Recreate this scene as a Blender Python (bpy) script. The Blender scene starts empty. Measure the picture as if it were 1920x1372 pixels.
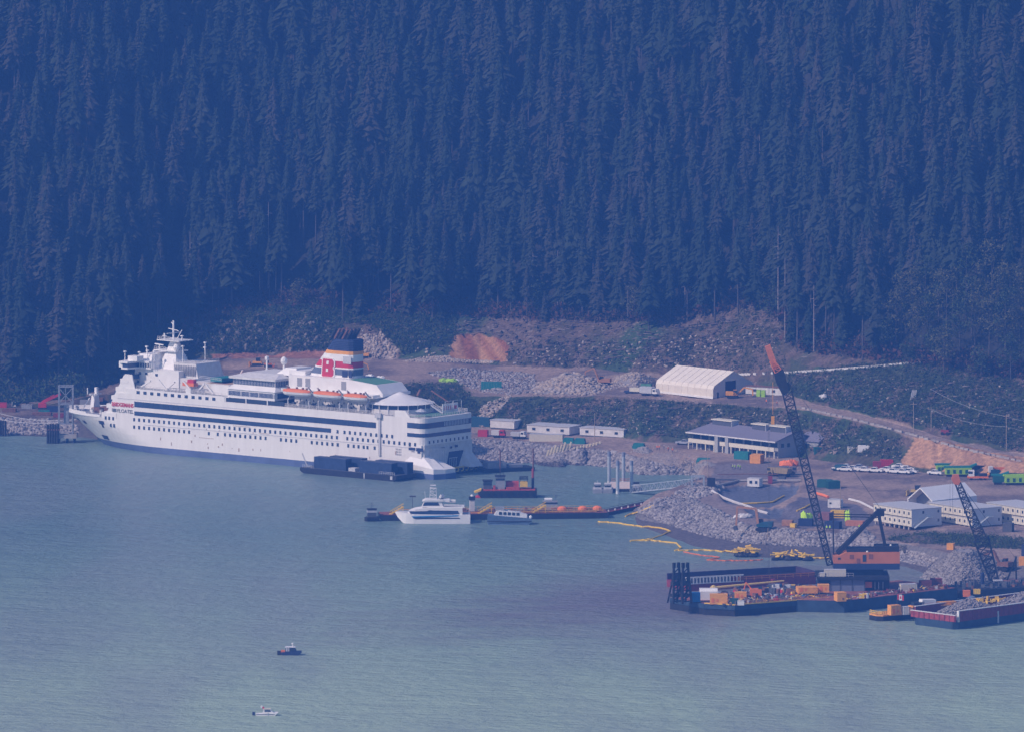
import bpy, math, random
import numpy as np
from mathutils import Vector, Matrix, noise
random.seed(7); RNG = np.random.default_rng(7)
PI = math.pi
C = bpy.context.scene.collection
SC = bpy.context.scene

# ------------------------------------------------------------------ camera
F, HZ, H = 15900.0, -900.0, 334.0            # focal length and horizon in photo pixels, height above the water
cam = bpy.data.cameras.new('camera')
cam.sensor_width = 36.0
cam.lens = F / 1920 * 36
cam.shift_y = -(686 - HZ) / 1920
cam.clip_start = 5; cam.clip_end = 30000
camo = bpy.data.objects.new('camera', cam)
camo.location = (0, 0, H); camo.rotation_euler = (PI / 2, 0, 0)
C.objects.link(camo); SC.camera = camo

# ------------------------------------------------------------------ light
SUN_AZ = Vector((-0.88, -0.47)); SUN_EL = math.radians(40)
SUN_AZ.normalize()
az = math.atan2(SUN_AZ.x, SUN_AZ.y)
wd = bpy.data.worlds.new('World'); SC.world = wd; wd.use_nodes = True
nt = wd.node_tree
sky = nt.nodes.new('ShaderNodeTexSky'); sky.sky_type = 'NISHITA'; sky.sun_disc = False
sky.sun_elevation = SUN_EL; sky.sun_rotation = az
bg = nt.nodes['Background']; bg.inputs[1].default_value = 0.105
nt.links.new(sky.outputs[0], bg.inputs[0])
sl = bpy.data.lights.new('sun', 'SUN'); sl.energy = 4.2; sl.angle = math.radians(0.6); sl.color = (1.0, 0.80, 0.70)
so = bpy.data.objects.new('sun', sl); C.objects.link(so)
tos = Vector((SUN_AZ.x * math.cos(SUN_EL), SUN_AZ.y * math.cos(SUN_EL), math.sin(SUN_EL)))
so.rotation_euler = tos.to_track_quat('Z', 'Y').to_euler()
SC.view_settings.view_transform = 'Standard'; SC.view_settings.look = 'None'
SC.view_settings.exposure = 0.43; SC.view_settings.gamma = 1; SC.view_settings.use_curve_mapping = False
SC.cycles.volume_bounces = 0; SC.cycles.max_bounces = 6
SC.cycles.use_denoising = True

# ------------------------------------------------------------------ materials
MATS = {}
def M(name, col, rough=0.75, var=0.12, scale=1.5, metal=0.0, bump=0.0, spec=0.3, stretch=None):
    """plain painted / raw material with a soft noise variation of its colour"""
    if name in MATS: return MATS[name]
    m = bpy.data.materials.new(name); m.use_nodes = True; t = m.node_tree; b = t.nodes['Principled BSDF']
    b.inputs['Roughness'].default_value = rough; b.inputs['Metallic'].default_value = metal
    b.inputs['Specular IOR Level'].default_value = spec
    if var > 0:
        g = t.nodes.new('ShaderNodeNewGeometry'); nz = t.nodes.new('ShaderNodeTexNoise')
        nz.inputs['Scale'].default_value = scale; nz.inputs['Detail'].default_value = 4
        src = g.outputs['Position']
        if stretch:
            mp = t.nodes.new('ShaderNodeMapping'); mp.inputs['Scale'].default_value = stretch
            t.links.new(src, mp.inputs[0]); src = mp.outputs[0]
        t.links.new(src, nz.inputs['Vector'])
        r = t.nodes.new('ShaderNodeValToRGB')
        r.color_ramp.elements[0].position = 0.3; r.color_ramp.elements[1].position = 0.7
        r.color_ramp.elements[0].color = tuple(c * (1 - var) for c in col) + (1,)
        r.color_ramp.elements[1].color = tuple(min(1, c * (1 + var)) for c in col) + (1,)
        t.links.new(nz.outputs[0], r.inputs[0]); t.links.new(r.outputs[0], b.inputs['Base Color'])
        if bump:
            bp = t.nodes.new('ShaderNodeBump'); bp.inputs['Strength'].default_value = 0.6; bp.inputs['Distance'].default_value = bump
            t.links.new(nz.outputs[0], bp.inputs['Height']); t.links.new(bp.outputs[0], b.inputs['Normal'])
    else:
        b.inputs['Base Color'].default_value = tuple(col) + (1,)
    MATS[name] = m
    return m

def MRand(name, cols, rough=0.9, spec=0.1, fine=0.0, fscale=0.6):
    """colour picked per loose piece (random per island) - for rocks, leaves, debris"""
    if name in MATS: return MATS[name]
    m = bpy.data.materials.new(name); m.use_nodes = True; t = m.node_tree; b = t.nodes['Principled BSDF']
    b.inputs['Roughness'].default_value = rough; b.inputs['Specular IOR Level'].default_value = spec
    g = t.nodes.new('ShaderNodeNewGeometry'); oi = t.nodes.new('ShaderNodeObjectInfo')
    ad = t.nodes.new('ShaderNodeMath'); ad.operation = 'ADD'; fr = t.nodes.new('ShaderNodeMath'); fr.operation = 'FRACT'
    t.links.new(g.outputs['Random Per Island'], ad.inputs[0]); t.links.new(oi.outputs['Random'], ad.inputs[1])
    t.links.new(ad.outputs[0], fr.inputs[0])
    r = t.nodes.new('ShaderNodeValToRGB'); el = r.color_ramp.elements
    while len(el) < len(cols): el.new(0.5)
    for i, c in enumerate(cols):
        el[i].position = i / (len(cols) - 1); el[i].color = tuple(c) + (1,)
    t.links.new(fr.outputs[0], r.inputs[0]); out = r.outputs[0]
    if fine:
        nz = t.nodes.new('ShaderNodeTexNoise'); nz.inputs['Scale'].default_value = fscale; nz.inputs['Detail'].default_value = 3
        t.links.new(g.outputs['Position'], nz.inputs['Vector'])
        mx = t.nodes.new('ShaderNodeMix'); mx.data_type = 'RGBA'; mx.blend_type = 'MULTIPLY'; mx.inputs[0].default_value = fine
        t.links.new(out, mx.inputs[6]); t.links.new(nz.outputs[0], mx.inputs[7]); out = mx.outputs[2]
    t.links.new(out, b.inputs['Base Color'])
    MATS[name] = m
    return m

# ------------------------------------------------------------------ mesh helpers
class MB:
    """collects simple solids and links them as ONE mesh object"""
    def __init__(s): s.v = []; s.f = []
    def add(s, vs, fs):
        n = len(s.v); s.v += [tuple(v) for v in vs]; s.f += [tuple(i + n for i in f) for f in fs]; return s
    def box(s, x0, x1, y0, y1, z0, z1, rz=0.0, c=None):
        vs = [(x, y, z) for z in (z0, z1) for x, y in ((x0, y0), (x1, y0), (x1, y1), (x0, y1))]
        if rz:
            cx, cy = c if c else ((x0 + x1) / 2, (y0 + y1) / 2); k, q = math.cos(rz), math.sin(rz)
            vs = [(cx + (x - cx) * k - (y - cy) * q, cy + (x - cx) * q + (y - cy) * k, z) for x, y, z in vs]
        return s.add(vs, [(3, 2, 1, 0), (4, 5, 6, 7), (0, 1, 5, 4), (1, 2, 6, 5), (2, 3, 7, 6), (3, 0, 4, 7)])
    def frus(s, b, t, z0, z1):
        """frustum: b and t are (x0,x1,y0,y1)"""
        vs = [(b[0], b[2], z0), (b[1], b[2], z0), (b[1], b[3], z0), (b[0], b[3], z0), (t[0], t[2], z1), (t[1], t[2], z1), (t[1], t[3], z1), (t[0], t[3], z1)]
        return s.add(vs, [(3, 2, 1, 0), (4, 5, 6, 7), (0, 1, 5, 4), (1, 2, 6, 5), (2, 3, 7, 6), (3, 0, 4, 7)])
    def prism(s, pts, z0, z1):
        """pts counterclockwise in xy"""
        n = len(pts); vs = [(p[0], p[1], z0) for p in pts] + [(p[0], p[1], z1) for p in pts]
        return s.add(vs, [tuple(range(n))[::-1], tuple(range(n, 2 * n))] + [(i, (i + 1) % n, n + (i + 1) % n, n + i) for i in range(n)])
    def side(s, pts, y0, y1):
        """outline pts in xz, extruded along y"""
        n = len(pts); vs = [(p[0], y0, p[1]) for p in pts] + [(p[0], y1, p[1]) for p in pts]
        return s.add(vs, [tuple(range(n)), tuple(range(n, 2 * n))[::-1]] + [(i, n + i, n + (i + 1) % n, (i + 1) % n) for i in range(n)])
    def front(s, pts, x0, x1):
        """outline pts in yz, extruded along x"""
        n = len(pts); vs = [(x0, p[0], p[1]) for p in pts] + [(x1, p[0], p[1]) for p in pts]
        return s.add(vs, [tuple(range(n))[::-1], tuple(range(n, 2 * n))] + [(i, (i + 1) % n, n + (i + 1) % n, n + i) for i in range(n)])
    def bar(s, p, q, w, h=None, n=4, w2=None):
        p, q = Vector(p), Vector(q); a = (q - p)
        if a.length < 1e-6: return s
        a.normalize(); up = Vector((0, 0, 1)) if abs(a.z) < 0.95 else Vector((0, 1, 0))
        r = a.cross(up).normalized(); u = r.cross(a).normalized(); h = h or w
        vs = []
        for e, sc in ((p, 1), (q, (w2 / w) if w2 is not None else 1)):
            for i in range(n):
                t = 2 * PI * (i + 0.5) / n; k = 0.7071 if n == 4 else 0.5
                vs.append(e + r * math.cos(t) * w * k * sc + u * math.sin(t) * h * k * sc)
        return s.add(vs, [tuple(range(n))[::-1], tuple(range(n, 2 * n))] + [(i, (i + 1) % n, n + (i + 1) % n, n + i) for i in range(n)])
    def path(s, pts, w, n=4):
        for a, b in zip(pts, pts[1:]): s.bar(a, b, w, n=n)
        return s
    def lathe(s, prof, n=12, c=(0, 0)):
        vs = []; fs = []
        for r, z in prof:
            for i in range(n): vs.append((c[0] + r * math.cos(2 * PI * i / n), c[1] + r * math.sin(2 * PI * i / n), z))
        for k in range(len(prof) - 1):
            for i in range(n): a = k * n + i; b = k * n + (i + 1) % n; fs.append((a, b, b + n, a + n))
        fs.append(tuple(range(n))[::-1]); fs.append(tuple(range((len(prof) - 1) * n, len(prof) * n)))
        return s.add(vs, fs)
    def rock(s, x, y, z, sx, sy, sz, rnd=random):
        vs, fs = ICO; k = []
        for v in vs:
            j = rnd.uniform(0.75, 1.2); k.append((x + v[0] * sx * j, y + v[1] * sy * j, z + v[2] * sz * j))
        return s.add(k, fs)
    def build(s, name, mat, parent=None, kind=None, loc=None, smooth=False):
        me = bpy.data.meshes.new(name); me.from_pydata(s.v, [], s.f); me.update()
        if mat: me.materials.append(mat)
        if smooth: me.shade_smooth()
        o = bpy.data.objects.new(name, me); C.objects.link(o)
        if parent: o.parent = parent
        if loc: o.location = loc
        if kind: o['kind'] = kind
        return o
ph = (1 + 5 ** 0.5) / 2
_v = [(-1, ph, 0), (1, ph, 0), (-1, -ph, 0), (1, -ph, 0), (0, -1, ph), (0, 1, ph), (0, -1, -ph), (0, 1, -ph), (ph, 0, -1), (ph, 0, 1), (-ph, 0, -1), (-ph, 0, 1)]
ICO = ([tuple(c / 1.902 for c in v) for v in _v], [(0, 11, 5), (0, 5, 1), (0, 1, 7), (0, 7, 10), (0, 10, 11), (1, 5, 9), (5, 11, 4), (11, 10, 2), (10, 7, 6), (7, 1, 8), (3, 9, 4), (3, 4, 2), (3, 2, 6), (3, 6, 8), (3, 8, 9), (4, 9, 5), (2, 4, 11), (6, 2, 10), (8, 6, 7), (9, 8, 1)])

def mesh_np(name, V, Fc, mat, smooth=False):
    """triangle mesh straight from arrays"""
    me = bpy.data.meshes.new(name); nv, nf = len(V), len(Fc); k = Fc.shape[1]
    me.vertices.add(nv); me.vertices.foreach_set('co', np.ascontiguousarray(V, dtype=np.float32).ravel())
    me.loops.add(nf * k); me.loops.foreach_set('vertex_index', np.ascontiguousarray(Fc, dtype=np.int32).ravel())
    me.polygons.add(nf); me.polygons.foreach_set('loop_start', np.arange(0, nf * k, k, dtype=np.int32))
    me.update(calc_edges=True)
    if mat: me.materials.append(mat)
    if smooth: me.shade_smooth()
    return me

def scatter(name, P, size, mat, templ=None, squash=(1, 1, 0.7), kind='stuff', parent=None, jit=0.25, up=False):
    """many loose stones / clumps as ONE stuff object. P (n,3), size (n,)"""
    TV = np.array(ICO[0] if templ is None else templ[0], dtype=np.float64); TF = np.array(ICO[1] if templ is None else templ[1])
    n, m = len(P), len(TV)
    a = RNG.uniform(0, 2 * PI, n); ca, sa = np.cos(a), np.sin(a)
    V = np.repeat(TV[None], n, 0)
    if jit: V = V * RNG.uniform(1 - jit, 1 + jit, (n, m, 1))
    V = V * (np.array(squash)[None] * RNG.uniform(0.7, 1.3, (n, 3)))[:, None, :]
    if not up:
        t = RNG.uniform(-0.7, 0.7, n); ct, st = np.cos(t)[:, None], np.sin(t)[:, None]
        y = V[:, :, 1] * ct - V[:, :, 2] * st; z = V[:, :, 1] * st + V[:, :, 2] * ct; V = np.stack([V[:, :, 0], y, z], 2)
    x = V[:, :, 0] * ca[:, None] - V[:, :, 1] * sa[:, None]; y = V[:, :, 0] * sa[:, None] + V[:, :, 1] * ca[:, None]
    V = np.stack([x, y, V[:, :, 2]], 2) * size[:, None, None] + P[:, None, :]
    Fc = (TF[None] + (np.arange(n) * m)[:, None, None]).reshape(-1, TF.shape[1])
    o = bpy.data.objects.new(name, mesh_np(name, V.reshape(-1, 3), Fc, mat)); C.objects.link(o)
    if kind: o['kind'] = kind
    if parent: o.parent = parent
    return o

def thing(name, label, cat, loc=(0, 0, 0), rz=0.0, group=None):
    o = bpy.data.objects.new(name, None); C.objects.link(o); o.empty_display_size = 0.5
    o.location = loc; o.rotation_euler = (0, 0, rz); o['label'] = label; o['category'] = cat
    if group: o['group'] = group
    return o
def tag(o, label, cat, group=None):
    o['label'] = label; o['category'] = cat
    if group: o['group'] = group
    return o
KIDS = {}
def dup(root, loc, rz=None, label=None, group=None, scale=None, swap=None):
    """a copy of a thing with copies of its parts and sub-parts"""
    r = root.copy(); C.objects.link(r); r.location = loc
    if rz is not None: r.rotation_euler = (0, 0, rz)
    if label: r['label'] = label
    if group: r['group'] = group
    if scale: r.scale = (scale,) * 3 if not isinstance(scale, tuple) else scale
    if root.name not in KIDS: KIDS[root.name] = [(c, list(c.children)) for c in root.children]
    for ch, gs in KIDS[root.name]:
        c = ch.copy(); C.objects.link(c); c.parent = r
        if swap and ch.name.split('.')[0] in swap: c.material_slots[0].link = 'OBJECT'; c.material_slots[0].material = swap[ch.name.split('.')[0]]
        for g in gs:
            e = g.copy(); C.objects.link(e); e.parent = c
    return r
def repeat(o, locs, parent, rz=None, name=None):
    """further copies of a part that share its mesh"""
    for i, l in enumerate(locs):
        c = o.copy(); C.objects.link(c); c.parent = parent; c.location = l
        if rz: c.rotation_euler = (0, 0, rz[i])

# photo geometry -> the place
def Wp(px, py, z=0.0):
    """the point at height z that lies on the line of sight through photo pixel (px, py)"""
    Y = (H - z) * F / (py - HZ)
    return Vector(((px - 960) / F * Y, Y, z))
# ------------------------------------------------------------------ the terrain
# columns of the shore, seen from the water: px and the photo rows of waterline, toe, riprap top, yard back, bench front, bench back, cliff top, forest edge
COLS = [
 (-400, 812, 811, 785, 765, 756, 749, 735, 700),
 (0,    815, 814, 785, 762, 755, 748, 733, 700),
 (130,  818, 817, 790, 765, 755, 746, 728, 690),
 (250,  830, 829, 800, 765, 730, 705, 670, 630),
 (350,  838, 837, 825, 765, 716, 676, 622, 590),
 (500,  852, 851, 840, 770, 712, 668, 608, 560),
 (650,  862, 861, 850, 780, 715, 668, 622, 570),
 (800,  864, 863, 850, 790, 722, 672, 636, 575),
 (900,  866, 865, 828, 800, 745, 682, 630, 572),
 (1000, 867, 866, 832, 806, 742, 690, 640, 590),
 (1100, 885, 884, 843, 813, 742, 690, 630, 590),
 (1165, 955, 945, 925, 820, 744, 696, 636, 594),
 (1200, 985, 972, 950, 826, 745, 700, 640, 596),
 (1300, 1022, 992, 945, 832, 752, 706, 655, 590),
 (1400, 1042, 1012, 985, 845, 760, 722, 630, 565),
 (1460, 1046, 1018, 994, 850, 762, 735, 645, 600),
 (1500, 1048, 1022, 1000, 855, 766, 748, 690, 650),
 (1600, 1048, 1026, 1004, 868, 788, 773, 690, 660),
 (1700, 1062, 1040, 1018, 880, 814, 800, 690, 668),
 (1800, 1098, 1075, 1040, 890, 842, 828, 705, 690),
 (1920, 1110, 1092, 1050, 900, 868, 852, 725, 705),
 (2320, 1140, 1120, 1080, 925, 900, 885, 760, 730)]
SLOPE = [0.02, 0.55, 0.012, 0.62, 0.03, 0.8, 0.42]
CP = np.array([c[0] for c in COLS], float)
CR = np.array([c[1:] for c in COLS], float)
def profile(px):
    rows = [np.interp(px, CP, CR[:, i]) for i in range(8)]
    z = 0.0; Y = H * F / (rows[0] - HZ); pts = [(Y, z)]
    for i in range(1, 8):
        k = (rows[i] - HZ) / F; m = SLOPE[i - 1]
        if i == 6: m = 0.8 if px < 1250 else max(0.42, 0.8 - (px - 1250) / 250 * 0.38)
        if i == 4: m = 0.62 if px > 200 else 0.3
        Y2 = (H - z + m * Y) / (k + m); Y2 = max(Y2, Y + 0.5)
        if i == 2 and z + m * (Y2 - Y) > 4.6: m = 0; zt = 4.6; Y2 = max((H - zt) / k, Y + 1); z = zt
        if i == 3: z = 6.0; Y2 = max((H - z) / k, Y + 5); Y = Y2; pts.append((Y, z)); continue
        z = z + m * (Y2 - Y); Y = Y2; pts.append((Y, z))
    Y2 = Y + 240; pts.append((Y2, z + 0.72 * 240)); pts.append((Y2 + 1500, z + 0.72 * 240 + 800))
    return [(pts[0][0] - 120, -5.0)] + pts
def G(px, py):
    """ground point seen at photo pixel"""
    pts = profile(px)
    k = (py - HZ) / F
    for (y0, z0), (y1, z1) in zip(pts[1:], pts[2:]):
        # ray height at Y: H-kY ; ground: z0+m(Y-y0)
        m = (z1 - z0) / (y1 - y0); Y = (H - z0 + m * y0) / (k + m)
        if Y <= y1 + 1e-6: return Vector(((px - 960) / F * max(Y, y0), max(Y, y0), z0 + m * (max(Y, y0) - y0)))
    return Vector(((px - 960) / F * Y, Y, z1))
def inside(x, y, poly):
    c = np.zeros(np.shape(x), bool); n = len(poly); j = n - 1
    for i in range(n):
        xi, yi = poly[i]; xj, yj = poly[j]
        if yi != yj:
            c ^= ((yi > y) != (yj > y)) & (x < (xj - xi) * (y - yi) / (yj - yi) + xi)
        j = i
    return c
# fractal noise on arrays (value noise)
def vnoise(x, y, s, seed=0):
    x = x / s + seed * 17.13; y = y / s + seed * 7.7
    xi, yi = np.floor(x), np.floor(y); fx, fy = x - xi, y - yi; fx = fx * fx * (3 - 2 * fx); fy = fy * fy * (3 - 2 * fy)
    def h(a, b): 
        t = np.sin(a * 127.1 + b * 311.7) * 43758.5453; return t - np.floor(t)
    return (h(xi, yi) * (1 - fx) + h(xi + 1, yi) * fx) * (1 - fy) + (h(xi, yi + 1) * (1 - fx) + h(xi + 1, yi + 1) * fx) * fy
def fbm(x, y, s, seed=0): return (vnoise(x, y, s, seed) + 0.5 * vnoise(x, y, s / 2.1, seed + 1) + 0.25 * vnoise(x, y, s / 4.3, seed + 2)) / 1.75

# zones, outlined by the photo rows of their edges
LAGOON = [(1060, 975), (1150, 968), (1195, 955), (1228, 943), (1262, 932), (1300, 915), (1312, 897), (1290, 889), (1200, 889), (1150, 876), (1060, 870)]
CLAY1 = [(842, 672), (851, 632), (905, 627), (945, 636), (955, 650), (948, 678), (880, 676)]
CLAY2 = [(1687, 866), (1705, 836), (1716, 818), (1800, 833), (1860, 848), (1925, 858), (1925, 884), (1860, 884), (1760, 880), (1700, 872)]
BROWN = [(395, 668), (600, 655), (640, 672), (560, 672), (480, 671), (400, 674)]
GREEN = [(1480, 702), (1700, 680), (1720, 740), (1640, 765), (1500, 742)]
ROCKFACE = [(655, 672), (672, 628), (720, 620), (748, 650), (745, 672), (700, 676)]
CLIFF = [(340, 655), (350, 610), (420, 600), (480, 600), (560, 590), (620, 600), (625, 662), (480, 660)]

pxs = np.concatenate([np.arange(-380, -20, 20), np.arange(-20, 1941, 4), np.arange(1960, 2320, 20)]).astype(float)
prof = [profile(p) for p in pxs]
NR = [4, 6, 14, 60, 34, 34, 40, 30, 60, 20]       # rows in each segment
seg_Y, seg_Z, seg_id = [], [], []
for k in range(10):
    t = np.linspace(0, 1, NR[k], endpoint=False)
    for tt in t:
        seg_Y.append([p[k][0] + (p[k + 1][0] - p[k][0]) * tt for p in prof]); seg_Z.append([p[k][1] + (p[k + 1][1] - p[k][1]) * tt for p in prof]); seg_id.append(k)
seg_Y.append([p[10][0] for p in prof]); seg_Z.append([p[10][1] for p in prof]); seg_id.append(9)
TY, TZ = np.array(seg_Y), np.array(seg_Z); TX = (pxs[None] - 960) / F * TY; sid = np.array(seg_id)[:, None] * np.ones_like(TY)
ROW = HZ + F * (H - TZ) / TY; PXX = pxs[None] * np.ones_like(TY)
# lagoon: sink; the toe of its banks is ragged
jx = (fbm(TX, TY, 9, 3) - 0.5) * 8
ROW0 = HZ + F * H / TY
lag = inside(PXX + jx * .6, ROW0 + (fbm(TX, TY, 12, 5) - 0.5) * 3, LAGOON)
def blur(m, n):
    m = m.astype(float)
    for _ in range(n): m = (m + np.roll(m, 1, 1) + np.roll(m, -1, 1) + np.roll(m, 1, 0) + np.roll(m, -1, 0)) / 5
    return m
amp = np.array([0.05, 0.1, 0.5, 0.14, 1.5, 0.35, 2.4, 2.4, 3.5, 20])[sid.astype(int)]
BASINS = [([(1345, 912), (1385, 903), (1500, 903), (1492, 918), (1462, 935), (1440, 940), (1362, 937)], 3.2), ([(1392, 945), (1462, 941), (1510, 958), (1478, 962), (1420, 962)], 3.2)]
bas = np.zeros_like(TY, bool)
ROWB = HZ + F * (H - 5.3) / TY
for b, dz in BASINS: bas |= inside(PXX, ROWB, b)
lagm, basm = blur(lag, 8), blur(bas, 3)
flat = (sid == 3)
nzv = (fbm(TX, TY * 1.0, 14, 11) - 0.5) * 2 + 0.5 * (fbm(TX, TY, 4, 21) - 0.5)
clay = inside(PXX, ROW, CLAY1) | inside(PXX, ROW, CLAY2)
TZ0 = TZ.copy()
TZ = TZ + amp * np.where(clay, 0.25, 1) * nzv
rut = np.where(clay, (vnoise(TX, TY * 0.15, 2.2, 31) - 0.5) * 1.1, 0); TZ = TZ + rut
cl = inside(PXX, ROW, CLIFF) | inside(PXX, ROW, ROCKFACE)
TZ = TZ + np.where(cl, (vnoise(TX, TY * 0.3, 5, 41) - 0.4) * 4, 0)
TZ = TZ * (1 - np.clip(lagm * 1.6, 0, 1)) - 2.5 * np.clip(lagm * 1.6, 0, 1); TZ = TZ - 2.4 * basm
# colour of the ground itself
def colr(*c): return np.array(c)[None, None, :]
n1 = fbm(TX, TY, 20, 51)[..., None]; n2 = fbm(TX, TY, 5, 61)[..., None]; n3 = RNG.uniform(0, 1, TX.shape)[..., None]
mud = colr(.13, .115, .115); rip = colr(.16, .15, .15); dirt = colr(.32, .24, .195); dark = colr(.17, .135, .125); veg = colr(.05, .078, .036); vegb = colr(.085, .072, .045)
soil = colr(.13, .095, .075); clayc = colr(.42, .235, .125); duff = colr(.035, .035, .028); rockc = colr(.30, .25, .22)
col = np.zeros(TX.shape + (3,))
s_ = sid[..., None]
def mixc(a, b, t): t = np.clip(t, 0, 1); return a * (1 - t) + b * t
yard = mixc(dirt, dark, (n1 - 0.42) * 5); yard = mixc(yard, dirt * 1.12, (n2 - 0.6) * 4)
vg = mixc(veg, vegb, (n1 - 0.35) * 3); vg = mixc(vg, soil * 1.15, (n2 - 0.5) * 6)
slope = mixc(vegb, soil * 1.05, (n2 - 0.38) * 5); slope = mixc(slope, veg, (n1 - 0.52) * 5); slope = mixc(slope, rockc * 0.8, (n3 - 0.93) * 20 * (n2 > 0.5))
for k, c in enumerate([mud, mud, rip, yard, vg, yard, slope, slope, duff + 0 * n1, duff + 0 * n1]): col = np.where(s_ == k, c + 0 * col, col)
ragged = ROW + (n2[..., 0] - 0.5) * 8
col = np.where(inside(PXX, ragged, GREEN)[..., None], mixc(veg * 1.25, vegb, (n2 - 0.6) * 4) + 0 * col, col)
vegr = (s_ == 6) & (PXX[..., None] > 1480); col = np.where(vegr, mixc(vg, veg, (n1 - .5) * 4), col)
col = np.where(inside(PXX + jx * .4, ROW + (n2[..., 0] - .5) * 3, CLAY1)[..., None], mixc(clayc * 0.9, clayc * np.array([.55, .40, .36]), (vnoise(TX + TY * .35, TY * 0.04, 2.2, 71)[..., None] - 0.3) * 2.4), col)
col = np.where(inside(PXX + jx * .4, ROW + (n2[..., 0] - .5) * 3, CLAY2)[..., None], mixc(np.array([.46, .27, .15]), np.array([.33, .19, .11]), (vnoise(TX, TY * 0.1, 1.7, 71)[..., None] - 0.3) * 2), col)
col = np.where(inside(PXX, ROW, BROWN)[..., None], colr(.27, .13, .09) * (0.8 + .4 * n2), col)
col = np.where(inside(PXX + jx, ragged, ROCKFACE)[..., None], mixc(rockc * 1.25, soil, (n2 - .5) * 6), col)
col = np.where(inside(PXX + jx, ragged, CLIFF)[..., None], mixc(rockc * .75, vegb, (n2 - .45) * 7), col)
col = np.where((lagm > .12)[..., None], colr(.10, .095, .095), col); col = np.where(bas[..., None], colr(.125, .14, .18), col)
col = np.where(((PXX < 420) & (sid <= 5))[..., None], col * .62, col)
PADS = [([(1225, 945), (1300, 925), (1345, 930), (1440, 975), (1470, 985), (1420, 992), (1320, 962)], colr(.25, .2, .185)), ([(1150, 862), (1250, 848), (1320, 868), (1310, 885), (1200, 880)], colr(.3, .25, .22)),
 ([(1440, 968), (1500, 930), (1610, 945), (1650, 985), (1500, 990)], colr(.14, .13, .15)), ([(1330, 900), (1345, 870), (1440, 868), (1500, 885), (1500, 901), (1380, 902)], colr(.2, .175, .18))]
for poly, c in PADS: col = np.where(inside(PXX + jx * .7, ragged, poly)[..., None], c * (.85 + .3 * n2), col)

def ground_mat():
    m = bpy.data.materials.new('ground'); m.use_nodes = True; t = m.node_tree; b = t.nodes['Principled BSDF']
    b.inputs['Roughness'].default_value = 0.95; b.inputs['Specular IOR Level'].default_value = 0.1
    a = t.nodes.new('ShaderNodeAttribute'); a.attribute_name = 'soil'; g = t.nodes.new('ShaderNodeNewGeometry')
    nz = t.nodes.new('ShaderNodeTexNoise'); nz.inputs['Scale'].default_value = 0.7; nz.inputs['Detail'].default_value = 6; nz.inputs['Roughness'].default_value = 0.7
    t.links.new(g.outputs['Position'], nz.inputs['Vector'])
    r = t.nodes.new('ShaderNodeMapRange'); r.inputs['From Min'].default_value = 0.3; r.inputs['From Max'].default_value = 0.7; r.inputs['To Min'].default_value = 0.55; r.inputs['To Max'].default_value = 1.5
    t.links.new(nz.outputs[0], r.inputs[0])
    mx = t.nodes.new('ShaderNodeVectorMath'); mx.operation = 'SCALE'; t.links.new(a.outputs['Color'], mx.inputs[0]); t.links.new(r.outputs[0], mx.inputs['Scale'])
    t.links.new(mx.outputs[0], b.inputs['Base Color'])
    bp = t.nodes.new('ShaderNodeBump'); bp.inputs['Distance'].default_value = 0.6; bp.inputs['Strength'].default_value = 0.7
    t.links.new(nz.outputs[0], bp.inputs['Height']); t.links.new(bp.outputs[0], b.inputs['Normal'])
    return m
GM = ground_mat()
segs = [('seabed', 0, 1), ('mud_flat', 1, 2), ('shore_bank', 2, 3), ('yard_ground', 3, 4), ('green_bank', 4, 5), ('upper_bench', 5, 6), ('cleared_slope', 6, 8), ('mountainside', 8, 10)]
ncol = len(pxs); r0 = np.concatenate([[0], np.cumsum(NR)])
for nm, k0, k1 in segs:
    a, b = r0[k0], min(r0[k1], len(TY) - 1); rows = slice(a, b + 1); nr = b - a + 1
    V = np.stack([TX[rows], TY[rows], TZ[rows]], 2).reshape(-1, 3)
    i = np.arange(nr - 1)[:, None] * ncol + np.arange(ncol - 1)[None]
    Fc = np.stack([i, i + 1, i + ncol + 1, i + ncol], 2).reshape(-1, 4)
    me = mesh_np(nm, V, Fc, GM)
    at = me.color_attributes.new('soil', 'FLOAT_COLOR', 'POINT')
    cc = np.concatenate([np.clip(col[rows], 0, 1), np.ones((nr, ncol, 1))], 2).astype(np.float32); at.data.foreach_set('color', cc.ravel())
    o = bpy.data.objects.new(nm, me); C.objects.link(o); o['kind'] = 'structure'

def surf(px, Y):
    """height of the finished, uneven ground"""
    j = int(np.clip(np.searchsorted(pxs, px) - 1, 0, len(pxs) - 2)); t = (px - pxs[j]) / (pxs[j + 1] - pxs[j])
    return float(np.interp(Y, TY[:, j], TZ[:, j]) * (1 - t) + np.interp(Y, TY[:, j + 1], TZ[:, j + 1]) * t)
def GS(px, py):
    """first point where the line of sight meets the uneven ground"""
    j = int(np.clip(np.searchsorted(pxs, px) - 1, 0, len(pxs) - 2)); t = (px - pxs[j]) / (pxs[j + 1] - pxs[j]); k = (py - HZ) / F
    Yc = TY[:, j] * (1 - t) + TY[:, j + 1] * t; Zc = TZ[:, j] * (1 - t) + TZ[:, j + 1] * t; f = Zc - (H - k * Yc)
    i = int(np.argmax(f >= 0)); i = max(i, 1); q = f[i - 1] / (f[i - 1] - f[i]) if f[i] != f[i - 1] else 0
    Y = Yc[i - 1] + (Yc[i] - Yc[i - 1]) * q; z = Zc[i - 1] + (Zc[i] - Zc[i - 1]) * q
    return Vector(((px - 960) / F * Y, Y, z))
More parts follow.
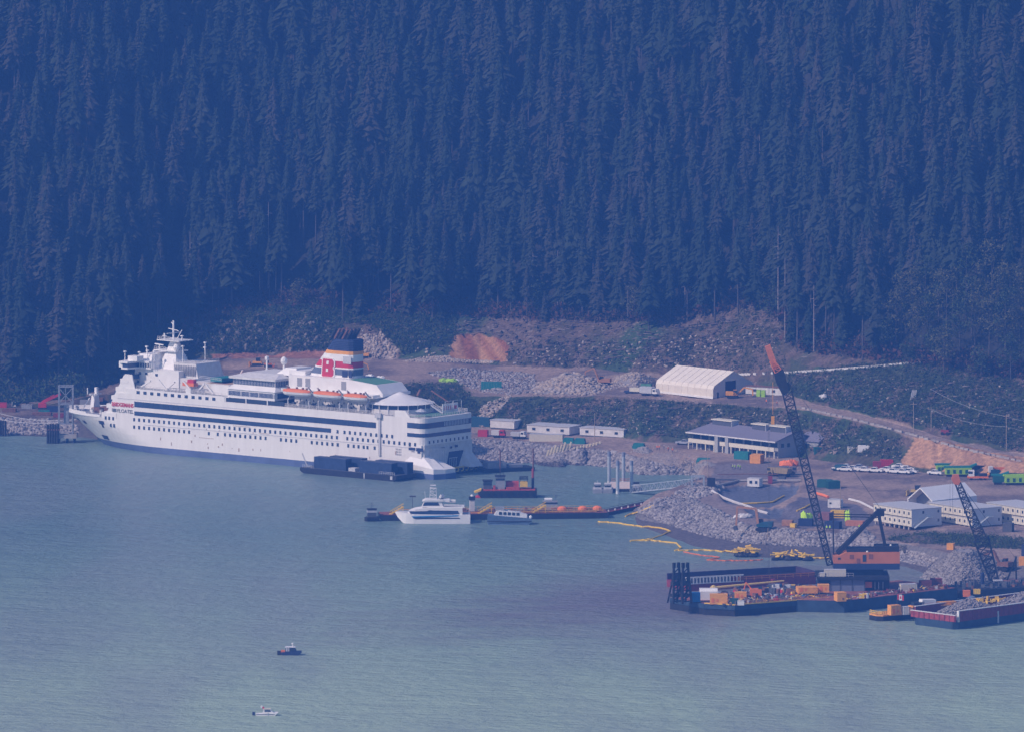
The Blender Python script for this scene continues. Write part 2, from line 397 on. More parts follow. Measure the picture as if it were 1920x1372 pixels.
def sample(poly, n, seed=0, dz=0.0):
    """n ground points inside a zone"""
    r = random.Random(seed); xs_ = [p[0] for p in poly]; ys_ = [p[1] for p in poly]; out = []
    while len(out) < n:
        x, y = r.uniform(min(xs_), max(xs_)), r.uniform(min(ys_), max(ys_))
        if inside(np.array(x), np.array(y), poly) and not any(inside(np.array(x), np.array(y), q) for q in (CLAY1, CLAY2, BROWN)): g = GS(x, y); out.append((g.x, g.y, g.z + dz))
    return np.array(out)
# ground height lookup in the place (x, y)
def ground_z(x, y):
    px = 960 + x * F / y; p = profile(px)
    for (y0, z0), (y1, z1) in zip(p, p[1:]):
        if y <= y1: return z0 + (z1 - z0) * (y - y0) / (y1 - y0)
    return p[-1][1]

# ------------------------------------------------------------------ water
def water_mat():
    m = bpy.data.materials.new('water'); m.use_nodes = True; t = m.node_tree; b = t.nodes['Principled BSDF']
    b.inputs['Roughness'].default_value = 0.32; b.inputs['IOR'].default_value = 1.33; b.inputs['Specular IOR Level'].default_value = 0.35
    g = t.nodes.new('ShaderNodeNewGeometry')
    def noise_(scale, st, detail=3, rough=.6, rot=0.0):
        mp = t.nodes.new('ShaderNodeMapping'); mp.inputs['Scale'].default_value = st; mp.inputs['Rotation'].default_value = (0, 0, rot); t.links.new(g.outputs['Position'], mp.inputs[0])
        n = t.nodes.new('ShaderNodeTexNoise'); n.inputs['Scale'].default_value = scale; n.inputs['Detail'].default_value = detail; n.inputs['Roughness'].default_value = rough
        t.links.new(mp.outputs[0], n.inputs['Vector']); return n
    big = noise_(0.012, (1, .22, 1), 4, .6, .15); rip_ = noise_(0.36, (.55, 1, 1), 4, .65, .1); mid = noise_(0.07, (.5, 1, 1), 3, .6, -.12)
    sp = t.nodes.new('ShaderNodeSeparateXYZ'); t.links.new(g.outputs['Position'], sp.inputs[0])
    # silt: greener in the open sound, browner against the shore on the right
    near = t.nodes.new('ShaderNodeMapRange'); near.inputs['From Min'].default_value = 2800; near.inputs['From Max'].default_value = 2400; t.links.new(sp.outputs['Y'], near.inputs[0])
    c1 = t.nodes.new('ShaderNodeMix'); c1.data_type = 'RGBA'; c1.inputs[6].default_value = (.155, .245, .23, 1); c1.inputs[7].default_value = (.35, .465, .335, 1); t.links.new(near.outputs[0], c1.inputs[0])
    rr = t.nodes.new('ShaderNodeValToRGB'); rr.color_ramp.elements[0].position = .47; rr.color_ramp.elements[1].position = .62; t.links.new(big.outputs[0], rr.inputs[0])
    c2 = t.nodes.new('ShaderNodeMix'); c2.data_type = 'RGBA'; c2.inputs[7].default_value = (.235, .27, .27, 1); t.links.new(c1.outputs[2], c2.inputs[6])
    f2 = t.nodes.new('ShaderNodeMath'); f2.operation = 'MULTIPLY'; f2.inputs[1].default_value = .45; t.links.new(rr.outputs[0], f2.inputs[0]); t.links.new(f2.outputs[0], c2.inputs[0])
    # brown plume off the works
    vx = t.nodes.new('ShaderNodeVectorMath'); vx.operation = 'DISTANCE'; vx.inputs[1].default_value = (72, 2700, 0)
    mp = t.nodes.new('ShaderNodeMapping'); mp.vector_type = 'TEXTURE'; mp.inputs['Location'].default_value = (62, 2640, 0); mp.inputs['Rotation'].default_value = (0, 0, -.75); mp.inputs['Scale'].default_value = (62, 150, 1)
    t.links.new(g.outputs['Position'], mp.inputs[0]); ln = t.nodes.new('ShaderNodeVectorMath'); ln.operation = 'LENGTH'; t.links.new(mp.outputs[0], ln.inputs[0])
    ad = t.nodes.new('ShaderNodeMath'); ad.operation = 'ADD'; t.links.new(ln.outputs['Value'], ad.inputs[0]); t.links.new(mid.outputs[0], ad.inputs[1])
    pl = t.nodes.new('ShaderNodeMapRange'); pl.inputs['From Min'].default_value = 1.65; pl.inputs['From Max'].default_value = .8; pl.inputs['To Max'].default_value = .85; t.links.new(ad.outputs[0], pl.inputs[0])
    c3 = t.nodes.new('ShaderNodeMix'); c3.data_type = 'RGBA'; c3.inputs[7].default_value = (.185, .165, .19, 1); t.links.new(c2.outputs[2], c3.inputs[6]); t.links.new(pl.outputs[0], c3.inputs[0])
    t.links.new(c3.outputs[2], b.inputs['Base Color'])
    am = t.nodes.new('ShaderNodeMath'); am.operation = 'MULTIPLY_ADD'; am.inputs[1].default_value = 1.6; t.links.new(mid.outputs[0], am.inputs[0]); t.links.new(rip_.outputs[0], am.inputs[2])
    bp = t.nodes.new('ShaderNodeBump'); bp.inputs['Strength'].default_value = 1; bp.inputs['Distance'].default_value = 1.45
    t.links.new(am.outputs[0], bp.inputs['Height']); t.links.new(bp.outputs[0], b.inputs['Normal'])
    return m
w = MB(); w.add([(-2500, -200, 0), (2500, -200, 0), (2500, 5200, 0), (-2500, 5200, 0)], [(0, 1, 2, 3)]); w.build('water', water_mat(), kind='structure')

# ------------------------------------------------------------------ haze
hz = MB(); hz.box(-2450, 2450, -150, 5100, -9, 1500)
hm = bpy.data.materials.new('haze'); hm.use_nodes = True; t = hm.node_tree
for n_ in list(t.nodes): t.nodes.remove(n_)
ho = t.nodes.new('ShaderNodeOutputMaterial'); pv = t.nodes.new('ShaderNodeVolumePrincipled')
pv.inputs['Color'].default_value = (.085, .29, 1.0, 1); pv.inputs['Density'].default_value = 0.00016; pv.inputs['Anisotropy'].default_value = 0.0
t.links.new(pv.outputs[0], ho.inputs['Volume'])
hz.build('haze', hm, kind='stuff')
# ------------------------------------------------------------------ conifers
def conifer(hh, r, seed, crown_from=0.2, droop=0.35, dens=1.0):
    rnd = random.Random(seed); v = []; f = []
    R_ = 15; N_ = 11
    def core(): 
        cv = []; cf = []
        for q in range(R_):
            t = q / (R_ - 1); z = hh * (crown_from + (1 - crown_from) * t * .97)
            for w in range(N_): a = 2 * PI * w / N_; q_ = r * (.12 if q in (0, R_ - 1) else .62 * (1 - t) ** .8 * (.75 + .25 * min(1, t * 5))) * rnd.uniform(.72, 1.22); cv.append((math.cos(a) * q_, math.sin(a) * q_, z + rnd.uniform(-.5, .5)))
        for q in range(R_ - 1):
            for w in range(N_): e = q * N_ + w; g_ = q * N_ + (w + 1) % N_; cf.append((e, g_, g_ + N_, e + N_))
        return cv, cf
    v, f = core()
    nb = int(330 * dens * (1 - crown_from) * (hh / 30)); lob = [rnd.uniform(.72, 1.25) for _ in range(8)]; zl = [rnd.uniform(.78, 1.22) for _ in range(9)]
    for i in range(nb):
        t = rnd.random() ** 1.15; z = hh * (crown_from + (1 - crown_from) * t * .98); a = rnd.uniform(0, 6.283)
        rad = r * min(1, (1 - t) ** .75 * (.7 + .3 * min(1, t * 6))) * lob[int(a / 6.284 * 8)] * zl[int(t * 8.99)]
        L = rad * rnd.uniform(.7, 1.1) + .25; wd_ = L * rnd.uniform(.14, .28) + .25; ca, sa = math.cos(a), math.sin(a); dz = L * droop * rnd.uniform(.4, 1.5); s0 = L * .45; k = len(v)
        v += [(ca * s0, sa * s0, z + .3), (ca * L * .6 - sa * wd_, sa * L * .6 + ca * wd_, z - dz * .4 - rnd.uniform(.1, .5)), (ca * L, sa * L, z - dz), (ca * L * .6 + sa * wd_, sa * L * .6 - ca * wd_, z - dz * .4 - rnd.uniform(.1, .5)), (ca * L * .62, sa * L * .62, z - dz * .35 + .2)]
        f += [(k, k + 1, k + 4), (k + 1, k + 2, k + 4), (k + 2, k + 3, k + 4), (k + 3, k, k + 4)]
    k = len(v); v += [(-.1, 0, hh * .96), (.1, 0, hh * .96), (0, .1, hh * .96), (0, 0, hh)]; f += [(k, k + 1, k + 3), (k + 1, k + 2, k + 3), (k + 2, k, k + 3)]
    me = bpy.data.meshes.new('crown'); me.from_pydata(v, [], f); me.update()
    t_ = MB(); t_.bar((0, 0, -1.5), (0, 0, hh * .93), .75, n=6, w2=.12); tm = bpy.data.meshes.new('trunk'); tm.from_pydata(t_.v, [], t_.f); tm.update()
    return me, tm
def leafmat(name, c1, c2, c3):
    m = bpy.data.materials.new(name); m.use_nodes = True; t = m.node_tree; b = t.nodes['Principled BSDF']
    b.inputs['Roughness'].default_value = 0.9; b.inputs['Specular IOR Level'].default_value = .12
    g = t.nodes.new('ShaderNodeNewGeometry'); oi = t.nodes.new('ShaderNodeObjectInfo')
    r = t.nodes.new('ShaderNodeValToRGB'); el = r.color_ramp.elements; el.new(.5)
    for i, c in enumerate((c1, c2, c3)): el[i].position = i / 2; el[i].color = c + (1,)
    t.links.new(oi.outputs['Random'], r.inputs[0])
    mr = t.nodes.new('ShaderNodeMapRange'); mr.inputs['To Min'].default_value = .8; mr.inputs['To Max'].default_value = 1.25; t.links.new(g.outputs['Random Per Island'], mr.inputs[0])
    mx = t.nodes.new('ShaderNodeVectorMath'); mx.operation = 'SCALE'; t.links.new(r.outputs[0], mx.inputs[0]); t.links.new(mr.outputs[0], mx.inputs['Scale'])
    t.links.new(mx.outputs[0], b.inputs['Base Color']); return m
LM = leafmat('fir_needles', (.021, .033, .020), (.031, .042, .027), (.048, .045, .034))
TM = M('bark', (.10, .085, .08), var=.25, scale=.8)
VAR = [conifer(27, 4.9, 1), conifer(32, 5.8, 2, .22), conifer(22, 5.0, 3, .1), conifer(33, 4.6, 4, .42, .5), conifer(15, 4.0, 5, .08), conifer(36, 6.2, 6, .28, .45, 1.1), conifer(30, 4.0, 8, .5, .6, .8)]
for a, b in VAR: a.materials.append(LM); b.materials.append(TM)
EXCL = [[(1285, 590), (1400, 540), (1462, 536), (1462, 600), (1300, 640)]]
pts = []
rnd = random.Random(11)
# jittered grid over the slope
Yc = 2990
sp = 6.3
cells = {}
for ix in range(-60, 61):
    for iy in range(0, 96):
        x = ix * sp + rnd.uniform(-2.3, 2.3); y = 2960 + iy * sp + rnd.uniform(-2.3, 2.3)
        px = 960 + x * F / y
        if px < -250 or px > 2200: continue
        p = profile(px); ye = p[8][0] + (vnoise(np.array(x), np.array(y), 18., 91) - .62) * 14 - 7
        if y < ye: continue
        z = ground_z(x, y)
        if 1672 < px < 1960 and HZ + F * (H - z) / y > 598: continue
        py = HZ + F * (H - z) / y
        if py < -330: continue
        if rnd.random() < 0.06 + .5 * (vnoise(np.array(x), np.array(y), 13., 77) > .74): continue
        if py < 70 and px > 1100 and vnoise(np.array(px), np.array(py), 90., 5) > .72: continue
        pts.append((x, y, z, px, py, y - p[8][0]))
pts.sort(key=lambda q: q[5])
# the 300 nearest the clearing are trees of their own, the rest is the wood behind
inview = [q for q in pts if -10 < q[3] < 1930]
near = inview[:300]; ns = set(id(q) for q in near); rest = [q for q in pts if id(q) not in ns]
roots = []
KIND = ['full dark fir', 'tall pyramidal fir', 'dense bushy fir', 'slim high-crowned fir', 'short young fir', 'tall broad fir', 'bare-trunked fir']
WHERE = [(330, 'beyond the ship bow'), (640, 'above the ship superstructure'), (980, 'above the orange clay cut'), (1240, 'above the debris slope'), (1470, 'above the white tent'), (1720, 'above the white barrier line'), (1e9, 'above the right dirt road')]
cells = []
for i, (x, y, z, px, py, e) in enumerate(near):
    vi = rnd.choice([0, 1, 2, 3, 3, 5, 6, 6, 4] if px > 400 else [0, 1, 2, 3, 5, 0, 2])
    cm, tm = VAR[vi]
    w_ = [b for a, b in WHERE if px < a][0]
    r_ = thing('fir_tree', 'x', 'tree', (x, y, z), rnd.uniform(0, 6.28), 'conifers at the front of the forest')
    s = rnd.uniform(.68, 1.25); r_.scale = (s * rnd.uniform(.9, 1.1),) * 2 + (s,)
    r_['label'] = '%s %s' % (KIND[vi], w_)
    cells.append((px, r_))
    for nm, me in (('crown', cm), ('trunk', tm)):
        o = bpy.data.objects.new(nm, me); C.objects.link(o); o.parent = r_
        if vi not in [k[0] for k in roots] or len([k for k in roots if k[0] == vi]) < 2: roots.append((vi, nm, o))
# labels that single out: order from the left inside each stretch
from collections import defaultdict
gr = defaultdict(list)
for px, r_ in cells: gr[r_['label']].append((px, r_))
ORD = ['first', 'second', 'third', 'fourth', 'fifth', 'sixth', 'seventh', 'eighth', 'ninth', 'tenth', 'eleventh', 'twelfth', 'thirteenth', 'fourteenth', 'fifteenth', 'sixteenth', 'seventeenth', 'eighteenth', 'nineteenth', 'twentieth']
for k, l in gr.items():
    l.sort(key=lambda q: q[0])
    for i, (px, r_) in enumerate(l):
        if len(l) > 1: r_['label'] = '%s, %s such from the left' % (k, ORD[i] if i < 20 else ('last' if i == len(l) - 1 else 'number %d' % (i + 1)))
def gn_forest(name, P, S, V, srcs):
    me = bpy.data.meshes.new(name); me.from_pydata([tuple(p) for p in P], [], []); me.update()
    a = me.attributes.new('size', 'FLOAT', 'POINT'); a.data.foreach_set('value', np.array(S, np.float32))
    b = me.attributes.new('which', 'INT', 'POINT'); b.data.foreach_set('value', np.array(V, np.int32))
    r = me.attributes.new('turn', 'FLOAT', 'POINT'); r.data.foreach_set('value', RNG.uniform(0, 6.28, len(P)).astype(np.float32))
    o = bpy.data.objects.new(name, me); C.objects.link(o); o['kind'] = 'stuff'
    ng = bpy.data.node_groups.new('plant_' + name, 'GeometryNodeTree'); ng.interface.new_socket('Geometry', in_out='INPUT', socket_type='NodeSocketGeometry'); ng.interface.new_socket('Geometry', in_out='OUTPUT', socket_type='NodeSocketGeometry')
    N = ng.nodes; L = ng.links; gi = N.new('NodeGroupInput'); go = N.new('NodeGroupOutput')
    g2i = N.new('GeometryNodeGeometryToInstance')
    for vi in sorted(srcs, reverse=True):
        j = N.new('GeometryNodeJoinGeometry')
        for ob in srcs[vi]:
            oi = N.new('GeometryNodeObjectInfo'); oi.transform_space = 'ORIGINAL'; oi.inputs['Object'].default_value = ob; L.new(oi.outputs['Geometry'], j.inputs[0])
        q = N.new('GeometryNodeGeometryToInstance'); L.new(j.outputs[0], q.inputs[0]); g2i_in = q
        if vi == max(srcs): allj = N.new('GeometryNodeJoinGeometry')
        L.new(q.outputs[0], allj.inputs[0])
    iop = N.new('GeometryNodeInstanceOnPoints'); L.new(gi.outputs[0], iop.inputs['Points']); L.new(allj.outputs[0], iop.inputs['Instance']); iop.inputs['Pick Instance'].default_value = True
    def at(n, ty):
        q = N.new('GeometryNodeInputNamedAttribute'); q.data_type = ty; q.inputs['Name'].default_value = n; return q
    w_ = at('which', 'INT'); L.new(w_.outputs['Attribute'], iop.inputs['Instance Index'])
    s_ = at('size', 'FLOAT'); L.new(s_.outputs['Attribute'], iop.inputs['Scale'])
    t_ = at('turn', 'FLOAT'); cb = N.new('ShaderNodeCombineXYZ'); L.new(t_.outputs['Attribute'], cb.inputs[2]); L.new(cb.outputs[0], iop.inputs['Rotation'])
    L.new(iop.outputs[0], go.inputs[0]); N.remove(g2i)
    md = o.modifiers.new('plant', 'NODES'); md.node_group = ng
    return o
srcs = defaultdict(list)
for vi, nm, o in roots:
    if nm not in [q.name.split('.')[0] for q in srcs[vi]]: srcs[vi].append(o)
vis = sorted(srcs)
gn_forest('forest', [(q[0], q[1], q[2] - .3) for q in rest], [rnd.choice((rnd.uniform(.5, .8), rnd.uniform(.75, 1.1), rnd.uniform(.9, 1.3))) for q in rest], [rnd.randrange(len(vis)) for q in rest], srcs)
print('trees', len(near), len(rest), 'kinds', vis)
# ------------------------------------------------------------------ stones, brush and debris (uncountable)
def clump(seed, n=16, flat=.8):
    r = random.Random(seed); v = []; f = []
    for i in range(n):
        c = Vector((r.gauss(0, .5), r.gauss(0, .5), abs(r.gauss(0, .45)) * flat)); s = r.uniform(.25, .5)
        for k in range(3): v.append(tuple(c + Vector((r.uniform(-s, s), r.uniform(-s, s), r.uniform(-s, s)))))
        f.append((3 * i, 3 * i + 1, 3 * i + 2))
    return v, f
CL = clump(3)
LEAFY = MRand('brush_leaves', [(.045, .078, .028), (.065, .105, .038), (.085, .12, .05), (.10, .085, .05), (.055, .085, .036)])
LEAFR = MRand('autumn_leaves', [(.06, .06, .03), (.12, .07, .045), (.15, .065, .045), (.07, .06, .035), (.05, .055, .03)])
ROCK = MRand('grey_stone', [(.13, .12, .125), (.22, .20, .20), (.31, .29, .285), (.40, .37, .36), (.20, .185, .18)])
ROCK2 = MRand('crushed_stone', [(.12, .11, .11), (.20, .185, .18), (.27, .25, .24), (.33, .31, .30)])
ROCKP = MRand('tan_stone', [(.22, .18, .16), (.36, .29, .23), (.46, .38, .30), (.30, .27, .25), (.42, .38, .36)])
ROCKD = MRand('wet_stone', [(.05, .05, .055), (.09, .085, .09), (.14, .13, .13)])
DEB = MRand('dead_wood', [(.11, .085, .07), (.20, .16, .14), (.13, .10, .09), (.10, .08, .07), (.26, .22, .20)])
def stones(name, poly, n, s0, s1, mat=ROCK, seed=1, dz=0.0, sq=(1, 1, .75)):
    P = sample(poly, n, seed, dz); return scatter(name, P, RNG.uniform(s0, s1, n) ** 1.0 * .6, mat, squash=sq)
RIP1 = [(880, 822), (960, 826), (1060, 838), (1150, 846), (1210, 862), (1300, 886), (1312, 897), (1290, 903), (1200, 894), (1150, 885), (1100, 876), (1000, 868), (890, 866)]
RIP2 = [(1194, 958), (1225, 938), (1262, 928), (1300, 934), (1350, 958), (1400, 984), (1480, 992), (1560, 1000), (1640, 1004), (1640, 1024), (1500, 1024), (1400, 1018), (1330, 1006), (1280, 992), (1235, 976)]
stones('riprap_stones', RIP1, 4600, .45, 1.6, ROCK, 1); stones('point_riprap', RIP2, 6800, .35, 1.3, ROCK, 2)
stones('wet_riprap', [(1000, 864), (1100, 872), (1200, 890), (1290, 900), (1285, 906), (1200, 899), (1100, 882), (1000, 871)], 900, .8, 1.8, ROCKD, 3)
stones('spit_stones', [(1262, 925), (1300, 905), (1345, 903), (1360, 915), (1310, 935)], 500, .5, 1.4, ROCK, 4)
stones('shore_stones', [(-20, 782), (90, 786), (140, 792), (150, 812), (60, 814), (-20, 812)], 1100, .6, 1.5, ROCK, 5)
stones('clay_foot_stones', [(755, 678), (800, 670), (840, 668), (930, 674), (925, 681), (840, 679)], 900, .5, 1.2, ROCKP, 6)
stones('bench_rubble', [(800, 700), (860, 690), (1000, 700), (1010, 735), (960, 740), (905, 735)], 1500, .4, 1.3, ROCK, 7)
stones('bank_rubble', [(888, 800), (905, 760), (940, 745), (960, 735), (955, 750), (930, 775), (905, 800)], 420, .4, 1.4, ROCKP, 8)
stones('right_shore_stones', [(1640, 1022), (1720, 1034), (1760, 1046), (1740, 1062), (1690, 1052), (1640, 1036)], 1300, .4, 1.3, ROCK, 9)
stones('scattered_stones', [(560, 640), (700, 612), (900, 640), (1250, 640), (1440, 600), (1460, 660), (1240, 690), (950, 684)], 320, .3, 1.4, ROCKP, 10)
stones('bank_stones', [(900, 760), (1240, 752), (1500, 775), (1680, 820), (1690, 860), (1500, 845), (1300, 822), (930, 795)], 420, .35, 1.0, ROCKP, 11)
stones('slope_stones', [(1500, 745), (1640, 770), (1920, 850), (1920, 720), (1500, 700)], 260, .35, 1.0, ROCKP, 12)
stones('cliff_rocks', [(345, 655), (360, 610), (480, 598), (620, 600), (625, 655), (480, 662)], 200, .4, 1.7, MRand('cliff_stone', [(.07, .065, .065), (.13, .115, .11), (.22, .19, .175), (.29, .25, .22), (.09, .08, .08)]), 13, sq=(1, 1, 1.5))
stones('bright_rockface', [(662, 668), (676, 630), (718, 624), (744, 652), (740, 670), (700, 674)], 200, .4, 1.4, ROCKP, 14, sq=(1, 1, 1.4))
stones('yard_gravel', [(1180, 830), (1260, 836), (1320, 870), (1290, 885), (1180, 862)], 500, .2, .6, ROCKP, 15)
def mound(name, pts, hh, label, cat, mat, smat, n, s0, s1, seed):
    """a heap: outline pts in photo pixels at its foot, stones all over it"""
    P = [GS(*p) for p in pts]; c = sum(P, Vector()) / len(P); r_ = random.Random(seed)
    root = thing(name, label, cat, (c.x, c.y, 0)); v = []; f = []; R = 7; m = len(P); base = c.z
    for k in range(R + 1):
        t = k / R
        for i in range(m * 3):
            a, b = P[(i // 3) % m], P[(i // 3 + 1) % m]; q = a.lerp(b, (i % 3) / 3); j = q.lerp(c, t * .84)
            v.append((j.x - c.x + r_.uniform(-.3, .3), j.y - c.y + r_.uniform(-.3, .3), (q.z - .5) * (1 - t) + (base + hh * (1 - (1 - t) ** 2.2)) * t + r_.uniform(-.3, .3)))
    w_ = m * 3
    for k in range(R):
        for i in range(w_): j = (i + 1) % w_; f.append((k * w_ + i, k * w_ + j, (k + 1) * w_ + j, (k + 1) * w_ + i))
    f.append(tuple(range(R * w_, (R + 1) * w_)))
    MB().add(v, f).build('heap', mat, root); f.pop()
    Q = []
    for _ in range(n):
        q = r_.choice(f); a = [Vector(v[i]) for i in q]; s, t = r_.random(), r_.random(); Q.append(tuple(a[0].lerp(a[1], s).lerp(a[3].lerp(a[2], s), t)))
    scatter('stones', np.array(Q), RNG.uniform(s0, s1, n) * .6, smat, parent=root)
    return root
GR = M('gravel', (.26, .24, .235), .95, .25, .8, bump=.3)
mound('stone_pile', [(1708, 1088), (1745, 1056), (1790, 1038), (1835, 1030), (1880, 1042), (1890, 1075), (1860, 1102), (1800, 1112), (1760, 1108)], 6.8, 'large grey stone pile at the waterside behind the gravel barge', 'stone pile', GR, ROCK2, 5200, .3, .9, 21)
mound('rubble_heap', [(985, 738), (1000, 720), (1040, 708), (1090, 706), (1140, 712), (1160, 728), (1120, 740), (1050, 742)], 4.2, 'pale tan and grey rubble heap on the upper bench left of the excavator', 'rubble heap', GR, ROCKP, 1700, .6, 1.7, 22)
mound('rubble_heap', [(1140, 722), (1150, 704), (1200, 700), (1235, 706), (1228, 722), (1190, 730)], 2.6, 'tan rubble heap between the excavator and the large white tent', 'rubble heap', GR, ROCKP, 520, .5, 1.4, 23)
mound('boulder_pile', [(1560, 1002), (1575, 992), (1600, 990), (1640, 996), (1650, 1010), (1600, 1014)], 2.0, 'low grey boulder pile behind the crane house roof', 'boulder pile', GR, ROCK, 420, .5, 1.2, 24)
mound('spoil_heap', [(1660, 1022), (1680, 1006), (1740, 1002), (1790, 1010), (1780, 1026), (1710, 1034)], 1.6, 'dark overgrown spoil heap below the nearest white block of site offices', 'spoil heap', M('dark_soil', (.09, .08, .075), .95, .3, .7), MRand('soil_clods', [(.06, .06, .06), (.12, .10, .09), (.04, .06, .03)]), 800, .4, 1.2, 25)
for nm, poly, n, s0, s1, mt, sd in [
    ('bank_brush', [(880, 790), (905, 752), (1000, 745), (1240, 750), (1420, 764), (1600, 792), (1690, 822), (1690, 862), (1560, 850), (1430, 838), (1280, 820), (1000, 800)], 5200, .3, .95, LEAFY, 31),
    ('slope_brush', [(1470, 740), (1480, 698), (1700, 672), (1920, 715), (1920, 848), (1760, 806), (1600, 768)], 6200, .3, 1.0, LEAFY, 32),
    ('upper_brush', [(560, 560), (800, 580), (860, 600), (850, 640), (760, 665), (700, 610), (600, 600)], 2200, .6, 1.6, LEAFY, 33),
    ('hill_brush', [(900, 640), (1200, 640), (1440, 570), (1470, 660), (1480, 700), (1240, 692), (960, 685)], 2200, .3, .95, LEAFY, 34),
    ('bluff_brush', [(320, 660), (350, 590), (500, 565), (640, 580), (640, 665)], 2200, .6, 1.7, LEAFY, 35),
    ('ship_side_brush', [(745, 770), (760, 720), (860, 720), (900, 760), (880, 800), (780, 800)], 1300, .5, 1.4, LEAFY, 36),
    ('forest_edge_brush', [(300, 600), (500, 545), (780, 560), (1000, 575), (1250, 575), (1440, 535), (1500, 620), (1700, 650), (1920, 680), (1920, 712), (1700, 678), (1500, 660), (1440, 570), (1250, 604), (1000, 600), (780, 588), (500, 572), (340, 620)], 3600, .9, 2.6, LEAFR, 37),
    ('left_brush', [(-20, 760), (0, 700), (150, 690), (240, 640), (330, 590), (350, 620), (260, 690), (150, 745)], 2600, .9, 2.8, LEAFY, 38),
    ('front_brush', [(1660, 1012), (1720, 998), (1920, 1008), (1920, 1030), (1780, 1022)], 1100, .4, 1.2, LEAFY, 39)]:
    P = sample(poly, n, sd, 0.0); scatter(nm, P, RNG.uniform(s0, s1, n), mt, templ=CL, squash=(1, 1, 1), jit=0, up=True)
LOGT = ([(-1, -.12, -.12), (-1, .12, -.12), (-1, .12, .12), (-1, -.12, .12), (1, -.06, -.06), (1, .06, -.06), (1, .06, .06), (1, -.06, .06)], [(0, 1, 2), (0, 2, 3), (4, 6, 5), (4, 7, 6), (0, 4, 5), (0, 5, 1), (1, 5, 6), (1, 6, 2), (2, 6, 7), (2, 7, 3), (3, 7, 4), (3, 4, 0)])
for nm, poly, n, sd in [('slash_debris', [(560, 565), (800, 590), (960, 580), (1250, 605), (1440, 550), (1470, 640), (1300, 680), (950, 682), (740, 640)], 1300, 41), ('bank_debris', [(900, 760), (1240, 752), (1680, 822), (1690, 860), (1300, 822), (930, 795)], 300, 42), ('right_debris', [(1480, 700), (1920, 720), (1920, 845), (1600, 768)], 220, 43)]:
    P = sample(poly, n, sd, .15); scatter(nm, P, RNG.uniform(.5, 2.2, n), DEB, templ=LOGT, squash=(1, 1, 1), jit=.1)
# ------------------------------------------------------------------ broadleaf trees at the forest edge
def broadleaf(hh, r, seed):
    rr = random.Random(seed); v = []; f = []
    for b in range(26):
        a = rr.uniform(0, 6.28); z = hh * rr.uniform(.25, .98); q = r * (1 - abs(z / hh - .5) * 1.3) * rr.uniform(.3, 1); c0 = Vector((math.cos(a) * q, math.sin(a) * q, z)); s0 = rr.uniform(.8, 1.7)
        for i in range(46):
            c = c0 + Vector((rr.gauss(0, s0 * .6), rr.gauss(0, s0 * .6), rr.gauss(0, s0 * .45))); s = rr.uniform(.2, .45); k = len(v)
            for _ in range(3): v.append(tuple(c + Vector((rr.uniform(-s, s), rr.uniform(-s, s), rr.uniform(-s, s)))))
            f.append((k, k + 1, k + 2))
    me = bpy.data.meshes.new('crown'); me.from_pydata(v, [], f); me.update()
    t_ = MB(); t_.bar((0, 0, -1), (0, 0, hh * .8), .5, n=6, w2=.1)
    for i in range(5): a = rr.uniform(0, 6.28); z = hh * rr.uniform(.3, .6); t_.bar((0, 0, z), (math.cos(a) * r * .6, math.sin(a) * r * .6, z + hh * .2), .2, n=5, w2=.05)
    tm = bpy.data.meshes.new('trunk'); tm.from_pydata(t_.v, [], t_.f); tm.materials.append(TM); return me, tm
BL = [broadleaf(15, 4.2, 1), broadleaf(11, 3.6, 2), broadleaf(19, 4.6, 3), broadleaf(8, 3, 4)]
BLM = [MRand('ochre_green_leaves', [(.075, .085, .035), (.11, .115, .05), (.15, .135, .06), (.09, .10, .045)]), MRand('green_leaves', [(.035, .055, .024), (.055, .08, .034), (.08, .10, .045)])]
SP = [(1680, 655, 2, 0), (1697, 618, 0, 1), (1712, 630, 2, 0), (1735, 612, 2, 1), (1760, 606, 0, 0), (1786, 612, 2, 0), (1812, 604, 2, 1), (1836, 618, 0, 0), (1860, 606, 2, 0), (1884, 614, 0, 1), (1905, 606, 2, 0), (1925, 630, 2, 0), (1740, 640, 0, 1), (1822, 636, 0, 1), (1870, 640, 2, 0), (1690, 640, 2, 0), (1722, 655, 0, 0), (1748, 668, 3, 1), (1775, 640, 2, 0), (1800, 672, 0, 1), (1828, 650, 2, 0), (1855, 668, 0, 0), (1885, 676, 2, 1), (1912, 660, 0, 0), (1660, 668, 1, 1), (1705, 684, 3, 1), (1770, 700, 1, 0), (1840, 706, 3, 1), (1895, 712, 1, 1),
      (20, 690, 0, 1), (55, 700, 1, 0), (95, 692, 0, 1), (135, 704, 1, 1), (175, 690, 3, 1), (1405, 560, 1, 0), (1445, 548, 3, 0), (1455, 590, 3, 1), (560, 572, 3, 0), (820, 588, 1, 0), (1240, 596, 3, 0), (1190, 600, 1, 0), (1010, 590, 3, 1)]
seen = {}
for i, (px, py, k, c) in enumerate(SP):
    g = GS(px, py); zone = 'above the left shore' if px < 300 else ('on the slope behind the ship' if px < 900 else ('above the rubble heap' if px < 1300 else ('on the knoll behind the tent' if px < 1500 else 'above the right dirt road')))
    lab = '%s %s broadleaf tree %s' % (['mid sized', 'small', 'large', 'bushy'][k], ['yellowish', 'green'][c], zone); seen.setdefault(lab, []).append((px, i))
    r_ = thing('broadleaf_tree', lab, 'tree', g, random.uniform(0, 6), 'broadleaf trees along the forest edge'); s = random.uniform(1.1, 1.6); r_.scale = (s, s, s)
    me = BL[k][0]; o = bpy.data.objects.new('crown', me); C.objects.link(o); o.parent = r_
    if not me.materials: me.materials.append(BLM[c])
    o.material_slots[0].link = 'OBJECT'; o.material_slots[0].material = BLM[c]
    o = bpy.data.objects.new('trunk', BL[k][1]); C.objects.link(o); o.parent = r_
    r_['_i'] = i
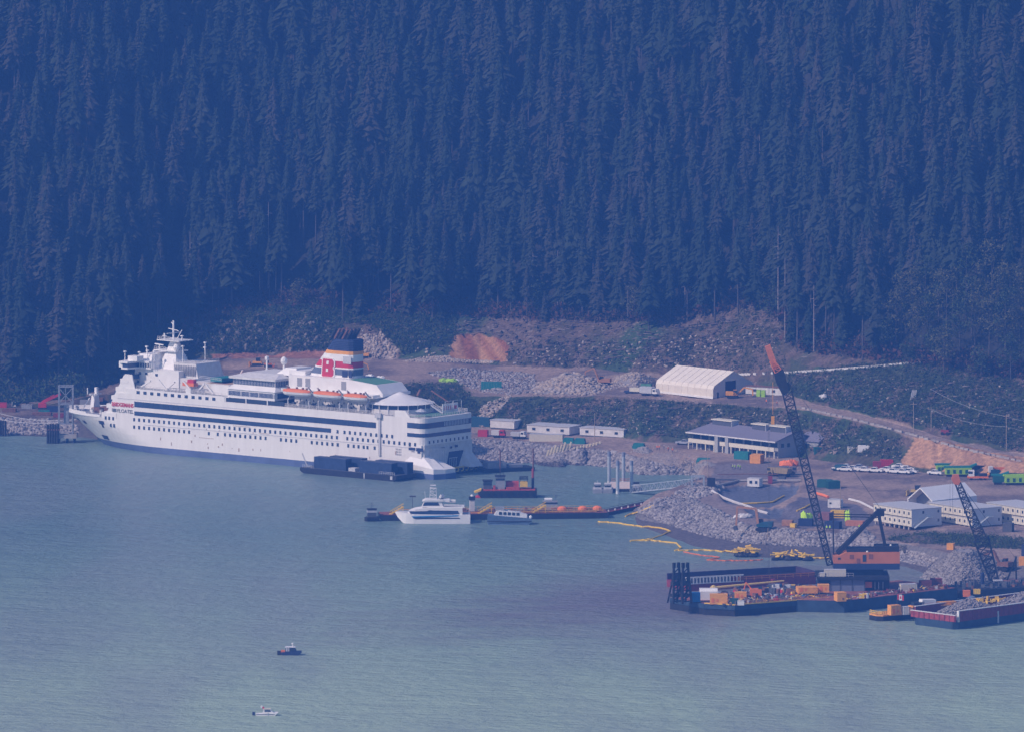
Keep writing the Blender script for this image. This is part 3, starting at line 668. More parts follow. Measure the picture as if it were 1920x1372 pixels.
for lab, l in seen.items():
    if len(l) > 1:
        l.sort(); T_ = [o for o in C.objects if o.get('label') == lab]; T_.sort(key=lambda o: o.location.x / o.location.y)
        for n_, o in enumerate(T_): o['label'] = '%s, %s from the left' % (lab, ORD[n_])
for o in C.objects:
    if '_i' in o: del o['_i']

# ------------------------------------------------------------------ bare dead trunks in front of the wood
SNAG = M('bleached_trunk', (.30, .25, .24), .9, .15)
for i, (px, py, h, lab) in enumerate([(357, 572, 28, 'pale bare trunk left of the cliff behind the ship'), (371, 575, 26, 'pale bare trunk just right of the first one behind the ship mast'), (470, 548, 22, 'leftmost pale trunk of the four above the rock cliff'), (487, 545, 24, 'thin pale trunk second of the four above the rock cliff'), (503, 541, 33, 'tallest pale trunk of the four above the rock cliff'), (517, 545, 20, 'rightmost pale trunk of the four above the rock cliff'),
    (1000, 572, 20, 'pale bare trunk above the debris slope, left one'), (1046, 580, 22, 'pale bare trunk above the debris slope, right one'), (1285, 590, 22, 'leftmost pale trunk behind the bare knoll'), (1305, 585, 20, 'second pale trunk behind the bare knoll'), (1341, 578, 24, 'third pale trunk behind the bare knoll'), (1400, 560, 20, 'fourth pale trunk behind the bare knoll'), (1459, 600, 34, 'tallest pale bare trunk on top of the knoll'), (1472, 640, 30, 'pale bare trunk down the right side of the knoll'), (1526, 660, 24, 'pale trunk above the barrier line near the crane tip')]):
    g = GS(px, py); r_ = thing('dead_tree', lab, 'dead tree', g, random.uniform(0, 6)); MB().bar((0, 0, -1), (random.uniform(-.4, .4), 0, h), .62, n=6, w2=.18).build('trunk', SNAG, r_)
    mb = MB()
    for k in range(7): z = h * random.uniform(.4, .95); a = random.uniform(0, 6.28); mb.bar((0, 0, z), (math.cos(a) * 1.6, math.sin(a) * 1.6, z - .3), .12, n=4)
    mb.build('branch', SNAG, r_, kind='stuff')
# ------------------------------------------------------------------ paints
WHITE = M('white_paint', (.80, .79, .77), .45, .05, .4); WHITE2 = M('white_worn', (.66, .65, .63), .6, .12, .8); NAVY = M('navy_glass', (.03, .055, .12), .18, .25, .5, spec=.6)
NAVYP = M('navy_paint', (.028, .045, .11), .5, .12); GREY = M('grey_paint', (.30, .31, .33), .6, .1); LGREY = M('light_grey_paint', (.5, .51, .53), .6, .1); DGREY = M('dark_grey_paint', (.09, .10, .12), .6, .15)
BLACK = M('black_paint', (.022, .024, .03), .6, .3, .7); RED = M('red_paint', (.55, .035, .05), .5, .1); ORANGE = M('orange_paint', (.75, .20, .045), .55, .12); ORANGE2 = M('orange_yellow_paint', (.80, .36, .06), .55, .1)
YELLOW = M('yellow_paint', (.80, .52, .05), .55, .12); MAROON = M('maroon_paint', (.22, .035, .045), .7, .25); GREEN = M('green_deck', (.10, .26, .17), .8, .15); TEAL = M('teal_sheet', (.02, .20, .19), .6, .15)
STEEL = M('galvanised_steel', (.42, .47, .50), .5, .12, metal=.2); RUST = M('rusty_steel', (.20, .10, .07), .85, .3, 1.2); CREAM = M('cream_panel', (.66, .62, .50), .7, .06); LIME = M('lime_paint', (.36, .62, .06), .55, .1)
BOOT = M('boot_topping', (.10, .14, .26), .6, .15, .3); CONC = M('concrete', (.40, .37, .34), .9, .12); BLUEP = M('blue_paint', (.02, .22, .50), .5, .08); BOXBLUE = M('dark_blue_container', (.03, .055, .12), .55, .2, .6)
HIVIS = M('hivis_cloth', (.55, .85, .05), .8, .05); HIORA = M('orange_cloth', (.85, .22, .06), .8, .05); SKIN = M('skin', (.45, .28, .2), .7, 0); TYRE = M('tyre_rubber', (.02, .02, .022), .9, 0); TARP = M('pale_tarp', (.62, .60, .58), .7, .08, 1.0, bump=.1)
GLASS = M('dark_glass', (.03, .045, .07), .12, 0, spec=.7); WOODT = M('raw_timber', (.42, .33, .24), .9, .2, 2)

def lattice(mb, p, q, w0, w1, n, c=.3, d=.16, h0=None, h1=None, mids=None):
    p, q = Vector(p), Vector(q); a = (q - p).normalized(); up = Vector((0, 0, 1)) if abs(a.z) < .95 else Vector((0, 1, 0))
    r = a.cross(up).normalized(); u = r.cross(a).normalized(); h0 = h0 or w0; h1 = h1 or w1
    def cor(t, i):
        w = w0 + (w1 - w0) * t; h = h0 + (h1 - h0) * t
        sx, sy = ((-1, -1), (1, -1), (1, 1), (-1, 1))[i]
        return p + (q - p) * t + r * sx * w / 2 + u * sy * h / 2
    for i in range(4): mb.bar(cor(0, i), cor(1, i), c)
    for k in range(n):
        for i in range(4):
            a_, b_ = (k / n, (k + 1) / n) if (k + i) % 2 else ((k + 1) / n, k / n)
            mb.bar(cor(a_, i), cor(b_, (i + 1) % 4), d)
            mb.bar(cor(k / n, i), cor(k / n, (i + 1) % 4), d)
    return mb
def rail(mb, pts, h=1.1, step=2.0, w=.09, rows=2):
    for a, b in zip(pts, pts[1:]):
        a, b = Vector(a), Vector(b); L = (b - a).length; n = max(1, int(L / step))
        for k in range(rows): mb.bar(a + Vector((0, 0, h * (k + 1) / rows)), b + Vector((0, 0, h * (k + 1) / rows)), w)
        for i in range(n + 1): c = a + (b - a) * i / n; mb.bar(c, c + Vector((0, 0, h)), w)
    return mb
def text(body, size, mat, parent, loc, rot, name='lettering', ext=.03, xs=1.0, bold=0.0):
    cu = bpy.data.curves.new(name, 'FONT'); cu.body = body; cu.size = size; cu.extrude = ext; cu.offset = bold; cu.resolution_u = 3
    ob = bpy.data.objects.new('tmp', cu); C.objects.link(ob); dg = bpy.context.evaluated_depsgraph_get(); dg.update()
    me = bpy.data.meshes.new_from_object(ob.evaluated_get(dg)); bpy.data.objects.remove(ob)
    me.materials.clear(); me.materials.append(mat)
    o = bpy.data.objects.new(name, me); C.objects.link(o); o.parent = parent; o.location = loc; o.rotation_euler = rot; o.scale = (xs, 1, 1)
    return o

# ------------------------------------------------------------------ the big white accommodation ship
TH = math.radians(39)
ship = thing('cruise_ship', 'long white cruise ship with navy stripes and a red letter B on its funnel', 'ship', Wp(795, 896), -TH)
BM = 28.0
def hb(x, z):
    zz = max(0, min(z, 11.5)); st = -162 - 18.4 * (zz / 11.3) ** 1.1; en = 44 - 13 * zz / 11.3
    s = max(0.0, min(1.0, (x - st) / en)); w = 14 * math.sin(PI / 2 * s) ** .72
    if z < 2 and x > -12: w *= 1 - .25 * ((x + 12) / 12) ** 2 * (1 - z / 2 if z > 0 else 1)
    return w
def loft(zs, x1, nx, xa=None):
    mb = MB(); rows = []
    for z in zs:
        st = (-162 - 18.4 * (max(0, min(z, 11.5)) / 11.3) ** 1.1) if xa is None else xa
        xs = [st + (x1 - st) * (i / nx) ** 1.7 for i in range(nx + 1)]
        rows.append([(x, 14 - hb(x, z), z) for x in xs] + [(x, 14 + hb(x, z), z) for x in reversed(xs)])
    n = len(rows[0]); vs = [p for r in rows for p in r]; fs = []
    for k in range(len(zs) - 1):
        for i in range(n): j = (i + 1) % n; fs.append((k * n + i, k * n + j, (k + 1) * n + j, (k + 1) * n + i))
    fs.append(tuple(range(n))[::-1]); fs.append(tuple(range((len(zs) - 1) * n, len(zs) * n)))
    return mb.add(vs, fs)
HW = M('hull_white', (.78, .765, .74), .5, .05, .5, stretch=(1.2, 1.2, .12)); hull = loft([2.3, 4, 6, 8, 10, 11.3], -1.2, 60).build('hull', HW, ship)
loft([-1.5, 0, 2.3], -1.6, 60).build('boot_topping', BOOT, ship)
up = MB(); pts_ = []
xs = [-151 + i * 1.5 for i in range(24)] + [-112, -60]
near_ = [(x, 14 - hb(x, 11.3)) for x in xs[5:]]
for i in range(6): a = -PI / 2 + i * PI / 10; near_.append((-3 + 3 * math.cos(a), 3 + 3 * math.sin(a)))
outl = near_ + [(x, 28 - y) for x, y in reversed(near_)]
up.prism(outl, 11.3, 20.7).build('upper_hull', HW, ship)
lw = [(x, 14 - hb(x, 11.3)) for x in (-150.6, -148, -145.5, -143.2)]; MB().prism(lw + [(x, 28 - y) for x, y in reversed(lw)], 11.3, 13.2).build('fore_house_base', HW, ship)
up = MB(); fo = [(x, 14 - hb(x, 11.3)) for x in xs[8:24]] + [(-92, 0)]
up.prism(fo + [(x, 28 - y) for x, y in reversed(fo)], 20.7, 22.5).build('raised_deck', WHITE, ship)
# bow deck bulwark
bl = MB(); bx = [-180.2 + i * 1.6 for i in range(19)]
for s in (-1, 1):
    for a, b in zip(bx, bx[1:]):
        ya, yb = 14 + s * (hb(a, 11.3) + .1), 14 + s * (hb(b, 11.3) + .1); ha = 1.3 if a < -160 else .8
        bl.add([(a, ya, 11.2), (b, yb, 11.2), (b, yb, 11.3 + ha), (a, ya, 11.3 + ha), (a, ya - s * .25, 11.2), (b, yb - s * .25, 11.2), (b, yb - s * .25, 11.3 + ha), (a, ya - s * .25, 11.3 + ha)],
               [(0, 1, 2, 3), (7, 6, 5, 4), (3, 2, 6, 7), (0, 3, 7, 4), (1, 5, 6, 2)])
bl.build('bow_bulwark', WHITE, ship)
MB().prism([(-176, 12), (-160, 3.5), (-152, 2), (-152, 26), (-160, 24.5), (-176, 16)], 11.31, 11.36).build('bow_deck', GREY, ship)
# side wings of the stepped front
for s in (0, 1):
    y = .25 if s == 0 else 27.4
    MB().side([(-149.6, 11.3), (-146.6, 16.0), (-144.0, 20.7), (-140.2, 26.8), (-139.6, 27.4), (-136.2, 27.4), (-134.8, 22.5), (-134.8, 11.3)], y, y + .35).build('front_wing', WHITE, ship)
for k, (x, z) in enumerate([(-151.6, 11.9), (-149.6, 14.9), (-147.3, 18.0), (-145.2, 21.1), (-143.0, 24.2)]):
    y0 = .2 + (0 if k else 1.2); c = [(x + 5, y0), (x + 1.2, y0), (x + .1, y0 + 3), (x - .6, 9), (x - .6, 19), (x + .1, 28 - y0 - 3), (x + 1.2, 28 - y0), (x + 5, 28 - y0)]
    MB().prism(c[::-1] if False else c, z, z + 1.45).build('front_bulwark', WHITE, ship)
    MB().prism([(p[0] + 1.2, p[1] + (.5 if p[1] < 14 else -.5)) for p in c], z + 1.45, z + 3.1).build('front_window_band', NAVY, ship)
# stripes on the hull side
def panel(name, x0, x1, z0, z1, mat, parent=ship, y=-.06, t=.1): return MB().box(x0, x1, y, y + t, z0, z1).build(name, mat, parent)
b1 = panel('window_band', -134.8, -21.8, 16.0, 18.0, NAVY); b2 = panel('window_band', -134.8, -42.4, 13.0, 14.5, NAVY)
mb = MB()
for i in range(47): mb.box(-133 + i * 2.4, -132.85 + i * 2.4, -.1, -.05, 16.05, 17.95)
mb.build('mullions', NAVYP, b1, kind='stuff')
win = MB().box(-.45, .45, -.07, .03, -.6, .6)
w0 = win.build('window', NAVY, ship, loc=(-134.9, 0, 11.5))
L_ = [(-134.9 + 2.38 * i, 11.5) for i in range(1, 56) if i not in (41,)] + [(-134.9 + 2.38 * i, 8.8) for i in range(0, 12)] + [(-99.4, 8.9), (-95.2, 8.9)] + [(-91.8 + 2.38 * i, 9.0) for i in range(0, 15) if i not in (9, 10)]
L_ += [(-51.3 + 2.38 * i, 9.0) for i in range(6)] + [(-39.3, 9.0), (-34.5, 9), (-32, 9), (-29.8, 9), (-27.4, 9), (-25.7, 9), (-22.4, 9), (-20, 9)] + [(-39.4, 13.6)] + [(-36.2 + 2.42 * i, 13.6) for i in range(10)] + [(-6.5, 11.3)]
repeat(w0, [(x, 0, z) for x, z in L_], ship)
L2 = [(-148.6, 11.2), (-146.9, 11.2), (-145, 11.2), (-146.3, 8.7), (-144.6, 8.7)]
for x, z in L2:
    y = 14 - hb(x, z) ; repeat(w0, [(x, y - .02, z)], ship, rz=[-.15])
wt = MB().box(-.75, .75, -.07, .03, -.55, .55).build('window', NAVY, ship, loc=(-133, 0, 21.3)); repeat(wt, [(-133 + 3.27 * i, 0, 21.3) for i in range(1, 12)], ship)
# hawse openings, anchor pocket and lower shell door at the bow
def onhull(x0, x1, z0, z1, name, mat):
    v = [(x0, 14 - hb(x0, z0) - .12, z0), (x1, 14 - hb(x1, z0) - .12, z0), (x1, 14 - hb(x1, z1) - .12, z1), (x0, 14 - hb(x0, z1) - .12, z1)]
    return MB().add(v + [(a, b + .3, c) for a, b, c in v], [(0, 1, 2, 3), (7, 6, 5, 4), (0, 4, 5, 1), (3, 2, 6, 7), (0, 3, 7, 4), (1, 5, 6, 2)]).build(name, mat, ship)
onhull(-169.8, -168.0, 8.0, 9.2, 'hawse_opening', NAVYP); onhull(-165.0, -162.6, 7.6, 8.8, 'hawse_opening', NAVYP)
onhull(-152.6, -149.8, 8.7, 9.9, 'anchor_pocket', NAVYP); onhull(-151.6, -150.6, 7.4, 8.7, 'anchor', BLACK); onhull(-155.6, -151.4, 2.6, 4.2, 'thruster_mark', NAVYP)
MB().box(-130, -110, -.12, 0, 9.9, 10.05).box(-110, -75, -.12, 0, 10.0, 10.15).box(-75, -6, -.12, 0, 10.15, 10.3).box(-143, -75, -.1, 0, 18.6, 18.75).build('rubbing_strake', LGREY, ship)
text('BRIDGEMANS', 1.95, RED, ship, (-145.6, -.12, 15.75), (PI / 2, 0, 0), xs=.88, bold=.05); text('FLOATEL', 1.85, DGREY, ship, (-143.0, -.12, 13.6), (PI / 2, 0, 0), xs=1.05)
for k in range(3): MB().box(-145.6, -143.3, -.1, -.02, 13.75 + k * .42, 13.97 + k * .42).build('logo_bar', DGREY, ship)
mb = MB(); rs = random.Random(4)
for i in range(26): x = rs.uniform(-128, -9); z = rs.choice((3.4, 4.2, 5.0, 7.4, 10.0)); mb.box(x, x + rs.uniform(.15, .5), -.08, .0, z, z + rs.uniform(.3, 1.3))
for x0, x1, z in ((-104, -97, 7.1), (-88, -80, 12.4), (-76, -71, 10.6)): mb.box(x0, x1, -.08, 0, z, z + .14)
mb.build('rust_mark', M('rust_stain', (.40, .30, .24), .8), ship, kind='stuff')
# pilot crane rail hanging on the side aft
MB().box(-20.4, -19.5, -.5, 0, 6.5, 20.0).build('side_pipe', LGREY, ship); MB().box(-21.6, -18.9, -1.0, 0, 19.8, 21.4).build('gangway_box', LGREY, ship)
mb = MB(); 
for i in range(12): mb.box(-12.8 + (i % 4) * .7, -12.4 + (i % 4) * .7, -.06, 0, 7.2 + (i // 4) * .9, 7.8 + (i // 4) * .9)
mb.build('draught_marks', GREY, ship)
# ---- stern: face with stripes, ramps, doors, sponsons
def bandring(z0, z1, name):
    pr = [(-7.6, -.07)] + [(-3 + 3.07 * math.cos(-PI / 2 + i * PI / 10), 3 + 3.07 * math.sin(-PI / 2 + i * PI / 10)) for i in range(6)]
    pr = pr + [(x, 28 - y) for x, y in reversed(pr)]; v = []; f = []
    for x, y in pr: v += [(x, y, z0), (x, y, z1)]
    for i in range(len(pr) - 1): a = 2 * i; f.append((a, a + 2, a + 3, a + 1))
    n = len(v); v += [(x - .2, y + (.2 if y < 14 else -.2), z) for x, y, z in v]; f += [tuple(n + i for i in reversed(q)) for q in list(f)]
    return MB().add(v, f).build(name, NAVY, ship)
r1 = bandring(17.1, 19.0, 'stern_window_band'); bandring(14.1, 15.4, 'stern_window_band')
for i in range(16): x = 11 + i * .85; MB().box(.08, .16, x, x + .4, 17.3, 18.9).build('shutter', LGREY, r1)
for i in range(10): MB().box(-.02, .08, 2.6 + i * 2.3, 3.3 + i * 2.3, 11.8, 12.8).build('window', NAVY, ship)
MB().box(-.1, .05, 17, 18.6, 9.4, 10.2).box(-.1, .05, 14.6, 15.5, 9.2, 9.9).box(-.1, .05, 9.2, 11.3, 9.5, 9.9).build('stern_opening', NAVYP, ship)
MB().prism([(-6, .8), (-.5, .8), (-.5, 27.2), (-6, 27.2)], 2.3, 11.3).build('stern_lower', WHITE2, ship)
MB().front([(12.9, 2.6), (19.5, 2.6), (22.2, 8.0), (14.3, 8.0)], -.52, -.35).build('stern_doorway', NAVYP, ship)
mb = MB(); 
for i in range(4): mb.bar((-.3, 14.3 + i * 1.2, 2.7), (-.3, 14.5 + i * 1.2, 5.8), .18)
mb.bar((-.3, 14.2, 5.8), (-.3, 18.6, 5.8), .25); mb.build('door_frame', LGREY, ship)
MB().front([(3.6, 2.7), (12.0, 2.7), (13.2, 9.5), (4.0, 10.2)], -.45, .1).build('closed_ramp_door', WHITE2, ship)
mb = MB(); 
for i in range(7): mb.bar((.12, 4.4 + i * 1.3, 2.9), (.12, 4.7 + i * 1.3, 9.4), .12)
mb.build('ramp_rib', LGREY, ship, kind='stuff')
MB().add([(-.5, 22, 7.5), (-.5, 26.5, 7.5), (-.5, 26.5, 2.5), (-.5, 21.0, 2.5), (3.2, 28.6, 2.2), (3.2, 22.5, 2.2), (2.6, 29.0, 2.6)], [(0, 1, 6, 5), (0, 5, 3), (1, 2, 4, 6), (5, 6, 4), (3, 5, 4, 2)]).build('open_stern_ramp', WHITE2, ship)
for s in (0,):
    f_ = (lambda y: y)
    v = [(-8, f_(-1.5), 2.0), (5.5, f_(-1.5), 1.6), (7.6, f_(2.5), 1.6), (7.6, f_(8), 1.6), (-1, f_(8), 2.0), (-8, f_(-1.5), 5.2), (5.5, f_(-1.5), 3.6), (7.6, f_(2.5), 3.4), (7.6, f_(8), 3.4), (-1, f_(8), 6), (-6, f_(.2), 7.4), (-1, f_(.6), 7.4), (-.8, f_(4), 7.6)]
    MB().add(v, [(0, 1, 6, 5), (1, 2, 7, 6), (2, 3, 8, 7), (3, 4, 9, 8), (5, 6, 11, 10), (6, 7, 12, 11), (7, 8, 9, 12), (0, 5, 10), (10, 11, 12, 9), (0, 4, 3, 2, 1)]).build('stern_sponson', WHITE, ship)
    v = [(-8, f_(-1.7), -1), (5.7, f_(-1.7), -1), (7.8, f_(2.5), -1), (7.8, f_(8), -1), (-1, f_(8), -1)]; v += [(a, b, 1.9) for a, b, c in v]
    MB().add(v, [(0, 1, 6, 5), (1, 2, 7, 6), (2, 3, 8, 7), (3, 4, 9, 8), (5, 6, 7, 8, 9), (0, 5, 9, 4)]).build('sponson_boot', BOOT, ship)
MB().box(-6.9, -3.9, -.12, 0, 9.4, 10.4).box(-3.5, -.4, -.12, 0, 9.2, 10.4).box(-2.9, -1.6, -.12, 0, 8.5, 9.2).box(-5.6, -4, -.12, 0, 8.9, 9.1).build('mooring_opening', NAVYP, ship)
# ---- decks and rails
MB().box(-91.5, -3, .6, 27.4, 20.71, 20.76).build('main_deck', M('deck_grey', (.33, .34, .35), .8, .15), ship)
MB().box(-139, -92.5, .6, 27.4, 22.51, 22.56).build('fore_deck', M('deck_grey', (.33, .34, .35)), ship)
MB().prism([(-9, 3), (-1.5, 4), (-1.5, 24), (-9, 25)], 20.78, 20.9).build('sun_deck', GREEN, ship)
mb = MB(); rail(mb, [(-18, .3, 20.7), (-3, .3, 20.7), (-.8, 1.6, 20.7), (-.3, 4, 20.7), (-.3, 24, 20.7), (-3, 27.6, 20.7), (-60, 27.6, 20.7)], 1.2, 1.3, .11, 3); mb.build('stern_railing', WHITE2, ship)
mb = MB(); rail(mb, [(-64, .3, 20.7), (-20, .3, 20.7)], 1.2, 1.6, .1, 3); rail(mb, [(-134, .3, 22.5), (-92, .3, 22.5)], 1.2, 1.6, .1, 3); mb.build('side_railing', WHITE2, ship)
MB().side([(-13.3, 20.7), (-13.3, 22.9), (-8.5, 23.0), (-6.3, 20.7)], 0, .35).build('side_screen', WHITE, ship)
# ---- fore: bridge block, wings, mast
bb = MB().prism([(-141, 9), (-139, 5), (-118, 5), (-118, 23), (-139, 23), (-141, 19)], 22.5, 29.3).build('bridge_block', WHITE, ship)
for x, z in [(-136.6, 27.6), (-133.5, 27.6), (-128.6, 27.4), (-137.5, 24.5)]: MB().box(x - .6, x + .6, 4.92, 5.02, z - .45, z + .45).build('window', NAVY, bb)
MB().prism([(-141.5, 8), (-139.8, -1.5), (-136.8, -1.5), (-135.6, 3.5), (-130.5, 4), (-130.5, 24), (-135.6, 24.5), (-136.8, 29.5), (-139.8, 29.5), (-141.5, 20)], 29.3, 29.9).build('bridge_deck', WHITE, ship)
MB().prism([(-141, 8), (-139.6, -1.2), (-137, -1.2), (-136, 3.8), (-131.6, 4.3), (-131.6, 23.7), (-136, 24.2), (-137, 29.2), (-139.6, 29.2), (-141, 20)], 29.9, 31.5).build('bridge_window_band', NAVY, ship)
MB().prism([(-142, 8), (-140.4, -2), (-136.4, -2), (-135.4, 3.3), (-131, 3.6), (-131, 24.4), (-135.4, 24.7), (-136.4, 30), (-140.4, 30), (-142, 20)], 31.5, 32.2).build('bridge_roof', WHITE, ship)
MB().frus((-139, -131, 5, 23), (-137.6, -131.4, 6, 22), 32.2, 34.4).build('top_house', WHITE, ship)
mb = MB()
for i in range(7): mb.box(-135.6 + i * 1.15, -135.45 + i * 1.15, 3.6, 4.4, 29.9, 31.5)
for y in (-1.3, 1, 3, 5, 8, 11): mb.box(-141.1, -139.4, y, y + .15, 29.9, 31.5)
mb.build('bridge_mullions', WHITE, ship, kind='stuff')
MB().box(-131.5, -130.7, 4.2, 23.8, 29.9, 31.5).build('bridge_aft_wall', WHITE, ship)
MB().box(-138.4, -134, .5, 4, 32.2, 34.0).build('wing_locker', WHITE, ship)
mst = MB().frus((-131.5, -122.5, 9, 17), (-129.6, -125.2, 11.5, 15.5), 29.3, 35.6).frus((-129.4, -125.4, 11.5, 15.5), (-128.6, -126.2, 12.5, 14.5), 35.6, 39.4).build('mast', WHITE, ship)
MB().box(-134.5, -124, 10, 17, 35.4, 35.8).box(-132.5, -122, 9.5, 17.5, 39.2, 39.5).bar((-128, 13.5, 39.4), (-128, 13.5, 46.2), .5).bar((-130.4, 13.5, 43.3), (-125.6, 13.5, 42.7), .25).bar((-128, 10, 41.8), (-128, 17, 41.8), .25).bar((-128, 13.5, 44.6), (-129, 13.5, 45.6), .2).bar((-126.5, 13.5, 39.5), (-124, 13.5, 43), .2).bar((-131, 12, 39.4), (-131, 12, 41.6), .4).bar((-122.6, 12, 39.4), (-122.6, 12, 41.4), .3).box(-131.8, -130.2, 11.6, 12.4, 40.6, 40.8).box(-123.2, -122, 11.6, 12.4, 41.0, 41.3).bar((-135.5, 12, 37.6), (-131.5, 12, 37.4), .4).bar((-133.4, 12, 35.7), (-133.4, 12, 37.5), .3).build('mast_arms', WHITE, mst)
mb = MB(); rail(mb, [(-134.3, 10.2, 35.8), (-129, 10.2, 35.8)], 1.1, 1, .1); rail(mb, [(-132.3, 9.7, 39.5), (-122.2, 9.7, 39.5)], 1.1, 1, .1); mb.build('mast_railing', WHITE2, mst)
MB().lathe([(.3, 35.2), (.9, 36), (1.2, 37), (.9, 38), (.1, 38.5)], 10, (-124.4, 11)).build('radome', WHITE, mst)
mb = MB()
for x, y, h in [(-134, 1.8, 2), (-133, 5, 2.4), (-130.6, 6, 2.2), (-120.5, 22, 3), (-119.6, 9, 4.5), (-118.6, 20, 5), (-139.5, .2, 2), (-136, 8, 3.4)]: mb.bar((x, y, 32), (x, y, 33.5 + h), .22).box(x - .4, x + .4, y - .4, y + .4, 33.2 + h, 33.7 + h)
mb.build('roof_aerials', WHITE, ship)
MB().frus((-123.5, -111.5, 8, 22), (-123.5, -113, 8.5, 21.5), 27, 32).build('louvred_house', WHITE2, ship)
mb = MB(); 
for i in range(13): mb.box(-122.6 + i * .8, -122.3 + i * .8, 7.7, 8.0, 27.6, 31.2)
mb.build('louvre', GREY, ship, kind='stuff')
MB().box(-123, -111, 5.5, 22, 22.5, 27).build('lower_fore_house', WHITE2, ship)
rail_ = MB(); rail(rail_, [(-123.4, 8.2, 32), (-112.9, 8.2, 32), (-112.9, 21, 32)], 1.1, 1, .08); rail(rail_, [(-111, 8, 27), (-98, 5, 27)], 1.1, 1.2, .08); rail_.build('fore_house_railing', WHITE2, ship)
MB().box(-111, -97, 6, 22, 22.5, 26.3).build('fore_mid_house', WHITE2, ship); MB().box(-106.5, -101, 9, 18, 26.31, 27.6).build('deck_locker', TEAL, ship); MB().box(-100.5, -92, 2.5, 24, 22.5, 26.2).build('screen_house', WHITE, ship)
MB().box(-104, -93.5, 4, 20, 26.21, 26.3).build('tan_deck', M('tan_deck', (.42, .28, .18), .8), ship)
mb = MB(); 
for x0, x1, z0, z1 in [(-132.8, -128.4, 23.2, 25.6), (-124.5, -121, 26.2, 23.0), (-121, -116.8, 23.0, 25.9), (-112.5, -109, 26.4, 23.4), (-106, -102.8, 23.2, 26.2), (-102, -98.6, 26, 22.8)]: mb.bar((x0, 1.5, z0), (x1, 1.5, z1), .5)
mb.build('davit_arms', WHITE, ship)
mb = MB(); lattice(mb, (-120, 2, 22.8), (-112, 2, 22.8), 1.6, 1.6, 6, .12, .1); lattice(mb, (-108, 2, 23.2), (-101, 2, 23.2), 1.8, 1.8, 5, .12, .1); mb.build('boat_cradle', LGREY, ship)
MB().box(-110.5, -108.1, 0.1, .8, 22.4, 24.3).build('bulwark_pillar', WHITE, ship)
# bow fittings
MB().front([(12, 11.3), (16, 11.3), (15, 17.6), (13, 17.6)], -167, -165.4).build('bow_mast', WHITE, ship)
MB().bar((-166, 11, 17.4), (-166, 17, 17.4), .4).bar((-169, 14, 17.3), (-165, 14, 17.3), .4).box(-167, -166, 14.5, 15.6, 17.5, 19.8).bar((-169, 13, 17.3), (-169, 13, 19.6), .3).bar((-171, 12, 11.3), (-168, 13, 16), .35).build('bow_mast_yard', WHITE, ship)
mb = MB(); 
for x, y in [(-172, 11), (-170, 17), (-163, 9), (-161, 18), (-158, 8), (-175, 14)]: mb.lathe([(.8, 11.3), (.5, 11.6), (.5, 12.6), (.8, 12.8)], 8, (x, y))
mb.build('bollard', WHITE2, ship, kind='stuff'); MB().box(-165, -161, 10.5, 13, 11.3, 13).box(-165, -161, 15, 17.5, 11.3, 13).build('windlass', RUST, ship)
# ---- mid deckhouses
g0 = MB().box(-92.3, -64.5, .35, .7, 20.75, 22.3).build('promenade_glass', GLASS, ship)
mb = MB()
for x in (-91.9, -82.3, -72.3): mb.box(x, x + .4, .1, .4, 20.75, 22.5)
mb.side([(-92.4, 22.2), (-92.4, 22.55), (-90, 22.55), (-90, 22.2)], .1, 1); mb.build('promenade_post', WHITE, g0)
lo = MB().box(-90.8, -69, .5, 27.5, 22.3, 25.4).build('saloon_house', WHITE, ship)
MB().box(-90.7, -69.4, .42, .5, 23.2, 24.8).box(-69.05, -68.92, 2, 26, 23.0, 24.8).build('saloon_window', NAVY, lo)
mb = MB(); 
for x in [-90.8, -84.9, -80.9, -76.6, -69.6]: mb.box(x, x + .45, .34, .42, 23.2, 24.8)
for i in range(36): mb.box(-90.4 + i * .6, -90.27 + i * .6, .38, .43, 23.2, 24.8)
mb.build('saloon_mullion', LGREY, lo, kind='stuff')
MB().frus((-91.2, -68.6, .1, 27.9), (-89.8, -70, 2.2, 25.8), 25.4, 26.8).build('saloon_roof', WHITE, lo)
uh = MB().box(-89.9, -70.3, 2.3, 25.7, 26.8, 29.0).build('lounge_house', WHITE, ship)
MB().box(-89.7, -70.6, 2.22, 2.32, 27.0, 28.8).box(-70.35, -70.2, 2.6, 17, 26.9, 28.8).build('lounge_window', NAVY, uh)
mb = MB(); 
for i in range(28): mb.box(-89.8 + i * .7, -89.62 + i * .7, 2.14, 2.24, 27.0, 28.8)
for i in range(16): mb.box(-70.25, -70.12, 3.2 + i * .9, 3.35 + i * .9, 26.9, 28.8)
mb.build('lounge_mullion', LGREY, uh, kind='stuff')
MB().prism([(-91.3, 1.4), (-69.4, 1.4), (-69.4, 26.6), (-91.3, 26.6)], 29.0, 29.8).frus((-91, -69.8, 2, 26), (-87, -72.5, 7, 21), 29.8, 31.0).build('lounge_roof', WHITE2, uh)
dm = MB().lathe([(.45, 30.5), (.45, 33), (.3, 33.4), (.9, 34), (1.25, 34.8), (1.1, 35.7), (.4, 36.4), (.05, 36.5)], 10, (-76.2, 14)).build('satellite_dome', WHITE, ship)
MB().lathe([(.7, 30.6), (.35, 31), (.35, 34), (.7, 34.3), (.7, 35.4), (.1, 35.6)], 8, (-96.0 + 7.5, 19)).build('roof_horn', WHITE, ship)
MB().box(-64, -26, 5.5, 22.5, 20.7, 25.8).build('boat_deck_house', WHITE2, ship)
mb = MB()
for i in range(26): mb.box(-63 + i * 1.45 + (i * 7 % 3) * .2, -62.6 + i * 1.45 + (i * 7 % 3) * .2, 5.4, 5.5, 21.8 + (i % 2) * .9, 22.5 + (i % 2) * .9)
mb.build('wall_fittings', DGREY, ship, kind='stuff'); mb = MB()
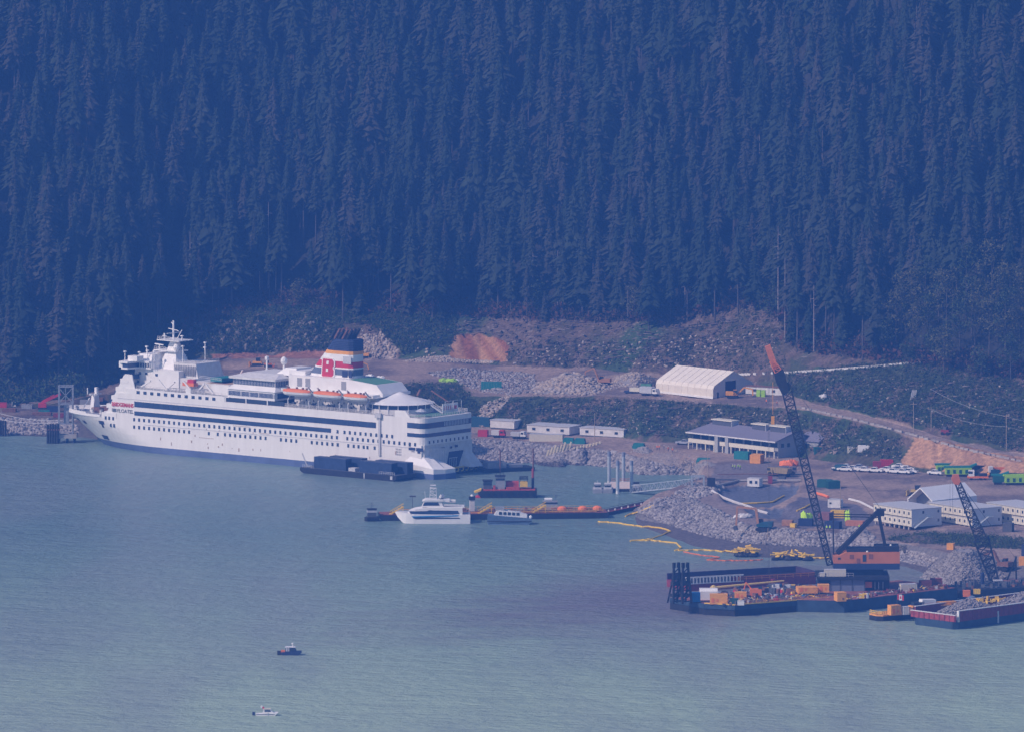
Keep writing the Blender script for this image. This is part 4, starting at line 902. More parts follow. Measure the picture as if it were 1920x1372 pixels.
for x in (-62, -53, -46, -44, -36, -28): mb.lathe([(.9, 20.8), (.9, 22.2), (.3, 22.5)], 8, (x, 2.8))
mb.build('deck_winch', DGREY, ship, kind='stuff')
MB().box(-67.5, -25, 2.3, 6.98, 25.85, 26.15).box(-67.5, -25, 2.2, 2.3, 26.1, 27.0).build('boat_deck', WHITE2, ship)
fh = MB().side([(-68, 26), (-68, 31.2), (-40, 31.2), (-27.5, 30.1), (-24.6, 27.2), (-24.6, 26), (-30, 25.8)], 7, 21).build('funnel_house', WHITE, ship)
MB().add([(-40.5, 7.5, 31.25), (-28, 7.5, 30.2), (-28, 20.5, 30.2), (-40.5, 20.5, 31.25)], [(0, 1, 2, 3)]).build('green_roof', GREEN, fh)
for x in (-64.0, -60.2, -43.6): MB().box(x, x + 2.2, 6.9, 7.02, 27.4, 30.4).build('louvre_door', GREY, fh)
MB().box(-69.5, -62, 9, 22, 31.2, 32.6).frus((-76, -66, 9, 19), (-72, -67, 10, 18), 30.6, 33.2).build('fan_house', WHITE, ship)
# funnel as stacked rings with their own colours
def fx(z): return np.interp(z, [31, 36.4, 40.4, 43.9, 47.6], [-63.6, -58.8, -55.2, -52.2, -47.2])
def ring(z0, z1, mat, name='funnel_band', g=0.0):
    def sec(z):
        x0 = fx(z) - g; x1 = -41.2 + g; y0, y1 = 10.4 - g, 17.6 + g
        return [(x0, 12.8, z), (x0 + 2.2, y0 + .5, z), (x0 + 5, y0, z), (x1 - 2, y0, z), (x1 - .5, y0 + .8, z), (x1, y0 + 2.5, z), (x1, y1 - 2.5, z), (x1 - .5, y1 - .8, z), (x1 - 2, y1, z), (x0 + 5, y1, z), (x0 + 2.2, y1 - .5, z), (x0, 15.2, z)]
    a, b = sec(z0), sec(z1); n = len(a)
    return MB().add(a + b, [tuple(range(n))[::-1], tuple(range(n, 2 * n))] + [(i, (i + 1) % n, n + (i + 1) % n, n + i) for i in range(n)]).build(name, mat, fun)
fun = MB().box(-62.5, -41.5, 11, 17, 30.8, 31.35).build('funnel', WHITE, ship)
ring(31.2, 32.0, WHITE); ring(32.0, 34.2, M('slate_paint', (.13, .16, .22), .6)); ring(34.2, 34.7, WHITE, g=.05); ring(34.7, 36.9, RED); ring(36.9, 39.4, WHITE); ring(39.4, 40.6, ORANGE2, g=.05); ring(40.6, 44.6, NAVYP)
for k in range(6): ring(40.9 + k * .6, 41.1 + k * .6, M('louvre_navy', (.05, .075, .16)), 'funnel_louvre', g=.22)
for x in (-50.8, -48.9, -47.2, -45.4, -43.4): 
    for y in (12, 14, 16): MB().bar((x - 1.8, y, 44.5), (x + .6, y, 48.0 + random.uniform(-.3, .2)), 1.1, n=7).build('exhaust_pipe', RUST if x in (-48.9, -45.4) else BLACK, fun)
MB().box(-45.6, -41.9, 10.25, 10.45, 36.2, 38.8).build('funnel_window', LGREY, fun); MB().box(-46, -43.6, 10.25, 10.45, 31.5, 33.8).box(-43, -41.6, 10.25, 10.45, 31.5, 33.8).build('funnel_door', NAVYP, fun)
Bo = [(-.2, -.2), (5.2, -.2), (6.1, .8), (6.1, 2.9), (5.6, 3.6), (6.2, 4.4), (6.2, 6.2), (5.3, 7.3), (.3, 7.3)]
MB().side([(-55.4 + x, 31.1 + z * .93) for x, z in Bo], 10.1, 10.36).build('letter_border', WHITE, fun)
B2 = [(.25, .25), (4.9, .25), (5.6, 1.1), (5.6, 2.8), (5.0, 3.6), (5.7, 4.4), (5.7, 6), (4.9, 6.85), (.7, 6.85)]
MB().side([(-55.4 + x, 31.1 + z * .93) for x, z in B2], 9.98, 10.12).build('letter_b', RED, fun)
MB().side([(-53.3, 33.0), (-52.3, 33.0), (-52.2, 34.1), (-53.2, 34.1)], 9.9, 9.99).side([(-53.0, 35.6), (-52.0, 35.6), (-51.9, 36.8), (-52.9, 36.8)], 9.9, 9.99).build('letter_counter', WHITE, fun)
# ---- pavilion tent aft
tent = MB().lathe([(12.2, 24.0), (9, 24.9), (5, 25.9), (2.2, 26.8), (1.4, 27.2), (.2, 27.6)], 20, (-22, 13.5)).build('pavilion_roof', WHITE, ship)
MB().lathe([(11.2, 22.4), (11.2, 24.0)], 20, (-22, 13.5)).build('pavilion_glass', NAVY, tent); MB().lathe([(11.3, 20.8), (11.3, 22.4)], 20, (-22, 13.5)).build('pavilion_wall', WHITE2, tent)
mb = MB(); 
for i in range(20): a = 2 * PI * i / 20; mb.bar((-22 + 11.5 * math.cos(a), 13.5 + 11.5 * math.sin(a), 20.8), (-22 + 11.5 * math.cos(a), 13.5 + 11.5 * math.sin(a), 24), .22)
mb.build('pavilion_post', WHITE, tent); MB().box(-38, -26, 3, 24, 25.8, 26.9).build('pavilion_link', WHITE, ship)
MB().bar((-19, 27, 27.2), (-11, 27, 23.6), .35).bar((-14.6, 14, 26.8), (-13.2, 14, 29), .6).build('flying_stair', RUST, ship)
MB().bar((-12, 16, 24.5), (-4.5, 16, 21), .9, .3).bar((-12, 15.2, 25.6), (-4.5, 15.2, 22.1), .12).bar((-12, 16.8, 25.6), (-4.5, 16.8, 22.1), .12).build('aft_stair', LGREY, ship)
bn = MB().box(-4.6, -4.4, 15.5, 24, 21.2, 24.3).build('banner', WHITE, ship)
mb = MB(); mb.box(-4.36, -4.3, 22, 23.2, 22.2, 23.4)
for i in range(5): mb.bar((-4.34, 16.3 + i * 1.1, 22.0), (-4.34, 16.7 + i * 1.1, 23.6), .16)
mb.build('banner_mark', RED, bn); mb = MB()
for y0, y1 in ((16, 20), (20.6, 25)): mb.path([(-3.6, y0, 20.8), (-3.6, y0, 25.2), (-3.6, y1, 25.2), (-3.6, y1, 20.8)], .14)
mb.build('goal_frame', LGREY, ship)
pz = thing('parasol', 'pale blue sunshade on the aft deck of the white ship', 'parasol', ship.matrix_basis @ Vector((-4.2, 3.4, 20.8)), 0)
MB().lathe([(2.0, 2.0), (1.0, 2.6), (.05, 3.0)], 8).build('canopy', LGREY, pz); MB().bar((0, 0, 0), (0, 0, 2.6), .12).build('pole', STEEL, pz)
# ---- lifeboats, hanging in their davits
def lifeboat(L, W):
    r = thing('lifeboat', 'x', 'lifeboat', (0, 0, 0), -TH, 'orange topped lifeboats of the white ship')
    st = [(-.5, .02, .55), (-.44, .45, .2), (-.3, .85, 0), (0, 1, -.08), (.3, .85, 0), (.44, .45, .2), (.5, .02, .55)]
    v = []; f = []
    for a, b, c in st:
        for k in range(7):
            t = PI * k / 6; v.append((a * L, -math.cos(t) * W / 2 * b, 1.5 - math.sin(t) * (1.5 - c * 1.4)))
    for i in range(6):
        for k in range(6): a = i * 7 + k; f.append((a, a + 7, a + 8, a + 1))
    f.append(tuple([i * 7 for i in range(7)] + [i * 7 + 6 for i in reversed(range(7))]))
    MB().add(v, f).build('hull', WHITE, r)
    v = []; f = []
    for a, b, c in st:
        for k in range(6):
            t = PI * k / 5; v.append((a * L * .99, -math.cos(t) * W / 2 * max(b, .1) * 1.02, 1.5 + math.sin(t) ** .7 * 1.15 * max(b, .25) ** .5))
    for i in range(6):
        for k in range(5): a = i * 6 + k; f.append((a, a + 1, a + 7, a + 6))
    c_ = MB().add(v, f).build('canopy', ORANGE, r)
    mb = MB(); 
    for x in (-.3, 0, .22, .36): mb.box(x * L - .3, x * L + .3, -.3, .3, 2.5, 3.1)
    mb.build('hatch', RUST, r); return r
MW = ship.matrix_basis
for x, L, nm in ((-58, 12.8, 'foremost of the three orange lifeboats along the ship side'), (-43.9, 12.8, 'middle orange lifeboat under the ship funnel, between two others'), (-31.0, 10.8, 'aftmost and shortest orange lifeboat, beside the white pavilion roof')):
    r_ = lifeboat(L, 3.6); r_['label'] = nm; r_.location = MW @ Vector((x, -.3, 24.9))
    for s in (-1, 1):
        xx = x + s * L * .38
        MB().bar((xx, .8, 20.75), (xx, .6, 23.2), .4).bar((xx, .6, 23.2), (xx + .2, 2.6, 26.0), .4).bar((xx + .2, 2.6, 26), (xx, 0, 28.4), .35).build('davit', LGREY, ship)
rb = thing('rescue_boat', 'small red rescue boat in the cradle behind the ship mast', 'rescue boat', MW @ Vector((-111, 3, 24.8)), -TH)
MB().prism([(-3.4, 0), (-2.6, -1.1), (2.8, -1.1), (3.2, 0), (2.8, 1.1), (-2.6, 1.1)], 0, 1.1).build('hull', ORANGE, rb); MB().box(-.5, 2.4, -.8, .8, 1.1, 2.3).build('cabin', RED, rb)
tb = thing('deck_crane_bundle', 'red covered gear with white booms on the far deck of the ship', 'deck gear', MW @ Vector((-100, 22, 26.3)), -TH)
MB().box(-3.5, 3.5, -1.5, 1.5, 0, 1.6).build('cover', ORANGE, tb); MB().bar((-4.5, 0, .5), (-2.5, 0, 3.2), .4).bar((1.5, 0, .5), (3.8, 0, 3), .4).build('boom', WHITE, tb)
# ------------------------------------------------------------------ craft on the water
def edge(pa, pb, z=0.0):
    A, B = Wp(*pa, z), Wp(*pb, z); d = B - A
    return A, math.atan2(d.y, d.x), d.length
def barge_hull(mb, L, W, fb, rake=2.5, z0=-1.0, dr=1.0):
    """box barge along +x, near side on y=0, raked ends"""
    return mb.side([(rake, z0), (L - rake, z0), (L, fb * .45), (L, fb), (0, fb), (0, fb * .45)], 0, W)
def cont(name, mat, parent, x, y, z, l=6.1, w=2.44, h=2.6, rz=0.0, ribs=True, label=None, own=None, cat='container'):
    """a shipping container / site box; a thing of its own when own is given"""
    if own: p = thing(name, label, cat, own, rz); par = p; x = y = z = 0; n = 'body'
    else: par = parent; n = name
    mb = MB().box(x, x + l, y, y + w, z, z + h)
    if ribs:
        k = int(l / .6)
        for i in range(k + 1):
            xx = x + i * (l - .12) / k; mb.box(xx, xx + .12, y - .05, y + w + .05, z + .12, z + h - .12)
        k = int(w / .6)
        for i in range(k + 1):
            yy = y + i * (w - .12) / k; mb.box(x - .05, x + l + .05, yy + .003, yy + .12, z + .12, z + h - .12)
    o = mb.build(n, mat, par)
    MB().box(x - .04, x + l + .04, y - .04, y + w + .04, z + h, z + h + .08).build('lid', LGREY if mat in (CREAM, WHITE, WHITE2) else mat, o if own is None else par)
    return p if own else o
def person(label, loc, rz, vest=HIVIS, legs=NAVYP, grp=None, pose='stand'):
    r = thing('person', label, 'person', loc, rz, grp)
    verts = {'pelvis': (0, 0, .95), 'waist': (0, 0, 1.12), 'chest': (.01, 0, 1.36), 'neck': (.0, 0, 1.52), 'head': (.02, 0, 1.64), 'crown': (.02, 0, 1.76)}
    st = .17 if pose == 'walk' else .03
    for s, q in ((1, 'l'), (-1, 'r')):
        verts.update({q + 'hip': (0, .1 * s, .92), q + 'knee': (st * s + .02, .11 * s, .5), q + 'ank': (st * 1.5 * s - .04, .11 * s, .08), q + 'toe': (st * 1.5 * s + .14, .12 * s, .04), q + 'sh': (0, .19 * s, 1.45), q + 'el': (-.04 * s, .25 * s, 1.17), q + 'wr': (.1 - .03 * s, .24 * s, .93), q + 'ha': (.14 - .03 * s, .23 * s, .84)})
    E = [('pelvis', 'waist'), ('waist', 'chest'), ('chest', 'neck'), ('neck', 'head'), ('head', 'crown')]
    for q in 'lr': E += [('pelvis', q + 'hip'), (q + 'hip', q + 'knee'), (q + 'knee', q + 'ank'), (q + 'ank', q + 'toe'), ('chest', q + 'sh'), (q + 'sh', q + 'el'), (q + 'el', q + 'wr'), (q + 'wr', q + 'ha')]
    R = dict(pelvis=.15, waist=.14, chest=.17, neck=.06, head=.1, crown=.07, hip=.1, knee=.065, ank=.05, toe=.04, sh=.075, el=.05, wr=.035, ha=.04)
    key = pose
    if key not in BODY:
        ks = list(verts); me = bpy.data.meshes.new('body'); me.from_pydata([verts[k] for k in ks], [(ks.index(a), ks.index(b)) for a, b in E], [])
        ob = bpy.data.objects.new('tmp', me); C.objects.link(ob); md = ob.modifiers.new('s', 'SKIN')
        for k, sv in zip(ks, me.skin_vertices[0].data):
            rr = R[k if k in R else k[1:]]; sv.radius = (rr, rr)
        me.skin_vertices[0].data[0].use_root = True
        sb = ob.modifiers.new('b', 'SUBSURF'); sb.levels = 1
        dg = bpy.context.evaluated_depsgraph_get(); dg.update(); m2 = bpy.data.meshes.new_from_object(ob.evaluated_get(dg)); bpy.data.objects.remove(ob)
        BODY[key] = m2
    m2 = BODY[key].copy(); m2.materials.clear()
    for m in (legs, vest, SKIN): m2.materials.append(m)
    for p in m2.polygons:
        z = p.center.z; p.material_index = 2 if (z > 1.5 or (abs(p.center.y) > .2 and z < .95)) else (1 if z > .95 else 0)
    b = bpy.data.objects.new('body', m2); C.objects.link(b); b.parent = r
    MB().lathe([(.17, 1.70), (.13, 1.72), (.12, 1.80), (.03, 1.86)], 8, (.02, 0)).build('helmet', WHITE, r)
    return r
BODY = {}
def tyres(mb, pts, r=.45, t=.3):
    for x, y, z in pts: mb.bar((x, y, z), (x, y - t, z), r * 2, n=8)
    return mb

# --- container barge against the ship's side
MWs = ship.matrix_basis
cb = thing('container_barge', 'flat dark barge carrying blue containers, moored against the white ship side', 'barge', MWs @ Vector((-44.5, -14.5, 0)), -TH)
barge_hull(MB(), 44, 11, 2.0, 3.5).build('hull', BLACK, cb); MB().box(.5, 43.5, .4, 10.6, 2.01, 2.06).build('deck', DGREY, cb)
mb = MB(); rail(mb, [(1, .3, 2.05), (5, .3, 2.05)], 1, 1, .08); rail(mb, [(36, .3, 2.05), (43, .3, 2.05)], 1, 1, .08); mb.bar((1, 3, 2), (-1.5, 3, 6.5), .25); mb.build('barge_fittings', LGREY, cb, kind='stuff')
MB().box(21, 24, 1.5, 4, 2.06, 3.2).box(41, 43, 7, 9, 2.06, 2.9).build('deck_gear', LGREY, cb)
mb = MB(); mb.box(41.3, 42.3, -.15, 0, .6, 1.8).box(29.3, 29.7, -.15, 0, .2, 2).build('fender', LGREY, cb)
for x, y, lb in ((5.5, 1.2, 'near dark blue container on the fore half of the barge beside the ship'), (8.5, 6.2, 'far dark blue container on the fore half of the barge beside the ship'), (26.3, 1.2, 'near dark blue container on the aft half of the barge beside the ship'), (29.3, 6.2, 'far dark blue container on the aft half of the barge beside the ship')):
    o = cont('container', BOXBLUE, None, 0, 0, 0, 14.5, 3.2, 3.9, -TH, True, lb, cb.matrix_basis @ Vector((x, y, 2.07))); o['group'] = 'dark blue containers on the barge beside the ship'
# --- yellow pontoon at the stern
A, rz, L = edge((822, 893), (906, 881)); yp = thing('yellow_pontoon', 'yellow framed pontoon with black fenders below the open stern ramp of the ship', 'pontoon', A, rz)
MB().box(0, L + 3, 0, 5, -.3, .8).build('float', BLACK, yp); YB = M('pontoon_yellow', (.85, .60, .12), .6, .1); MB().box(0, L + 3, 0, .3, .8, 1.15).box(0, L + 3, 0, .3, 2.2, 2.6).box(0, L + 3, 4.7, 5, 2.9, 3.2).box(0, .3, 0, 5, .8, 2.6).build('yellow_frame', YB, yp)
mb = MB()
for i in range(9): mb.box(i * L / 9, i * L / 9 + .4, 0, .3, 1.1, 2.3)
mb.build('frame_post', YB, yp, kind='stuff'); mb = tyres(MB(), [(1.5 + i * 2.6, -.02, .7) for i in range(int(L / 2.7))], .55, .4); mb.build('tyre_fender', TYRE, yp, kind='stuff')
MB().box(.3, L + 2.7, .3, 4.7, 2.0, 2.2).build('walkway', YB, yp)
# --- spud barge behind it
A, rz, L = edge((906, 886), (1003, 882)); sb = thing('spud_barge', 'low black barge with two tall steel posts by the rock shore', 'barge', A, rz)
barge_hull(MB(), L, 8, 1.3, 1).build('hull', BLACK, sb); MB().box(2, 9, 1, 6, 1.3, 3.4).box(10.5, 15.5, 2, 6, 1.3, 2.3).build('deck_cargo', GREY, sb)
for x in (6.2, L - .8): MB().bar((x, -.4, -2), (x, -.4, 8), .5, n=8).build('spud_post', RUST, sb)
# --- red workboat
A, rz, L = edge((908, 933), (1005, 934)); rw = thing('red_workboat', 'black hulled workboat with red deck, dark cabins and a tall red post', 'workboat', A, 0)
MB().side([(-.5, -1), (17.3, -1), (18, 2.6), (-1, 2.4), (-2.2, 1.6)], 0, 7.5).build('hull', BLACK, rw); MB().box(-.4, 17.4, .2, 7.3, 2.45, 2.85).build('deck', M('red_deck', (.42, .07, .06), .8, .3, 1.2), rw)
MB().side([(-3.5, 1.9), (-1, 2.9), (-1, 2.2), (-3.2, 1.4)], 2, 5.5).build('bow_ramp', YELLOW, rw); MB().side([(-3, .1), (-.4, 1.2), (-.2, .2), (-2, -.3)], 1, 6.5).build('ramp_foot', RED, rw)
for x0, x1, z1 in ((-.3, 2.6, 5.6), (3.9, 7.0, 7.2)):
    c_ = MB().box(x0, x1, 1.5, 5.5, 2.85, z1).build('cabin', DGREY if x0 < 0 else GREY, rw); MB().box(x0 - .05, x1 + .05, 1.42, 5.6, z1 - 1.3, z1 - .6).build('cabin_window', GLASS, c_); MB().box(x0 - .3, x1 + .3, 1.2, 5.8, z1, z1 + .15).build('cabin_roof', BLACK, c_)
mb = MB(); mb.bar((5.4, 3, 7.3), (5.4, 3, 9.2), .12).bar((4.2, 3, 7.3), (4.2, 3, 8.2), .1).bar((6.6, 3, 7.3), (6.6, 3, 8.6), .1).bar((4.2, 3, 8.2), (6.6, 3, 8.2), .08).build('aerial', BLACK, rw)
MB().box(12.2, 14.8, 1.5, 4.5, 3.6, 5.4).build('yellow_winch_house', YELLOW, rw); mb = MB(); lattice(mb, (12, 3, 6.6), (15, 3, 6.6), .8, .8, 3, .2, .15); mb.bar((12.3, 2, 5.4), (12.3, 2, 6.8), .2).bar((14.7, 2, 5.4), (14.7, 2, 6.8), .2).build('gantry', BLACK, rw)
MB().bar((16.6, 4, 2.8), (16.6, 4, 6.5), 1.0, n=8).build('post_base', BLACK, rw); MB().bar((16.6, 4, 6.5), (16.6, 4, 9.6), .9, n=8).build('red_post', M('dull_red_post', (.34, .07, .07), .7), rw)
MB().box(7.5, 12, 1, 2.5, 2.86, 3.6).box(8, 10.5, 4, 6, 2.86, 4.3).box(3, 3.8, 1, 2, 2.86, 4.2).box(7.3, 11.8, 3, 6.8, 2.86, 5.2).box(4, 7, 5.6, 7, 2.86, 4.6).build('deck_machinery', M('red_deck', (.42, .07, .06)), rw); mb = tyres(MB(), [(i * 2.2 + 1, -.02, 1.6) for i in range(8)], .5); mb.build('tyre_fender', TYRE, rw, kind='stuff')
MB().box(-1.2, 18.0, 7.6, 9.5, -1, 1.2).build('side_float', MAROON, rw)
# --- long dock barge
A, rz, L = edge((712, 976), (1142, 971)); db = thing('dock_barge', 'long low barge dock with rusty red deck, yellow ramps and pipes', 'barge', A, rz)
barge_hull(MB(), L, 9, 1.9, 2).build('hull', BLACK, db); MB().box(.5, L - .5, .3, 8.7, 1.91, 2.1).build('deck', M('rust_deck', (.26, .10, .08), .85, .3, .5), db)
mb = MB(); 
for y, z in ((2, 2.4), (2.8, 2.4), (4.2, 2.5)): mb.bar((4, y, z), (L - 3, y, z), .4, n=6)
mb.build('deck_pipe', RUST, db); MB().bar((6, 1.0, 2.3), (L - 4, 1.0, 2.3), .3).bar((6, 5.4, 3.1), (L - 4, 5.4, 3.1), .2).build('yellow_pipe', ORANGE2, db)
for x in (3.5, 33.2, 51.3):
    mb = MB(); 
    for y in (.6, 2.0): mb.bar((x, y, 2.0), (x + 4.6, y, 4.6), .35).bar((x, y, 3.0), (x + 4.6, y, 5.6), .12)
    for i in range(5): mb.bar((x + i, .6, 2.2 + i * .56), (x + i, 2.0, 2.2 + i * .56), .4)
    mb.bar((x + 4.4, .6, 2), (x + 4.4, .6, 4.6), .2).bar((x + 4.4, 2, 2), (x + 4.4, 2, 4.6), .2).build('access_ramp', YELLOW, db)
mb = MB(); rail(mb, [(24, 8.5, 2.1), (L - 3, 8.5, 2.1)], 1.3, 1.9, .09); rail(mb, [(46, .4, 2.1), (L - 2, .4, 2.1)], 1.1, 2.3, .08); mb.build('dock_railing', YELLOW, db)
mb = MB(); rr_ = random.Random(5)
for i in range(34): x = rr_.uniform(20, L - 6); mb.box(x, x + rr_.uniform(.4, 2), rr_.uniform(3, 6), rr_.uniform(6.2, 8), 2.1, 2.1 + rr_.uniform(.3, 1.3))
mb.build('deck_clutter', RUST, db, kind='stuff')
MB().box(30.6, 32.2, 4, 5.6, 2.1, 6.2).build('dock_hut', WHITE2, db); MB().box(30.4, 32.4, 3.8, 5.8, 6.2, 7.4).build('hut_top', BLACK, db); MB().lathe([(.6, 7.4), (.5, 7.8), (.1, 8)], 8, (31.4, 4.8)).build('hut_lamp', WHITE, db)
MB().bar((11.5, 6, 2), (11.5, 6, 7.4), .15).box(10.5, 12.6, 5.9, 6.1, 7.2, 7.7).build('lamp_post', DGREY, db)
for x, n_ in ((L - 15.5, 'leftmost of the three orange floats on the long barge dock'), (L - 8.6, 'middle of the three orange floats on the long barge dock'), (L - 3.6, 'rightmost of the three orange floats on the long barge dock')):
    o = MB(); o.lathe([(.1, 0), (.85, .15), (1.0, .6), (.95, 1.3), (.6, 1.7), (.1, 1.85)], 10); o = o.build('orange_float', HIORA, None, smooth=False); o.location = db.matrix_basis @ Vector((x, 3, 2.1)); o.scale = (1.6, 1.1, 1.0); tag(o, n_, 'float', 'orange floats on the barge dock')
# --- grey tug behind the dock
gt = thing('grey_tug', 'small grey tug with a white drum, moored behind the long barge dock', 'tug', Wp(1012, 958), 0)
MB().side([(0, -.5), (7, -.5), (7.6, 1.6), (-.4, 1.9)], 0, 3.5).build('hull', GREY, gt); MB().box(1, 6, .6, 3, 1.7, 3.4).build('cabin', GREY, gt); MB().bar((1.6, 1.8, 3.9), (4.2, 1.8, 3.9), 1.0, n=8).build('drum', WHITE, gt); MB().bar((5.4, 1.6, 3.4), (5.4, 1.6, 6), .15).bar((4.8, 1.6, 5.2), (6, 1.6, 5.2), .12).build('aerial', DGREY, gt); MB().box(.95, 6.05, .52, 3.05, 2.5, 3.0).build('cabin_window', GLASS, gt)
# --- white crew catamaran
cy = thing('crew_ferry', 'white crew ferry with sloping nose, blue window band and radar mast', 'ferry', Wp(750, 981), 0)
def wedge(mb, prof, y0, y1, nose=3.0, dy=2.6):
    n = len(prof); v = []
    for y, k in ((y0, 1), (y1, -1)):
        for x, z in prof: v.append((x, y + (dy * k * max(0, (nose - x) / (nose + 2)) if x < nose else 0), z))
    return mb.add(v, [tuple(range(n)), tuple(range(n, 2 * n))[::-1]] + [(i, n + i, n + (i + 1) % n, (i + 1) % n) for i in range(n)])
def sections(mb, S_):
    """hull from stations (x, z bottom, z top, y near, y far)"""
    v = []; 
    for x, a, b, c, d in S_: v += [(x, c, a), (x, c, b), (x, d, b), (x, d, a)]
    n = len(S_); f = [(0, 1, 2, 3), (4 * n - 1, 4 * n - 2, 4 * n - 3, 4 * n - 4)]
    for i in range(n - 1):
        for k in range(4): a, b = i * 4 + k, i * 4 + (k + 1) % 4; f.append((a, a + 4, b + 4, b))
    return mb.add(v, f)
sections(MB(), [(-1.6, 3.2, 3.6, 3.4, 4.1), (-.8, 1.9, 3.65, 2.6, 4.9), (.6, .5, 3.6, 1.5, 6), (2, -.6, 3.45, .8, 6.7), (4.5, -.6, 3.2, .1, 7.4), (7, -.6, 3.1, 0, 7.5), (23.4, -.6, 2.9, 0, 7.5)]).build('hull', WHITE, cy)
sections(MB(), [(2.8, 3.2, 3.9, 1.6, 5.9), (5, 3.1, 4.7, .6, 6.9), (10, 3, 5.35, .4, 7.1), (20.8, 2.9, 5.2, .4, 7.1)]).build('cabin', WHITE, cy)
MB().side([(4.4, 2.3), (4.2, 2.0), (5.3, 1.6), (20, 1.7), (19.8, 2.0)], -.08, .0).build('lower_stripe', NAVYP, cy)
MB().side([(3.0, 4.1), (4.2, 2.3), (19.9, 3.2), (19.2, 4.3), (11, 4.4), (9.8, 4.5), (9, 4.2)], .3, .39).build('window_band', NAVY, cy); MB().side([(3.8, 2.5), (4.3, 2.1), (19, 2.5), (19.6, 2.9)], -.1, -.02).side([(7, 2.2), (7, 2.6), (5, 2.5), (4.6, 2.1)], -.14, -.1).build('blue_stripe', BLUEP, cy)
wedge(MB(), [(7.2, 5.3), (14.6, 5.3), (13.6, 7.3), (8.2, 7.3)], 1.4, 6.1, 0).build('wheelhouse', WHITE, cy); MB().side([(8.1, 6.9), (7.5, 5.9), (13.2, 5.9), (12.6, 6.9)], 1.3, 6.2).build('wheelhouse_window', NAVY, cy); MB().side([(7.4, 7.3), (14.5, 7.3), (14.3, 7.9), (8.5, 7.9)], 1, 6.5).build('wheelhouse_roof', WHITE, cy)
MB().box(14.6, 21.5, .6, 6.9, 5.2, 5.5).bar((14.6, 1.2, 6.1), (19.6, 1.2, 6.1), .35).box(13.2, 16.5, 2, 5, 7, 7.9).build('upper_deck', WHITE, cy)
mb = MB(); lattice(mb, (11, 3.7, 7.9), (11, 3.7, 11.6), 2.3, 1.9, 3, .14, .1); mb.box(9.9, 12.1, 2.7, 4.7, 11.4, 11.6).box(10.1, 11.9, 3, 4.4, 12.3, 12.5).build('radar_mast', WHITE, cy); MB().bar((8.5, 3, 7.9), (8.2, 3, 10.4), .1).build('whip_aerial', WHITE, cy)
MB().lathe([(.2, 8), (.55, 8.4), (.6, 8.9), (.1, 9.5)], 8, (13.6, 2.6)).lathe([(.2, 8), (.55, 8.4), (.6, 8.9), (.1, 9.5)], 8, (14.2, 4.6)).bar((15.5, 3, 7.2), (18.5, 3, 7.2), 1.2, n=8).build('radome', WHITE2, cy)
MB().box(20.6, 23.4, .3, 7.2, 2.9, 3.0).box(20.4, 20.6, .6, 1, 3, 5.2).box(22.9, 23.1, .6, 1, 3, 5.2).build('aft_deck', LGREY, cy)
rail_ = MB(); rail(rail_, [(-1, 3.6, 3.6), (2, 1.6, 3.6), (4.5, .8, 3.4)], .8, 1, .06); rail(rail_, [(14.8, .7, 5.5), (21.4, .7, 5.5), (21.4, 6.8, 5.5)], .9, 1.2, .06); rail_.build('railing', LGREY, cy)
# --- aluminium landing boat
lb = thing('landing_boat', 'grey aluminium water taxi with a white five window cabin', 'water taxi', Wp(915, 983), 0)
wedge(MB(), [(0, -.5), (13.4, -.5), (14.6, 1.6), (14.6, 2.1), (-.1, 3.3), (-.3, 1)], 0, 4.6, 0).build('hull', M('blue_grey_paint', (.10, .16, .24), .5, .1), lb)
cab = MB().side([(2.0, 3.0), (13.0, 2.2), (13.0, 3.2), (9.8, 4.1), (4.2, 4.7), (2.9, 4.6)], .35, 4.2).build('cabin', WHITE, lb)
for i in range(5): x = 3.6 + i * 1.45; MB().side([(x, 3.35 - .06 * i), (x + 1.05, 3.3 - .06 * i), (x + 1.05, 4.25 - .07 * i), (x + .1, 4.35 - .07 * i)], .25, .36).build('window', GLASS, cab)
MB().box(2.4, 5.3, .9, 3.8, 4.7, 5.7).build('pilot_house', GREY, lb); MB().bar((7, 2, 4.4), (11, 2, 4.3), .25).bar((10.6, 2, 4.2), (10.6, 2, 6.4), .1).build('roof_gear', STEEL, lb); MB().lathe([(.1, 1.9), (.5, 2.2), (.5, 2.8), (.1, 3.1)], 8, (14.2, .6)).build('fender_ball', WHITE, lb)
MB().box(-.3, 14.6, -.12, 0, 1.0, 1.25).build('rubbing_strake', BLACK, lb)
# --- small tug at the left end
tg = thing('harbour_tug', 'small black tug with white wheelhouse windows at the left end of the barge dock', 'tug', Wp(685, 977), .1)
MB().prism([(-.2, 1.6), (.6, .2), (4.4, 0), (4.8, 1), (4.8, 2.4), (4.4, 3.3), (.6, 3.1)], -.5, 1.4).build('hull', BLACK, tg); MB().box(.8, 3.8, .6, 2.7, 1.4, 4.0).build('wheelhouse', DGREY, tg); MB().box(.72, 3.88, .52, 2.78, 2.9, 3.6).build('wheelhouse_window', LGREY, tg); MB().box(.6, 4, .4, 2.9, 4.0, 4.15).bar((2.3, 1.6, 4.1), (2.3, 1.6, 6.4), .12).bar((1.5, 1.6, 5.3), (3.1, 1.6, 5.3), .1).build('roof', BLACK, tg)
mb = tyres(MB(), [(.8 + i * .9, .05, .8) for i in range(5)], .35); mb.build('tyre_fender', TYRE, tg, kind='stuff')
